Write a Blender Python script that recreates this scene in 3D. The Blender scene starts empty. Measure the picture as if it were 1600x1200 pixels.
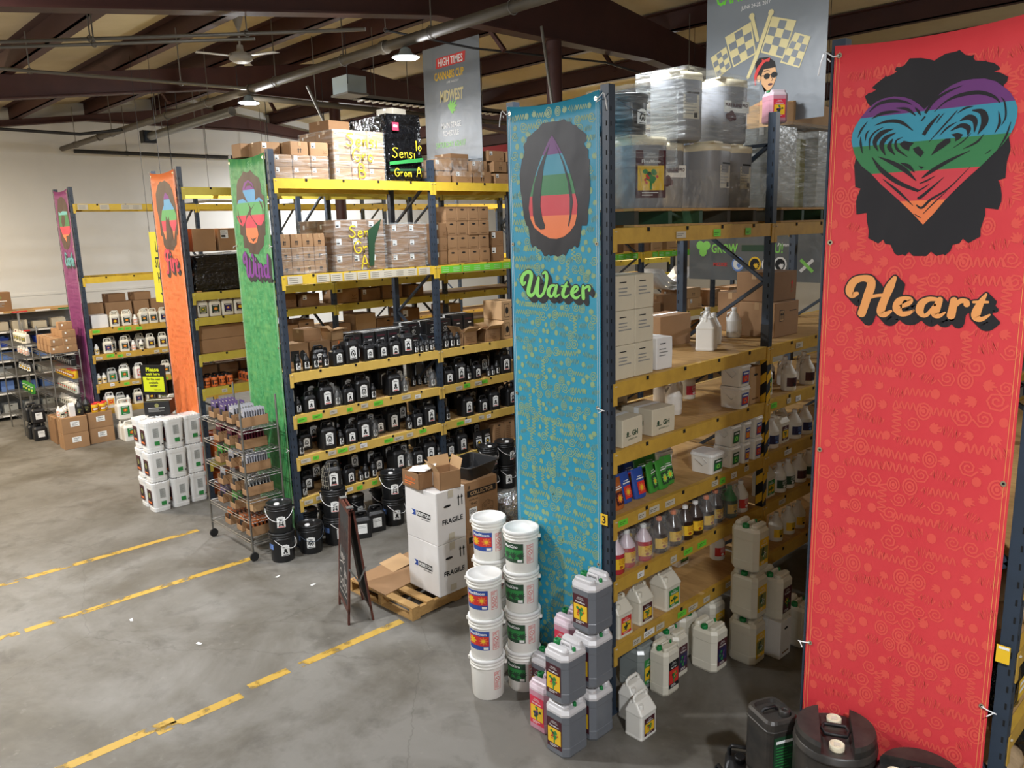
import bpy, math, random
from mathutils import Vector, Matrix
from math import pi, sin, cos, radians as R

S = bpy.context.scene
COL = S.collection

# ---------------------------------------------------------------- camera, world, lamps, exposure
cd = bpy.data.cameras.new('camera')
cam = bpy.data.objects.new('camera', cd)
COL.objects.link(cam)
cd.sensor_width = 36.0
cd.lens = 1236.227 / 1600 * 36.0
cd.clip_start = 0.05
_r = Vector((0.69067505, 0.72266838, -0.02680275))
_u = Vector((-0.12209219, 0.15305781, 0.98064612))
_f = Vector((-0.71278431, 0.6740354, -0.19394538))
cam.matrix_world = Matrix(((_r.x, _u.x, -_f.x, 2.12579), (_r.y, _u.y, -_f.y, -4.51687),
                           (_r.z, _u.z, -_f.z, 3.91313), (0, 0, 0, 1)))
S.camera = cam
S.view_settings.view_transform = 'Standard'
S.view_settings.look = 'None'
S.view_settings.exposure = 0.1
S.view_settings.gamma = 1.0
S.view_settings.use_curve_mapping = False
try:
    S.cycles.max_bounces = 8
    S.cycles.transparent_max_bounces = 24
    S.cycles.use_denoising = True
except Exception:
    pass
W = bpy.data.worlds.new('world')
S.world = W
W.use_nodes = True
W.node_tree.nodes['Background'].inputs[0].default_value = (0.9, 0.95, 1.0, 1)
W.node_tree.nodes['Background'].inputs[1].default_value = 0.3


def lamp(name, x, y, z, power, col):
    """a high bay: most of the light goes down, some leaks sideways and up past the rim"""
    for kind_, share in (('AREA', .62), ('POINT', .3)):
        l = bpy.data.lights.new(name, kind_)
        if kind_ == 'AREA':
            l.shape = 'DISK'
            l.size = 0.3
        else:
            l.shadow_soft_size = 0.1
        l.energy = power * share
        l.color = col
        o = bpy.data.objects.new(name, l)
        o.location = (x, y, z if kind_ == 'AREA' else z - .03)
        COL.objects.link(o)


WARM = (1.0, 0.82, 0.58)
COOL = (0.95, 0.97, 1.0)
# high bays: the row over the racks, the row over the main aisle, added fill lamps out of sight in the far bays, the bay behind the camera
BAYS = ((-5.69, 1.33, 190, COOL), (-9.68, 1.33, 260, COOL), (-2.1, 1.0, 130, COOL),
        (3.6, -3.6, 560, COOL), (-5.2, -3.6, 400, COOL), (-9.6, -3.9, 360, COOL), (-13.6, -3.6, 500, WARM), (-17.4, -3.6, 380, WARM),
        (1.0, 8.0, 280, COOL), (-12.0, 12.0, 400, WARM), (-17.0, 7.5, 640, COOL), (-9.2, 11.2, 360, COOL),
        (4.6, -9.0, 300, COOL), (-6.0, -9.5, 420, COOL))
for x_, y_, p_, c_ in BAYS:
    lamp('high_bay_light', x_, y_, min(5.82, 6.59 + .14 * min(y_, 0) - .35), p_, c_)


# ---------------------------------------------------------------- materials
def lin(h):
    h = h.lstrip('#')
    v = [int(h[i:i + 2], 16) / 255 for i in (0, 2, 4)]
    return tuple(c / 12.92 if c <= 0.04045 else ((c + 0.055) / 1.055) ** 2.4 for c in v)


MATS = {}


def mat(key, hexc=None, rough=0.55, metal=0.0, var=None, bump=None, emit=None, hex2=None, stretch=None, spec=None, coat=0):
    """var = (noise scale, amount) mixes towards hex2 (or a darker tone); bump = (scale, strength)."""
    if key in MATS:
        return MATS[key]
    m = bpy.data.materials.new(key)
    MATS[key] = m
    m.use_nodes = True
    nt = m.node_tree
    b = nt.nodes['Principled BSDF']
    c = lin(hexc)
    b.inputs['Base Color'].default_value = (*c, 1)
    b.inputs['Roughness'].default_value = rough
    b.inputs['Metallic'].default_value = metal
    if spec is not None:
        b.inputs['Specular IOR Level'].default_value = spec
    if coat:
        b.inputs['Coat Weight'].default_value = coat
        b.inputs['Coat Roughness'].default_value = 0.15
    if emit:
        b.inputs['Emission Color'].default_value = (*c, 1)
        b.inputs['Emission Strength'].default_value = emit
    co = None
    if var or bump:
        tc = nt.nodes.new('ShaderNodeTexCoord')
        co = tc.outputs['Object']
        if stretch:
            mp = nt.nodes.new('ShaderNodeMapping')
            mp.inputs['Scale'].default_value = stretch
            nt.links.new(co, mp.inputs[0])
            co = mp.outputs[0]
    if var:
        n = nt.nodes.new('ShaderNodeTexNoise')
        n.inputs['Scale'].default_value = var[0]
        n.inputs['Detail'].default_value = 5
        n.inputs['Roughness'].default_value = 0.62
        nt.links.new(co, n.inputs['Vector'])
        rmp = nt.nodes.new('ShaderNodeMapRange')
        rmp.inputs['From Min'].default_value = 0.38
        rmp.inputs['From Max'].default_value = 0.66
        rmp.inputs['To Max'].default_value = var[1]
        nt.links.new(n.outputs['Fac'], rmp.inputs['Value'])
        mx = nt.nodes.new('ShaderNodeMix')
        mx.data_type = 'RGBA'
        mx.inputs['A'].default_value = (*c, 1)
        c2 = lin(hex2) if hex2 else tuple(v * 0.45 for v in c)
        mx.inputs['B'].default_value = (*c2, 1)
        nt.links.new(rmp.outputs[0], mx.inputs['Factor'])
        nt.links.new(mx.outputs['Result'], b.inputs['Base Color'])
    if bump:
        n2 = nt.nodes.new('ShaderNodeTexNoise')
        n2.inputs['Scale'].default_value = bump[0]
        n2.inputs['Detail'].default_value = 3
        nt.links.new(co, n2.inputs['Vector'])
        bp = nt.nodes.new('ShaderNodeBump')
        bp.inputs['Strength'].default_value = bump[1]
        bp.inputs['Distance'].default_value = bump[2] if len(bump) > 2 else 0.02
        nt.links.new(n2.outputs['Fac'], bp.inputs['Height'])
        nt.links.new(bp.outputs[0], b.inputs['Normal'])
    return m


def film(key, base, rough, alpha, scale, streak, gain=0.2):
    """clear stretch film or bag: mostly transparent, glossy where it creases"""
    m = bpy.data.materials.new(key)
    MATS[key] = m
    m.use_nodes = True
    nt = m.node_tree
    for n in list(nt.nodes):
        nt.nodes.remove(n)
    out = nt.nodes.new('ShaderNodeOutputMaterial')
    tr = nt.nodes.new('ShaderNodeBsdfTransparent')
    tr.inputs[0].default_value = (0.96, 0.97, 0.97, 1)
    pr = nt.nodes.new('ShaderNodeBsdfPrincipled')
    pr.inputs['Base Color'].default_value = (*lin(base), 1)
    pr.inputs['Roughness'].default_value = rough
    tc = nt.nodes.new('ShaderNodeTexCoord')
    mp = nt.nodes.new('ShaderNodeMapping')
    mp.inputs['Scale'].default_value = streak
    nz = nt.nodes.new('ShaderNodeTexNoise')
    nz.inputs['Scale'].default_value = scale
    nz.inputs['Detail'].default_value = 4
    nz.inputs['Distortion'].default_value = 0.6
    nt.links.new(tc.outputs['Object'], mp.inputs[0])
    nt.links.new(mp.outputs[0], nz.inputs['Vector'])
    mr = nt.nodes.new('ShaderNodeMapRange')
    mr.inputs['From Min'].default_value = 0.42
    mr.inputs['From Max'].default_value = 0.75
    mr.inputs['To Min'].default_value = alpha
    mr.inputs['To Max'].default_value = min(1, alpha + gain)
    nt.links.new(nz.outputs['Fac'], mr.inputs['Value'])
    bp = nt.nodes.new('ShaderNodeBump')
    bp.inputs['Strength'].default_value = 0.9
    bp.inputs['Distance'].default_value = 0.03
    nt.links.new(nz.outputs['Fac'], bp.inputs['Height'])
    nt.links.new(bp.outputs[0], pr.inputs['Normal'])
    ms = nt.nodes.new('ShaderNodeMixShader')
    nt.links.new(mr.outputs[0], ms.inputs[0])
    nt.links.new(tr.outputs[0], ms.inputs[1])
    nt.links.new(pr.outputs[0], ms.inputs[2])
    nt.links.new(ms.outputs[0], out.inputs[0])
    return m


film('film', '#dfe4e6', 0.16, 0.07, 4.0, (1, 1, 8), .34)  # pale streaks in the opacity stand in for sheen highlights
film('bag', '#d8d8d6', 0.1, 0.05, 12.0, (1, 1, 0.6), .3)
film('panel_clear', '#6c7072', 0.35, 0.72, 1.5, (1, 1, 1))
for k_, h_, kw in (
        ('kraft', '#a07c58', dict(rough=.8, var=(4, .3), hex2='#8a6948')), ('kraft2', '#8d6a48', dict(rough=.8, var=(4, .3), hex2='#7a5a3c')),
        ('kraftL', '#bd9a70', dict(rough=.8, var=(4, .3), hex2='#a98660')), ('kraftin', '#7d5c3c', dict(rough=.85)),
        ('tape', '#b0906a', dict(rough=.3)), ('beige', '#cfc5ae', dict(rough=.75, var=(3, .25), hex2='#b8ad95')),
        ('whitebox', '#e6e4e2', dict(rough=.7, var=(3, .3), hex2='#cfcac4')), ('white', '#ececea', dict(rough=.45)),
        ('whiteplastic', '#e9e7e0', dict(rough=.35)), ('creamplastic', '#ddd8c8', dict(rough=.4)), ('paper', '#eef0ee', dict(rough=.7)),
        ('black', '#151516', dict(rough=.5)), ('blackplastic', '#1d1e20', dict(rough=.36)), ('blackbox', '#1a1a1c', dict(rough=.55)),
        ('dustblack', '#242322', dict(rough=.42, var=(5, .6), hex2='#48423c')), ('ink', '#17181a', dict(rough=.7)),
        ('steelblue', '#2f3b4a', dict(rough=.45, var=(9, .35), hex2='#2a323c')), ('postslot', '#0b0c0e', dict(rough=.9)),
        ('yellow', '#e0bd3a', dict(rough=.5, var=(7, .45), hex2='#c9a430')), ('gold', '#c9a040', dict(rough=.55, var=(7, .5), hex2='#a98434')),
        ('goldlight', '#dcb95e', dict(rough=.55, var=(7, .4), hex2='#c9a44a')), ('clearbrown', '#4e4440', dict(rough=.2)), ('oldyellow', '#c8b648', dict(rough=.55, var=(7, .4), hex2='#b09c3a')),
        ('ply', '#b8935e', dict(rough=.75, var=(3, .6), hex2='#927046', stretch=(4, 1, 1))), ('pine', '#bb955d', dict(rough=.8, var=(5, .5), hex2='#96703f', stretch=(1, 5, 5))),
        ('palletdark', '#3f3a30', dict(rough=.85, var=(5, .6), hex2='#26352a')), ('greentag', '#6fd23a', dict(rough=.6)), ('greytag', '#c9c2b0', dict(rough=.6)),
        ('red', '#d2342f', dict(rough=.5)), ('orange', '#e8793a', dict(rough=.5)), ('green', '#2f8a44', dict(rough=.5)), ('capgreen', '#0f7a3c', dict(rough=.4)),
        ('darkgreen', '#23452e', dict(rough=.5)), ('blue', '#2b4da0', dict(rough=.5)), ('navy', '#23234f', dict(rough=.5)), ('maroon', '#4a1c26', dict(rough=.5)),
        ('labelyellow', '#efc22c', dict(rough=.5)), ('pinkred', '#d8344f', dict(rough=.5)), ('purple', '#7c3a86', dict(rough=.5)), ('teal', '#4aa0b4', dict(rough=.5)),
        ('pinkliquid', '#c98fa0', dict(rough=.3)), ('pinktop', '#dcc9d2', dict(rough=.3)), ('greyliquid', '#71757c', dict(rough=.3, var=(3, .4), hex2='#60656d')),
        ('greytop', '#cfcdcf', dict(rough=.35)), ('clearwater', '#8d9492', dict(rough=.25)), ('redliquid', '#b8323e', dict(rough=.25)), ('darkliquid', '#2c1c1a', dict(rough=.2)),
        ('peach', '#e8b98a', dict(rough=.6)), ('skin', '#d9a878', dict(rough=.6)), ('wire', '#8d8c88', dict(rough=.35, metal=.9)), ('galv', '#8b8d8c', dict(rough=.45, metal=.7)),
        ('pipe', '#4c463c', dict(rough=.55)), ('pipeblack', '#1c1c1e', dict(rough=.5)), ('conduit', '#6b675f', dict(rough=.45, metal=.3)),
        ('steelbrown', '#422019', dict(rough=.6, var=(3, .4), hex2='#301713')), ('roofcream', '#c9bb9a', dict(rough=.9, var=(1.2, .5), hex2='#b3a27f')),
        ('led', '#f4f8ff', dict(emit=18)), ('tube', '#fff2ea', dict(emit=6)), ('fanwhite', '#9b978e', dict(rough=.5)), ('electrical', '#8f9a9a', dict(rough=.5)),
        ('mahogany', '#5a2c22', dict(rough=.4, var=(5, .4), hex2='#3c1c16', stretch=(1, 1, .2))), ('chalk', '#2b2a2b', dict(rough=.85, var=(6, .5), hex2='#3c3938')), ('chalkmark', '#c8c2bc', dict(rough=.9)),
        ('signyellow', '#d8e020', dict(rough=.5)), ('signyellow2', '#d6cf2a', dict(rough=.6)), ('lime', '#8fdb62', dict(rough=.5)), ('limeink', '#8a8c2e', dict(rough=.6)),
        ('sharpie', '#e8cf2e', dict(rough=.4)), ('bluebin', '#2c4cae', dict(rough=.4)), ('bluepack', '#6d8fd0', dict(rough=.5)), ('shelfgrey', '#8c8c8a', dict(rough=.5)),
        ('purplepack', '#5c4a78', dict(rough=.35)), ('winepack', '#5c1a30', dict(rough=.3)), ('whitepack', '#a3a4ac', dict(rough=.3)), ('greenpack', '#3f9038', dict(rough=.3)), ('orangepack', '#b0602c', dict(rough=.4)),
        ('amber', '#a8551e', dict(rough=.2)), ('greywrap', '#a8aba8', dict(rough=.3, var=(3, .5), hex2='#c8cbc8', bump=(9, .6))), ('blackwrap', '#0d0e10', dict(rough=.16, bump=(14, .9, .04))),
        ('silver', '#c6cdd2', dict(rough=.15, metal=.8, bump=(18, .9, .05))), ('drumgrey', '#8b8d92', dict(rough=.4, var=(2, .3), hex2='#7d8085')), ('drumlid', '#d9cfb4', dict(rough=.45)),
        ('bannergrey', '#6f767e', dict(rough=.45, bump=(2.5, .35, .06))), ('poster', '#7a8187', dict(rough=.4, bump=(2.5, .3, .05))), ('postergold', '#d8cc96', dict(rough=.5)), ('redcloth', '#a81f28', dict(rough=.7)),
        ('rubber', '#1a1a1a', dict(rough=.8)), ('ziptie', '#e8e8e8', dict(rough=.4)), ('grommet', '#d8cdb0', dict(rough=.3, metal=.8)), ('hazard', '#e4b52c', dict(rough=.5)), ('sacktan', '#b49a78', dict(rough=.7, bump=(6, .6, .05)))):
    mat(k_, h_, **kw)


# ---------------------------------------------------------------- mesh helpers
def rr(w, d, r, n=3, cx=0, cy=0):
    r = min(r, w / 2 - 1e-4, d / 2 - 1e-4)
    p = []
    for sx, sy, a0 in ((1, 1, 0), (-1, 1, 90), (-1, -1, 180), (1, -1, 270)):
        for k in range(n + 1):
            a = R(a0 + 90 * k / n)
            p.append((cx + sx * (w / 2 - r) + r * cos(a), cy + sy * (d / 2 - r) + r * sin(a)))
    return p


def ring(p2, z):
    return [(x, y, z) for x, y in p2]


def pt(fr, a, b, off):
    if callable(fr):
        return fr(a, b, off)
    o, u, v, n = fr
    return tuple(o + u * a + v * b + n * off)


def CYL(r, turn=0.0, r2=None, z1=1.0):
    """frame round a cylinder (or a cone: r at z 0, r2 at z1) facing +X turned by turn degrees; a runs along the arc"""
    def f(a, b, off):
        q = (r if r2 is None else r + (r2 - r) * b / z1) + off
        t = R(turn) + a / r
        return (q * cos(t), q * sin(t), b)
    return f


class MB:
    def __init__(s):
        s.v, s.f, s.m, s.sm, s.mats = [], [], [], [], []

    def mi(s, m):
        m = MATS[m] if isinstance(m, str) else m
        if m not in s.mats:
            s.mats.append(m)
        return s.mats.index(m)

    def add(s, vs, fs, m, smooth=False):
        o = len(s.v)
        s.v += [tuple(p) for p in vs]
        k = s.mi(m)
        for f in fs:
            s.f.append(tuple(i + o for i in f))
            s.m.append(k)
            s.sm.append(smooth)
        return s

    def loft(s, rings, m, cap0=True, cap1=True, smooth=False):
        n = len(rings[0])
        vs = [p for r_ in rings for p in r_]
        fs = []
        for i in range(len(rings) - 1):
            for k in range(n):
                fs.append((i * n + k, i * n + (k + 1) % n, (i + 1) * n + (k + 1) % n, (i + 1) * n + k))
        s.add(vs, fs, m, smooth)
        if cap0:
            s.add(rings[0], [tuple(range(n))[::-1]], m)
        if cap1:
            s.add(rings[-1], [tuple(range(n))], m)
        return s

    def lathe(s, prof, m, n=16, c=(0, 0, 0), smooth=True, cap0=True, cap1=True):
        rings = [[(c[0] + r_ * cos(2 * pi * k / n), c[1] + r_ * sin(2 * pi * k / n), c[2] + z) for k in range(n)] for r_, z in prof]
        return s.loft(rings, m, cap0, cap1, smooth)

    def tube(s, pts, r, m, n=6, closed=False):
        P = [Vector(p) for p in pts]
        rings = []
        N = len(P)
        for i in range(N):
            a = P[i - 1] if i or closed else P[0]
            b = P[(i + 1) % N] if i < N - 1 or closed else P[-1]
            t = (b - a).normalized()
            up = Vector((0, 0, 1)) if abs(t.z) < .9 else Vector((1, 0, 0))
            x = t.cross(up).normalized()
            y = t.cross(x)
            rings.append([tuple(P[i] + (x * cos(2 * pi * k / n) + y * sin(2 * pi * k / n)) * r) for k in range(n)])
        if closed:
            rings.append(rings[0])
            return s.loft(rings, m, False, False, True)
        return s.loft(rings, m, True, True, True)

    def box(s, x0, x1, y0, y1, z0, z1, m):
        vs = [(x, y, z) for z in (z0, z1) for x, y in ((x0, y0), (x1, y0), (x1, y1), (x0, y1))]
        return s.add(vs, [(3, 2, 1, 0), (4, 5, 6, 7), (0, 1, 5, 4), (1, 2, 6, 5), (2, 3, 7, 6), (3, 0, 4, 7)], m)

    def bar(s, a, b, w, h, m):
        """square bar from a to b, w across, h deep"""
        a, b = Vector(a), Vector(b)
        t = (b - a).normalized()
        up = Vector((0, 0, 1)) if abs(t.z) < .95 else Vector((0, 1, 0))
        x = t.cross(up).normalized() * w / 2
        y = t.cross(x.normalized()) * h / 2
        return s.loft([[tuple(p + x + y), tuple(p - x + y), tuple(p - x - y), tuple(p + x - y)] for p in (a, b)], m)

    def poly(s, pts, m):
        return s.add(pts, [tuple(range(len(pts)))], m)

    def step(s):
        s.k = (getattr(s, 'k', 0) + 1) % 24
        return s.k * 2e-5

    def flat(s, pts2, m, fr, off=0.0):
        """polygon in a frame fr = (origin, u, v, n), or on the surface that a function fr(a, b, off) gives"""
        off += s.step()
        return s.poly([pt(fr, a, b, off) for a, b in pts2], m)

    def rect(s, a0, a1, b0, b1, m, fr, off=0.0):
        if callable(fr):
            off += s.step()
            n = max(1, int(abs(a1 - a0) / .03) + 1)
            vs = [pt(fr, a0 + (a1 - a0) * i / n, b, off) for b in (b0, b1) for i in range(n + 1)]
            return s.add(vs, [(i, i + 1, n + 2 + i, n + 1 + i) for i in range(n)], m)
        return s.flat([(a0, b0), (a1, b0), (a1, b1), (a0, b1)], m, fr, off)

    def disc(s, a, b, ra, rb, m, fr, off=0.0, n=10):
        return s.flat([(a + ra * cos(2 * pi * k / n), b + rb * sin(2 * pi * k / n)) for k in range(n)], m, fr, off)

    def stroke(s, pts, m, fr, off=0.0, grow=0.0, shift=(0, 0), caps=True, curved=True):
        """calligraphic stroke: pts = (u, v, width)"""
        P = catmull(pts, 5) if curved and len(pts) > 2 else [tuple(p) for p in pts]
        L, Rr = [], []
        for i, p in enumerate(P):
            a, b = P[max(0, i - 1)], P[min(len(P) - 1, i + 1)]
            dx, dy = b[0] - a[0], b[1] - a[1]
            l = math.hypot(dx, dy) or 1
            h = p[2] / 2 + grow
            L.append((p[0] - dy / l * h + shift[0], p[1] + dx / l * h + shift[1]))
            Rr.append((p[0] + dy / l * h + shift[0], p[1] - dx / l * h + shift[1]))
        off += s.step()
        vs = [pt(fr, a, b, off) for a, b in L + Rr]
        k = len(L)
        s.add(vs, [(k + i, k + i + 1, i + 1, i) for i in range(k - 1)], m)
        if caps:
            for p in (P[0], P[-1]):
                s.disc(p[0] + shift[0], p[1] + shift[1], p[2] / 2 + grow, p[2] / 2 + grow, m, fr, off, 9)
        return s

    def text(s, body, size, fr, m, off=0.0, a=0.0, b=0.0, align='c', sx=1.0, bold=0.0, skew=0.0):
        vs, fs, w = glyphs(body, bold)
        ox = {'c': -w / 2, 'l': 0, 'r': -w}[align]
        return s.add([pt(fr, a + (x + ox + skew * y) * size * sx, b + y * size, off) for x, y in vs], fs, m)

    def mesh(s, name):
        me = bpy.data.meshes.new(name)
        me.from_pydata(s.v, [], s.f)
        for m in s.mats:
            me.materials.append(m)
        me.polygons.foreach_set('material_index', s.m)
        me.polygons.foreach_set('use_smooth', s.sm)
        me.update()
        return me


def catmull(pts, n):
    out = []
    P = [pts[0]] + list(pts) + [pts[-1]]
    for i in range(1, len(P) - 2):
        p0, p1, p2, p3 = P[i - 1], P[i], P[i + 1], P[i + 2]
        for k in range(n):
            t = k / n
            out.append(tuple(0.5 * ((2 * b) + (-a + c) * t + (2 * a - 5 * b + 4 * c - d) * t * t + (-a + 3 * b - 3 * c + d) * t ** 3) for a, b, c, d in zip(p0, p1, p2, p3)))
    out.append(tuple(pts[-1]))
    return out


_GL = {}


def glyphs(body, bold=0.0):
    k = (body, bold)
    if k not in _GL:
        cu = bpy.data.curves.new('lettering', 'FONT')
        cu.body = body
        cu.resolution_u = 2
        cu.offset = bold
        o = bpy.data.objects.new('lettering', cu)
        COL.objects.link(o)
        dg = bpy.context.evaluated_depsgraph_get()
        me = o.evaluated_get(dg).to_mesh()
        vs = [(v.co.x, v.co.y) for v in me.vertices]
        fs = [tuple(p.vertices) for p in me.polygons]
        bpy.data.objects.remove(o)
        bpy.data.curves.remove(cu)
        x0 = min([v[0] for v in vs] or [0])
        w = max([v[0] for v in vs] or [0]) - x0
        _GL[k] = ([(x - x0, y) for x, y in vs], fs, w)
    return _GL[k]


V3 = Vector
FX = lambda x, y=0, z=0: (V3((x, y, z)), V3((0, 1, 0)), V3((0, 0, 1)), V3((1, 0, 0)))       # print on a +X face
FY = lambda x=0, y=0, z=0: (V3((x, y, z)), V3((1, 0, 0)), V3((0, 0, 1)), V3((0, -1, 0)))     # print on a -Y face
FZ = lambda x=0, y=0, z=0: (V3((x, y, z)), V3((0, 1, 0)), V3((-1, 0, 0)), V3((0, 0, 1)))     # print on a top face


def obj(name, me, parent=None, label=None, kind=None):
    if isinstance(me, MB):
        me = me.mesh(name)
    o = bpy.data.objects.new(name, me)
    COL.objects.link(o)
    if parent:
        o.parent = parent
    if label:
        o['label'] = label
    if kind:
        o['kind'] = kind
    return o


def struct(name, mb, parent=None):
    return obj(name, mb, parent, kind=None if parent else 'structure')


def thing(name, label, cat, loc=(0, 0, 0), rz=0.0, group=None):
    o = bpy.data.objects.new(name, None)
    o.empty_display_size = 0.1
    COL.objects.link(o)
    o.location = loc
    o.rotation_euler = (0, 0, R(rz))
    o['label'] = label
    o['category'] = cat
    if group:
        o['group'] = group
    return o


def put(proto, label, loc, rz=0.0, group=None, tilt=None, scale=None):
    """place one copy of a kind: the thing, its parts and their sub-parts, sharing mesh data"""
    name, cat, parts = proto
    t = thing(name, label, cat, (loc[0], loc[1], loc[2] + (.002 if loc[2] > 0 else 0)), rz, group)
    if tilt:
        t.rotation_euler = (R(tilt[0]), R(tilt[1]), R(rz))
    if scale:
        t.scale = scale if isinstance(scale, tuple) else (scale,) * 3
    for pn, me, pl, subs in parts:
        o = obj(pn, me, t, pl)
        for sn, sme in subs:
            obj(sn, sme, o)
    return t


def kind(name, cat, *parts):
    """parts: (name, MB[, label[, [(subname, MB)...]]])"""
    out = []
    for p in parts:
        out.append((p[0], p[1].mesh(p[0]), p[2] if len(p) > 2 else None, [(a, b.mesh(a)) for a, b in (p[3] if len(p) > 3 else ())]))
    return (name, cat, out)


ORD = 'first second third fourth fifth sixth seventh eighth ninth tenth eleventh twelfth thirteenth fourteenth fifteenth sixteenth seventeenth eighteenth nineteenth twentieth'.split()
ORD += ['twenty-' + w for w in ORD[:9]] + ['thirtieth'] + ['thirty-' + w for w in ORD[:9]]
rnd = random.Random(7)
# ================================================================ the building
def floor_mat():
    m = mat('concrete', '#817b70', rough=.62)
    nt = m.node_tree
    b = nt.nodes['Principled BSDF']
    tc = nt.nodes.new('ShaderNodeTexCoord')

    def noise(sc, det, dist=0.0):
        n = nt.nodes.new('ShaderNodeTexNoise')
        n.inputs['Scale'].default_value = sc
        n.inputs['Detail'].default_value = det
        n.inputs['Roughness'].default_value = .65
        n.inputs['Distortion'].default_value = dist
        nt.links.new(tc.outputs['Object'], n.inputs['Vector'])
        return n

    def mixc(fac, a, bb, lo, hi, amt=1.0):
        mr = nt.nodes.new('ShaderNodeMapRange')
        mr.inputs['From Min'].default_value, mr.inputs['From Max'].default_value = lo, hi
        mr.inputs['To Max'].default_value = amt
        nt.links.new(fac, mr.inputs['Value'])
        x = nt.nodes.new('ShaderNodeMix')
        x.data_type = 'RGBA'
        nt.links.new(mr.outputs[0], x.inputs['Factor'])
        if isinstance(a, tuple):
            x.inputs['A'].default_value = a
        else:
            nt.links.new(a, x.inputs['A'])
        x.inputs['B'].default_value = bb
        return x.outputs['Result']
    c = mixc(noise(.7, 6, .6).outputs['Fac'], (*lin('#77746e'), 1), (*lin('#585349'), 1), .4, .66)
    c = mixc(noise(2.6, 7, .4).outputs['Fac'], c, (*lin('#4a463f'), 1), .52, .74, .7)
    c = mixc(noise(9, 5).outputs['Fac'], c, (*lin('#8c8881'), 1), .6, .8, .45)
    v = nt.nodes.new('ShaderNodeTexVoronoi')
    v.feature = 'DISTANCE_TO_EDGE'
    v.inputs['Scale'].default_value = .34
    wn = noise(1.7, 4)
    mp = nt.nodes.new('ShaderNodeMix')
    mp.data_type = 'RGBA'
    mp.inputs['Factor'].default_value = .22
    nt.links.new(tc.outputs['Object'], mp.inputs['A'])
    nt.links.new(wn.outputs['Color'], mp.inputs['B'])
    nt.links.new(mp.outputs['Result'], v.inputs['Vector'])
    inv = nt.nodes.new('ShaderNodeMath')
    inv.operation = 'SUBTRACT'
    inv.inputs[0].default_value = 1
    nt.links.new(v.outputs['Distance'], inv.inputs[1])
    c = mixc(inv.outputs[0], c, (*lin('#4a463f'), 1), .998, .9995, .35)
    nt.links.new(c, b.inputs['Base Color'])
    n = noise(5, 6)
    mr = nt.nodes.new('ShaderNodeMapRange')
    mr.inputs['To Min'].default_value, mr.inputs['To Max'].default_value = .4, .8
    nt.links.new(n.outputs['Fac'], mr.inputs['Value'])
    nt.links.new(mr.outputs[0], b.inputs['Roughness'])
    return m


floor_mat()
struct('floor', MB().box(-19.8, 9, -14, 22, -.2, 0, 'concrete'))
mat('wallwhite', '#d3d4d2', rough=.85, var=(.5, .35), hex2='#bfc0bd', bump=(1.2, .12, .03))
mat('walldim', '#b9b2a4', rough=.9)
wb = struct('wall_back', MB().box(-19.8, -19.6, -14, 22, 0, 7.6, 'wallwhite'))
obj('wall_seam', MB().box(-19.6, -19.59, -4, 14, 2.62, 2.68, 'wallwhite'), wb)
struct('wall_right', MB().box(-19.8, 9, 22, 22.2, 0, 7.6, 'walldim'))
struct('wall_left', MB().box(-19.8, 9, -14.2, -14, 0, 7.6, 'walldim'))
struct('wall_front', MB().box(9, 9.2, -14, 22, 0, 7.6, 'walldim'))
RY, RZ, SL = 4.7, 7.25, .14
roofz = lambda y: RZ - SL * abs(y - RY)
c_ = MB()
for ya, yb in ((-14.2, RY), (RY, 22.2)):
    za, zb = roofz(ya) + .3, roofz(yb) + .3
    c_.add([(x, y, z + t) for t in (0, .08) for x, y, z in ((-19.8, ya, za), (9.2, ya, za), (9.2, yb, zb), (-19.8, yb, zb))],
           [(3, 2, 1, 0), (4, 5, 6, 7), (0, 1, 5, 4), (1, 2, 6, 5), (2, 3, 7, 6), (3, 0, 4, 7)], 'roofcream')
ceil = struct('ceiling', c_)
for k in range(-12, 11):
    y = RY + .5 + k * 1.62
    if -13.8 < y < 21.8:
        z = roofz(y)
        obj('purlin', MB().box(-19.6, 9, y - .012, y + .012, z, z + .3, 'steelbrown').box(-19.6, 9, y - .012, y + .13, z, z + .018, 'steelbrown')
            .box(-19.6, 9, y - .13, y + .012, z + .28, z + .296, 'steelbrown'), ceil)
# tapered frames across the hall
prof = [(-13.9, 4.3), (1.9, 6.44), (2.6, 6.44), (6.2, 6.44), (13, 5.75), (21.9, 4.5)]
for X, up in ((-5.9, 0), (-12.4, .04), (-19.35, .28), (2.9, 0)):
    w_ = MB()
    fl = MB()
    for (ya, za), (yb, zb) in zip(prof, prof[1:]):
        za, zb = min(za + up, roofz(ya) - .1), min(zb + up, roofz(yb) - .1)
        mid = [(ya, yb)] if not ya < RY < yb else [(ya, RY), (RY, yb)]
        for a, b in mid:
            q = lambda y: za + (zb - za) * (y - ya) / (yb - ya)
            w_.add([(X + dx, y, z) for dx in (-.008, .008) for y, z in ((a, q(a)), (b, q(b)), (b, roofz(b)), (a, roofz(a)))],
                   [(3, 2, 1, 0), (4, 5, 6, 7), (0, 1, 5, 4), (1, 2, 6, 5), (2, 3, 7, 6), (3, 0, 4, 7)], 'steelbrown')
            fl.bar((X, a, q(a)), (X, b, q(b)), .22, .02, 'steelbrown')
    bm_ = struct('roof_beam', w_)
    obj('flange', fl, bm_)
for X, Y in ((-5.9, 4.05), (-12.4, 4.5)):
    struct('column', MB().lathe([(.11, 0), (.11, 6.46)], 'steelbrown', 14, (X, Y, 0)))
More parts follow.
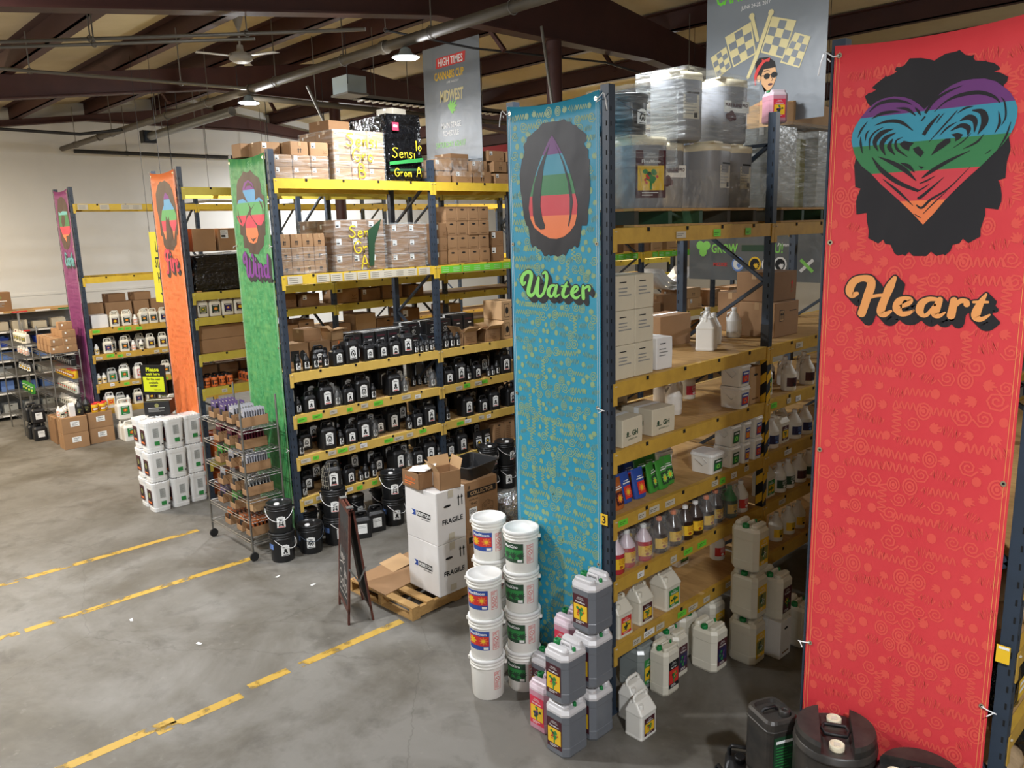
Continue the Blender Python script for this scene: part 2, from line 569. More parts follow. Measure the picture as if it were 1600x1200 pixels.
# knee braces from the frames down
for X, ys in ((-5.9, (-.4, 3.1, 5.4, 8)), (-12.4, (-.8, 1.2, 3.2, 5.6))):
    for y in ys:
        obj('flange_brace', MB().bar((X, y, 6.2), (X - .75, y, roofz(y) + .02), .05, .05, 'steelbrown'), ceil)

# ---- worn yellow lane lines on the floor
ml = mat('laneyellow', '#b5923a', rough=.6)
nt = ml.node_tree
tc = nt.nodes.new('ShaderNodeTexCoord')
nz = nt.nodes.new('ShaderNodeTexNoise')
nz.inputs['Scale'].default_value = 6
nz.inputs['Detail'].default_value = 6
nt.links.new(tc.outputs['Object'], nz.inputs['Vector'])
mr = nt.nodes.new('ShaderNodeMapRange')
mr.inputs['From Min'].default_value, mr.inputs['From Max'].default_value = .5, .62
nt.links.new(nz.outputs['Fac'], mr.inputs['Value'])
tr = nt.nodes.new('ShaderNodeBsdfTransparent')
ms = nt.nodes.new('ShaderNodeMixShader')
nt.links.new(mr.outputs[0], ms.inputs[0])
nt.links.new(nt.nodes['Principled BSDF'].outputs[0], ms.inputs[1])
nt.links.new(tr.outputs[0], ms.inputs[2])
nt.links.new(ms.outputs[0], nt.nodes['Material Output'].inputs[0])
for k, (x, segs) in enumerate(((-4.12, ((-6.5, -2.55), (-2.72, -2.0), (-1.9, -1.52), (-1.4, -.25))), (-6.78, ((-7.5, -3.1), (-3.05, -.56))), (-8.23, ((-8, -3.2), (-3.1, -.66))))):
    m_ = MB()
    for i, (a, b) in enumerate(segs):
        dx = .07 if (k == 0 and i == 1) else 0
        m_.box(x - .05 + dx, x + .05 + dx, a, b, .0005, .0015, 'laneyellow')
    struct('trim_%d' % (k + 1), m_)


# ================================================================ sprinkler pipes, conduits, lights
def hung(name, label, cat, pts, r, m, n=10, hang=(), collars=()):
    t = thing(name, label, cat)
    obj('run', MB().tube(pts, r, m, n), t)
    for x, y, z in hang:
        obj('hanger', MB().tube([(x, y, z + r), (x, y, roofz(y) + .1)], .008, 'conduit', 5).tube(
            [(x + (r + .01) * cos(a) * .0, y + (r + .012) * cos(a), z + (r + .012) * sin(a)) for a in [2 * pi * k / 12 for k in range(12)]], .006, 'conduit', 4, True), t)
    for p in collars:
        obj('coupling', MB().tube([Vector(p) - Vector((.04, 0, 0)), Vector(p) + Vector((.04, 0, 0))], r * 1.3, m, n), t)
    return t


PZ, PY = 6.05, 1.33
hung('sprinkler_pipe', 'thick dark sprinkler main running the length of the hall above the racks', 'pipe', [(-19.5, PY, PZ), (6, PY, PZ)], .06, 'pipe', 12,
     [(x, PY, PZ) for x in (-18.4, -15.9, -13.4, -11.1, -8.8, -7.0, -5.2, -3.9)], [(x, PY, PZ) for x in (-16.7, -12.9, -9.6, -6.1)])
hung('sprinkler_pipe', 'black branch pipe crossing the white gable wall toward the green banner', 'pipe', [(-18.9, PY + .08, PZ - .1), (-18.9, 11, PZ - .1)], .045, 'pipeblack', 8,
     [(-18.9, y, PZ - .1) for y in (2.6, 4.6, 6.3)], ())
hung('sprinkler_pipe', 'dark branch pipe passing in front of the main stage poster', 'pipe', [(-9.95, PY + .08, PZ - .05), (-10.15, 9, PZ - .05)], .045, 'pipe', 8,
     [(-10.05, y, PZ - .05) for y in (2.7, 4.6, 6.4)], ())
hung('sprinkler_pipe', 'short black branch pipe bent off the main beside the white wall', 'pipe', [(-15.3, -1.6, 5.95), (-15.5, .6, 5.95), (-15.0, PY - .09, 6.02)], .03, 'pipeblack', 8)
hung('conduit', 'long pale conduit crossing under the roof ahead of the ceiling fan', 'conduit', [(-9.72, -2.6, 6.0), (-9.27, 1.1, 6.0)], .022, 'conduit', 8, [(-9.6, -1.6, 6.0), (-9.38, .2, 6.0)])
hung('conduit', 'thin grey conduit tied under the purlins near the ceiling fan', 'conduit', [(-8.4, -2.4, 6.02), (-7.22, -1.2, 6.02), (-6.24, -.22, 6.02), (-5.4, .6, 6.02)], .02, 'conduit', 8, [(-7.5, -1.5, 6.02), (-6.3, -.3, 6.02)])
hung('conduit', 'lower grey conduit slung just beneath its twin under the purlins', 'conduit', [(-8.35, -2.45, 5.95), (-7.17, -1.25, 5.95), (-6.19, -.27, 5.95)], .018, 'conduit', 8, [(-7.4, -1.5, 5.95)])
hung('cable', 'dark flexible cable sagging past the stage poster', 'cable', [(-7.0, 2.0, 6.5), (-6.4, 3.0, 6.3), (-5.6, 4.8, 6.2), (-5.4, 6.6, 6.0)], .015, 'pipeblack', 6, [(-7.0, 2.0, 6.5), (-5.4, 6.6, 6.0)])
t = thing('air_duct', 'long grey perforated air duct slung along the gable wall', 'duct')
obj('duct_run', MB().tube([(-16.2, 2.2, 6.06), (-12.75, 2.5, 6.2)], .085, 'galv', 12), t)
obj('duct_mouth', MB().box(-16.4, -16.2, 2.06, 2.34, 5.93, 6.19, 'pipeblack').box(-16.2, -16.16, 2.09, 2.31, 5.96, 6.16, 'steelblue'), t)
for x, y in ((-15.6, 2.25), (-14.2, 2.38)):
    obj('hanger', MB().tube([(x, y, 6.12), (x, y, roofz(y) + .1)], .008, 'conduit', 4), t)
# droppers hanging from the roof over the racks
for i, (x, y, z, z2) in enumerate(((-16.5, -1.4, 4.3, 6.2), (-14.9, 2.1, 4.6, 6.6), (-12.0, 4.0, 4.9, 6.9), (-12.6, 3.1, 4.9, 6.8), (-10.9, 4.4, 4.9, 6.9), (-8.6, 2.4, 6.1, 6.8), (-11.2, 1.9, 6.1, 6.7), (-13.6, 1.8, 6.1, 6.7))):
    o = obj('hanging_wire', MB().tube([(x, y, z), (x, y, z2)], .008, 'pipeblack', 4))
    o['label'] = 'thin dark wire hanging from the roof, %s counted from the lane of the stage poster' % ORD[i]
    o['category'] = 'wire'
t = thing('conduit_drop', 'pale conduit stub with a bent end hanging beside the teal banner', 'conduit')
obj('stub', MB().tube([(-5.6, 3.5, 6.5), (-5.45, 3.55, 5.35)], .02, 'conduit', 8), t)
obj('bent_end', MB().tube([(-5.45, 3.55, 5.35), (-5.52, 3.42, 5.24)], .022, 'whiteplastic', 8), t)
t = thing('conduit_drop', 'pale conduit stub hanging over the stacked brown cartons', 'conduit')
obj('stub', MB().tube([(-9.1, 2.0, 6.1), (-8.85, 2.35, 5.05)], .022, 'conduit', 8), t)

t = thing('cable_tray', 'slotted grey cable tray with an electrical box at its end', 'cable tray')
b_ = MB().box(-9.43, -9.28, 3.0, 6.2, 6.02, 6.05, 'conduit').box(-9.43, -9.42, 3.0, 6.2, 6.02, 6.1, 'conduit').box(-9.29, -9.28, 3.0, 6.2, 6.02, 6.1, 'conduit')
obj('tray', b_, t)
for y in (3.4, 5.4):
    obj('hanger', MB().tube([(-9.35, y, 6.05), (-9.35, y, roofz(y) + .1)], .008, 'conduit', 4), t)
for k in range(22):
    obj('rung', MB().box(-9.43, -9.275, 3.1 + k * .14, 3.14 + k * .14, 6.0, 6.02, 'whiteplastic'), t)
obj('electrical_box', MB().box(-9.43, -9.0, 2.65, 3.0, 6.05, 6.32, 'electrical').box(-9.46, -8.97, 2.63, 3.02, 6.03, 6.06, 'conduit'), t)

t = thing('ceiling_fan', 'white ceiling fan on a drop rod under the brown roof beam', 'fan', (-8.9, .88, 0))
obj('rod', MB().lathe([(.016, 6.46), (.016, 6.85)], 'fanwhite', 8), t)
obj('canopy', MB().lathe([(.03, 6.72), (.075, 6.86), (.075, 6.9)], 'fanwhite', 12), t)
obj('motor', MB().lathe([(.04, 6.5), (.05, 6.42), (.15, 6.38), (.16, 6.31), (.1, 6.27), (.03, 6.27)], 'fanwhite', 18), t)
for k in range(3):
    a = R(25 + 120 * k)
    obj('blade', MB().add([(r_ * cos(a) - s_ * sin(a), r_ * sin(a) + s_ * cos(a), z) for z in (6.345, 6.352) for r_, s_ in ((.14, -.04), (.6, -.065), (.62, .05), (.14, .04))],
                         [(3, 2, 1, 0), (4, 5, 6, 7), (0, 1, 5, 4), (1, 2, 6, 5), (2, 3, 7, 6), (3, 0, 4, 7)], 'fanwhite'), t)


def highbay(x, y, label):
    t = thing('high_bay_lamp', label, 'lamp', (x, y, 0))
    obj('housing', MB().lathe([(.03, 5.99), (.06, 5.97), (.08, 5.92), (.15, 5.885), (.16, 5.87)], 'electrical', 20), t)
    obj('lens', MB().lathe([(.145, 5.868), (.14, 5.86), (.1, 5.855)], 'led', 20), t)


for (x_, y_, p_, c_), lb in zip(BAYS, ('glaring white LED high bay hanging beside the main stage poster', 'smaller glaring LED high bay above the fire lettered rack', 'high bay lamp over the wrapped grey drums',
                                       'high bay lamp over the main aisle before the red banner', 'high bay lamp over the main aisle before the teal banner', 'high bay lamp over the main aisle before the green banner',
                                       'high bay lamp over the main aisle before the orange banner', 'high bay lamp over the main aisle before the wall shelving', 'added high bay fill lamp deep along the red bannered rack',
                                       'added high bay fill lamp far along beyond the orange rack', 'added high bay fill lamp by the gable wall behind the lettered stack', 'added high bay fill lamp far along beyond the green rack',
                                       'high bay lamp over the mezzanine stair', 'high bay lamp over the floor opposite the green rack')):
    zl = min(5.82, 6.59 + .14 * min(y_, 0) - .35) - 5.82
    t = thing('high_bay_lamp', lb, 'lamp', (x_, y_, zl))
    obj('housing', MB().lathe([(.03, 5.98), (.06, 5.96), (.08, 5.91), (.15, 5.885), (.16, 5.87)], 'electrical', 20), t)
    obj('lens', MB().lathe([(.145, 5.868), (.14, 5.86), (.1, 5.855)], 'led', 20), t)
    zt = 5.985 if abs(y_ - PY) < .1 else roofz(y_) + .02 - zl
    if zt > 6:
        obj('drop_rod', MB().lathe([(.01, 5.97), (.01, zt)], 'conduit', 6), t)
t = thing('tube_light', 'glowing fluorescent fixture behind the orange and green banners', 'lamp', (-16.2, 4.1, 4.55))
obj('housing', MB().box(-.25, .25, -.9, .9, .1, .16, 'fanwhite'), t)
obj('tube', MB().box(-.2, .2, -.88, .88, .06, .1, 'tube'), t)
for dy in (-.7, .7):
    obj('hanger', MB().tube([(0, dy, .16), (0, dy, roofz(4.1 + dy) + .25 - 4.55)], .006, 'conduit', 4), t)

# ================================================================ pallet racks
PW, PD = .076, .072


def rack(label, xr, width, ys, tops, levels, side=1, tags=None, deck=(), hazard=(), seed=1, crossbars=(), beamcol='gold', topcol='yellow', back=True, bays=None, front=True, dk='ply'):
    """xr = aisle face; the rack runs in +y; side=+1: the aisle lies at +x"""
    rg = random.Random(seed)
    t = thing('pallet_rack', label, 'rack', (xr, 0, 0))
    s = -side                       # depth direction
    X = lambda d: s * d             # local x of depth d behind the aisle face
    for k, y in enumerate(ys):
        for d in (0, width):
            hazd = (k in hazard and d == 0)
            x0, x1 = sorted((X(d + (0 if d == 0 else -0)), X(d + PW)))
            p = MB()
            p.box(x0, x1, y, y + PD, .008, tops[k], 'steelblue')
            nsl = int(tops[k] / .1)
            for i in range(1, nsl):
                for dx in ((x1 - .02,) if d == 0 else (x0 + .02,)):
                    p.box(dx - .005, dx + .005, y - .0015, y, i * .1, i * .1 + .035, 'postslot')
                fx = X(d) if d == 0 else X(d + PW)
                if not hazd:
                    p.box(fx - .0015, fx + .0015, y + PD * .3, y + PD * .3 + .008, i * .1, i * .1 + .03, 'postslot')
            o = obj('upright_post', p, t)
            if hazd:
                h = MB()
                for i in range(9):
                    z = .95 + i * .2
                    h.flat([(-.036, z), (.036, z + .06), (.036, z + .15), (-.036, z + .09)], 'hazard', FY((x0 + x1) / 2, y - .004, 0))
                    h.flat([(0, z + .02), (PD, z + .08), (PD, z + .17), (0, z + .11)], 'hazard', FX(X(0) + side * .003, y, 0))
                h.box(x0 - .002, x1 + .002, y - .003, y + .004, .8, 2.95, 'black')
                obj('hazard_guard', h, o)
            obj('base_plate', MB().box(x0 - .03, x1 + .03, y - .02, y + PD + .03, 0, .008, 'steelblue'), t)
        xa, xb = X(PW), X(width)
        zs = [.25 + .62 * i for i in range(int((tops[k] - .3) / .62) + 1)]
        for i, (za, zb) in enumerate(zip(zs, zs[1:])):
            a, b = (xa, xb) if i % 2 else (xb, xa)
            obj('brace', MB().bar((a, y + PD / 2, za), (b, y + PD / 2, zb), .036, .03, 'steelblue'), t)
        obj('brace', MB().bar((xa, y + PD / 2, zs[-1]), (xb, y + PD / 2, zs[-1]), .036, .03, 'steelblue'), t)
        obj('brace', MB().bar((xa, y + PD / 2, zs[0]), (xb, y + PD / 2, zs[0]), .036, .03, 'steelblue'), t)
    for bi, (ya, yb) in enumerate(zip(ys, ys[1:])):
        for li, z in enumerate(levels[bi] if isinstance(levels[0], (list, tuple)) else levels):
            for d, show in ((0, front), (width + PW - .045, back)):
                if not show:
                    continue
                c = topcol if li in crossbars else beamcol
                x0, x1 = sorted((X(d + .002), X(d + .043)))
                b = MB().box(x0, x1, ya + PD, yb, z - .115, z, c)
                o = obj('beam', b, t)
                fx = X(0) if d == 0 else X(width + PW)
                sg = side if d == 0 else -side
                for yy in (ya + PD - .03, yb - .012):
                    f0, f1 = sorted((fx, fx + sg * .006))
                    obj('beam_connector', MB().box(f0, f1, yy, yy + .045, z - .175, z - .003, c).lathe([(.012, 0), (.012, .006)], 'greytag', 8, (fx + sg * .004, yy + .03, z - .03)), o)
                if d == 0:
                    for cy in (.2, .42, .64, .86):
                        yy = ya + (yb - ya) * cy
                        f0, f1 = sorted((fx - sg * .004, fx + sg * .0035))
                        obj('deck_clip', MB().box(f0, f1, yy - .014, yy + .014, z - .03, z - .0008, 'postslot'), o)
                    tg = (tags or {}).get((bi, li))
                    if tg:
                        fr = FX(fx + sg * .0, 0, 0)
                        fr = (fr[0], fr[1], fr[2], V3((sg, 0, 0)))
                        if tg in ('full', 'fullgreen'):
                            n = 11
                            for i in range(n):
                                if rg.random() < .14:
                                    continue
                                y0 = ya + .12 + (yb - ya - .2) * i / n
                                w = (yb - ya - .2) / n
                                m = MB().rect(y0, y0 + w * rg.choice((.86, .93, 1)), z - .108, z - .012, 'greytag' if tg == 'full' else 'greentag', fr, .0035)
                                for q in range(3):
                                    m.rect(y0 + .02, y0 + w * .7, z - .04 - q * .025, z - .036 - q * .025, 'white' if tg == 'fullgreen' else 'ink', fr, .0045)
                                obj('price_tag', m, o)
                        else:
                            y0 = ya + .1
                            while y0 < yb - .25:
                                if rg.random() < tg:
                                    cl = rg.choice(('greentag', 'greentag', 'greytag', 'greytag', 'white'))
                                    w = rg.uniform(.08, .15)
                                    h0 = rg.uniform(-.1, -.07)
                                    m = MB().rect(y0, y0 + w, z + h0, z + h0 + rg.uniform(.05, .06), cl, fr, .0035)
                                    m.rect(y0 + .012, y0 + w * .75, z + h0 + .03, z + h0 + .034, 'ink', fr, .0045).rect(y0 + .012, y0 + w * .6, z + h0 + .016, z + h0 + .02, 'ink', fr, .0045)
                                    obj('price_tag', m, o)
                                y0 += rg.uniform(.13, .26)
            if li in deck:
                x0, x1 = sorted((X(.045), X(width + .03)))
                obj('deck_board', MB().box(x0, x1, ya + PD + .004, yb - .006, z - .022, z - .0008, dk), t)
            else:
                for cy in (.2, .42, .64, .86):
                    yy = ya + (yb - ya) * cy
                    x0, x1 = sorted((X(.044), X(width + .03)))
                    obj('crossbar', MB().box(x0, x1, yy - .035, yy + .035, z - .05, z - .001, topcol if li in crossbars else 'oldyellow'), t)
    return t


LW = [4.553, 3.42, 2.232, 1.705, 1.17, .628]
LWA = [3.888, 2.739, 2.2, 1.659, 1.142, .575]
LF = [4.6, 3.107, 2.74, 2.2, 1.69, .6]
LE = [4.57, 3.19, 2.2, 1.69, 1.11, .6]
YS = [0, 2.35, 4.7, 7.05, 9.4, 11.75]
WX, WAX, FXR, EX = -6.64, -1.59, -9.36, -14.55
rack('tall blue pallet rack with yellow beams behind the green banner', WX, .964, YS, [4.88, 4.84, 4.84, 4.84, 4.84, 4.84], LW, 1,
     {(0, 1): 'full', (1, 1): 'fullgreen', (0, 3): .95, (0, 4): .95, (0, 5): .8, (1, 3): .6, (1, 4): .75, (1, 5): .35, (2, 1): 'fullgreen', (3, 1): 'fullgreen'}, deck=(2, 3, 4, 5), crossbars=(0, 1), seed=3, beamcol='goldlight')
rack('tall blue pallet rack with wooden shelves behind the teal banner', WAX, .964, YS, [4.88, 4.87, 4.87, 4.87, 4.87, 4.87], LWA, 1,
     {(0, 0): .35, (1, 1): .35, (1, 2): .3, (1, 3): .35, (0, 3): .7, (0, 4): .55, (0, 5): .6, (1, 4): .5}, deck=(1, 2, 3, 4, 5), hazard=(1,), seed=5, dk='pine')
rack('blue pallet rack with pale yellow beams behind the orange banner', FXR, .964, YS, [4.88] + [4.86] * 5, LF, 1, {(0, 4): .6, (1, 4): .5}, deck=(1, 2, 3, 4, 5), crossbars=(0, 1, 2, 3), topcol='oldyellow', beamcol='oldyellow', seed=6)
rack('farthest pallet rack of yellow beams behind the purple banner', EX, .964, YS, [4.88] + [4.86] * 5, LE, 1, {(0, 0): 'full', (0, 2): .3, (0, 3): .7, (0, 4): .6, (0, 5): .5}, deck=(2, 3, 4, 5), crossbars=(0, 1), seed=8)
rack('pallet rack with wooden shelves behind the red banner', 1.159, 1.083, YS[:4], [4.88, 4.86, 4.86, 4.86], [4.3, 3.2, 2.1, 1.62, 1.12, .5], 1, {}, deck=(0, 1, 2, 3, 4, 5), seed=9, dk='pine')
# ---- print on the banners, in metres on the banner plane (x, z[, stroke width])
TRACE = {
    'heart_blob': [(0.204,4.558),(0.224,4.572),(0.242,4.573),(0.262,4.584),(0.238,4.596),(0.263,4.616),(0.305,4.643),(0.307,4.652),(0.314,4.642),(0.345,4.65),(0.364,4.66),(0.355,4.667),(0.36,4.683),(0.377,4.68),(0.399,4.685),(0.425,4.716),(0.48,4.709),(0.524,4.695),(0.546,4.685),(0.561,4.694),(0.596,4.71),(0.648,4.713),(0.66,4.718),(0.69,4.689),(0.716,4.681),(0.73,4.685),(0.727,4.67),(0.735,4.656),(0.783,4.646),(0.783,4.653),(0.787,4.642),(0.818,4.632),(0.843,4.611),(0.849,4.598),(0.823,4.591),(0.853,4.581),(0.886,4.558),(0.883,4.536),(0.87,4.522),(0.885,4.448),(0.904,4.343),(0.915,4.264),(0.921,4.243),(0.924,4.216),(0.914,4.165),(0.913,4.085),(0.882,4.077),(0.897,4.044),(0.904,4.006),(0.905,3.974),(0.894,3.936),(0.836,3.946),(0.839,3.911),(0.824,3.845),(0.826,3.806),(0.773,3.773),(0.746,3.796),(0.732,3.772),(0.701,3.765),(0.692,3.734),(0.667,3.71),(0.659,3.718),(0.627,3.708),(0.598,3.73),(0.577,3.707),(0.51,3.707),(0.488,3.728),(0.47,3.707),(0.455,3.715),(0.432,3.708),(0.413,3.721),(0.39,3.766),(0.36,3.772),(0.35,3.795),(0.324,3.773),(0.267,3.803),(0.268,3.843),(0.256,3.892),(0.25,3.94),(0.195,3.933),(0.188,4.003),(0.193,4.027),(0.209,4.072),(0.18,4.082),(0.174,4.143),(0.167,4.197),(0.174,4.239),(0.183,4.303),(0.2,4.419),(0.244,4.495),(0.221,4.521)],
    'heart': [(0.514,4.454),(0.485,4.483),(0.45,4.509),(0.409,4.527),(0.358,4.537),(0.306,4.534),(0.266,4.521),(0.226,4.492),(0.192,4.452),(0.164,4.411),(0.148,4.372),(0.145,4.33),(0.156,4.288),(0.174,4.239),(0.207,4.194),(0.262,4.149),(0.322,4.086),(0.416,4.003),(0.489,3.933),(0.549,3.87),(0.6,3.929),(0.649,3.995),(0.727,4.08),(0.802,4.152),(0.852,4.206),(0.892,4.25),(0.918,4.29),(0.933,4.33),(0.939,4.37),(0.938,4.411),(0.923,4.449),(0.901,4.485),(0.875,4.511),(0.834,4.545),(0.784,4.565),(0.734,4.57),(0.684,4.569),(0.634,4.553),(0.589,4.524),(0.554,4.49),(0.529,4.466)],
    'heart_cuts': [[(0.233,4.473,0.0035),(0.279,4.508,0.0137),(0.348,4.517,0.0171),(0.417,4.502,0.0102),(0.451,4.484,0.0022)],[(0.25,4.437,0.0034),(0.299,4.457,0.0159),(0.357,4.46,0.013),(0.397,4.454,0.0023)],[(0.373,4.477,0.0023),(0.43,4.464,0.0148),(0.474,4.428,0.0046)],[(0.469,4.468,0.0032),(0.487,4.446,0.012),(0.499,4.426,0.0034)],[(0.267,4.4,0.0023),(0.331,4.414,0.0142),(0.401,4.403,0.0171),(0.466,4.354,0.0033)],[(0.18,4.345,0.0025),(0.196,4.384,0.0118),(0.227,4.425,0.0025)],[(0.195,4.349,0.0025),(0.198,4.308,0.0123),(0.21,4.259,0.0024)],[(0.221,4.323,0.0024),(0.225,4.358,0.0092),(0.239,4.38,0.0025)],[(0.248,4.274,0.0025),(0.245,4.327,0.0092),(0.27,4.365,0.0085),(0.315,4.387,0.0023)],[(0.294,4.264,0.0023),(0.273,4.313,0.0236),(0.306,4.356,0.0266),(0.368,4.372,0.0028)],[(0.334,4.238,0.0023),(0.31,4.292,0.0248),(0.331,4.33,0.0228),(0.381,4.351,0.0028)],[(0.383,4.237,0.0024),(0.351,4.282,0.0236),(0.366,4.321,0.0059)],[(0.447,4.223,0.0023),(0.392,4.267,0.0125),(0.384,4.308,0.0094),(0.417,4.325,0.0023)],[(0.263,4.235,0.0035),(0.318,4.163,0.0224),(0.41,4.093,0.0224),(0.515,4.044,0.0137)],[(0.295,4.235,0.0024),(0.368,4.2,0.0189),(0.44,4.155,0.0228),(0.5,4.097,0.0044)],[(0.414,4.194,0.0034),(0.456,4.174,0.0193),(0.489,4.14,0.0035)],[(0.521,4.434,0.0137),(0.56,4.49,0.0153),(0.62,4.525,0.0116),(0.686,4.545,0.0022)],[(0.564,4.435,0.0033),(0.614,4.478,0.008),(0.679,4.501,0.0168),(0.764,4.503,0.0181),(0.83,4.476,0.0131),(0.862,4.441,0.003)],[(0.504,4.397,0.0066),(0.522,4.418,0.0087)],[(0.52,4.326,0.0186),(0.547,4.371,0.0186),(0.591,4.421,0.0044)],[(0.578,4.378,0.0023),(0.593,4.401,0.0066),(0.612,4.424,0.0022)],[(0.547,4.287,0.0022),(0.602,4.348,0.0077),(0.65,4.403,0.0074),(0.674,4.432,0.0022)],[(0.599,4.316,0.0022),(0.633,4.351,0.0098),(0.673,4.373,0.0022)],[(0.675,4.416,0.0021),(0.709,4.436,0.0101),(0.744,4.44,0.002)],[(0.741,4.422,0.0053),(0.787,4.408,0.0262),(0.801,4.359,0.0314),(0.775,4.304,0.0032)],[(0.688,4.377,0.004),(0.728,4.391,0.0246),(0.758,4.369,0.0235),(0.759,4.316,0.0042)],[(0.648,4.333,0.0033),(0.695,4.354,0.02),(0.73,4.338,0.0236),(0.73,4.303,0.0042)],[(0.667,4.249,0.0021),(0.711,4.278,0.006),(0.744,4.312,0.002)],[(0.714,4.24,0.0022),(0.773,4.267,0.0109),(0.803,4.304,0.002)],[(0.527,4.109,0.0055),(0.574,4.143,0.0197),(0.651,4.187,0.0164),(0.746,4.229,0.0021)],[(0.849,4.302,0.002),(0.867,4.347,0.0121),(0.858,4.405,0.002)],[(0.876,4.336,0.002),(0.891,4.376,0.0077),(0.882,4.439,0.0067),(0.865,4.467,0.0019)],[(0.87,4.226,0.0021),(0.899,4.281,0.009),(0.915,4.347,0.003)],[(0.815,4.207,0.002),(0.829,4.216,0.005),(0.841,4.226,0.002)],[(0.518,4.082,0.0057),(0.555,4.096,0.0085),(0.592,4.116,0.0022)],[(0.512,4.01,0.0106),(0.528,4.012,0.0164),(0.575,4.053,0.012),(0.635,4.108,0.0021)],[(0.509,4.042,0.0057),(0.536,4.057,0.0077),(0.565,4.076,0.0022)],[(0.329,4.115,0.0034),(0.413,4.046,0.0137),(0.492,3.97,0.0023)],[(0.509,3.973,0.0057),(0.537,3.957,0.0125),(0.579,3.998,0.0125),(0.661,4.051,0.0077),(0.752,4.15,0.0021)],[(0.545,3.925,0.0034),(0.596,3.981,0.0066),(0.651,4.035,0.0023)],[(0.5,3.927,0.0023),(0.521,3.914,0.0046),(0.538,3.905,0.0023)]],
    'heart_cut_polys': [[(0.402,4.292),(0.424,4.306),(0.476,4.291),(0.457,4.273),(0.453,4.251),(0.421,4.268)],[(0.472,4.263),(0.499,4.272),(0.529,4.239),(0.514,4.215),(0.485,4.24)],[(0.652,4.316),(0.682,4.321),(0.709,4.31),(0.695,4.29),(0.673,4.279),(0.674,4.298)],[(0.563,4.219),(0.591,4.272),(0.627,4.297),(0.65,4.297),(0.652,4.278),(0.619,4.253)],[(0.506,4.173),(0.534,4.165),(0.521,4.154)]],
    'heart_text': [[(0.224,3.495,0.0228),(0.196,3.486,0.038),(0.181,3.515,0.0476),(0.204,3.563,0.0429),(0.253,3.582,0.0355),(0.294,3.572,0.0459),(0.299,3.535,0.049),(0.284,3.485,0.0476),(0.271,3.434,0.0459),(0.257,3.386,0.0476)],[(0.424,3.588,0.0236),(0.402,3.539,0.0459),(0.382,3.483,0.0425),(0.364,3.426,0.0459),(0.363,3.395,0.0429),(0.385,3.387,0.0306),(0.416,3.407,0.0148)],[(0.291,3.475,0.0197),(0.333,3.488,0.0184),(0.375,3.493,0.0184)],[(0.456,3.43,0.0177),(0.502,3.452,0.0256),(0.512,3.473,0.0295),(0.482,3.481,0.0207),(0.454,3.461,0.0413),(0.448,3.424,0.049),(0.47,3.396,0.0295),(0.505,3.4,0.0245),(0.533,3.417,0.0106)],[(0.641,3.482,0.0207),(0.607,3.481,0.0256),(0.573,3.458,0.0384),(0.564,3.419,0.041),(0.583,3.393,0.0228),(0.607,3.403,0.0207),(0.637,3.452,0.0142)],[(0.66,3.48,0.0312),(0.647,3.435,0.0413),(0.641,3.405,0.0384),(0.663,3.395,0.0228),(0.689,3.414,0.0106)],[(0.728,3.48,0.0355),(0.725,3.439,0.0393),(0.72,3.401,0.0425)],[(0.73,3.445,0.0219),(0.757,3.477,0.0255),(0.786,3.478,0.0246),(0.79,3.463,0.0312)],[(0.875,3.518,0.0115),(0.854,3.475,0.0314),(0.837,3.422,0.0437),(0.839,3.397,0.0355),(0.865,3.391,0.0235),(0.899,3.415,0.0098)],[(0.82,3.476,0.0131),(0.853,3.478,0.0157),(0.886,3.479,0.0126)]],
    'heart_shadow': [[(0.453,3.474),(0.491,3.436)]],
    'water_blob': [(-2.218,4.682),(-2.165,4.681),(-2.103,4.681),(-2.041,4.677),(-2,4.687),(-1.97,4.664),(-1.93,4.659),(-1.921,4.64),(-1.881,4.631),(-1.858,4.605),(-1.814,4.579),(-1.785,4.556),(-1.782,4.513),(-1.809,4.495),(-1.796,4.472),(-1.767,4.449),(-1.768,4.392),(-1.754,4.377),(-1.755,4.278),(-1.75,4.192),(-1.757,4.107),(-1.771,4.035),(-1.776,3.941),(-1.787,3.912),(-1.836,3.913),(-1.843,3.869),(-1.853,3.817),(-1.864,3.765),(-1.884,3.75),(-1.91,3.768),(-1.935,3.743),(-1.966,3.743),(-1.987,3.712),(-2.002,3.689),(-2.029,3.705),(-2.051,3.694),(-2.083,3.684),(-2.125,3.696),(-2.168,3.688),(-2.179,3.704),(-2.201,3.688),(-2.229,3.688),(-2.244,3.711),(-2.266,3.735),(-2.299,3.742),(-2.309,3.761),(-2.338,3.766),(-2.355,3.75),(-2.376,3.79),(-2.386,3.853),(-2.395,3.916),(-2.417,3.925),(-2.445,3.996),(-2.452,4.051),(-2.463,4.138),(-2.476,4.201),(-2.477,4.31),(-2.471,4.355),(-2.452,4.431),(-2.434,4.445),(-2.421,4.49),(-2.431,4.528),(-2.419,4.55),(-2.396,4.563),(-2.389,4.592),(-2.351,4.604),(-2.306,4.629),(-2.284,4.639),(-2.262,4.647),(-2.24,4.667)],
    'water': [(-2.122,4.584),(-2.085,4.537),(-2.045,4.48),(-2.005,4.418),(-1.956,4.32),(-1.917,4.231),(-1.889,4.127),(-1.874,4.068),(-1.881,3.995),(-1.902,3.922),(-1.954,3.87),(-2.016,3.834),(-2.09,3.819),(-2.165,3.824),(-2.251,3.859),(-2.328,3.907),(-2.37,3.978),(-2.384,4.057),(-2.372,4.134),(-2.34,4.224),(-2.293,4.328),(-2.247,4.415),(-2.202,4.486),(-2.158,4.548)],
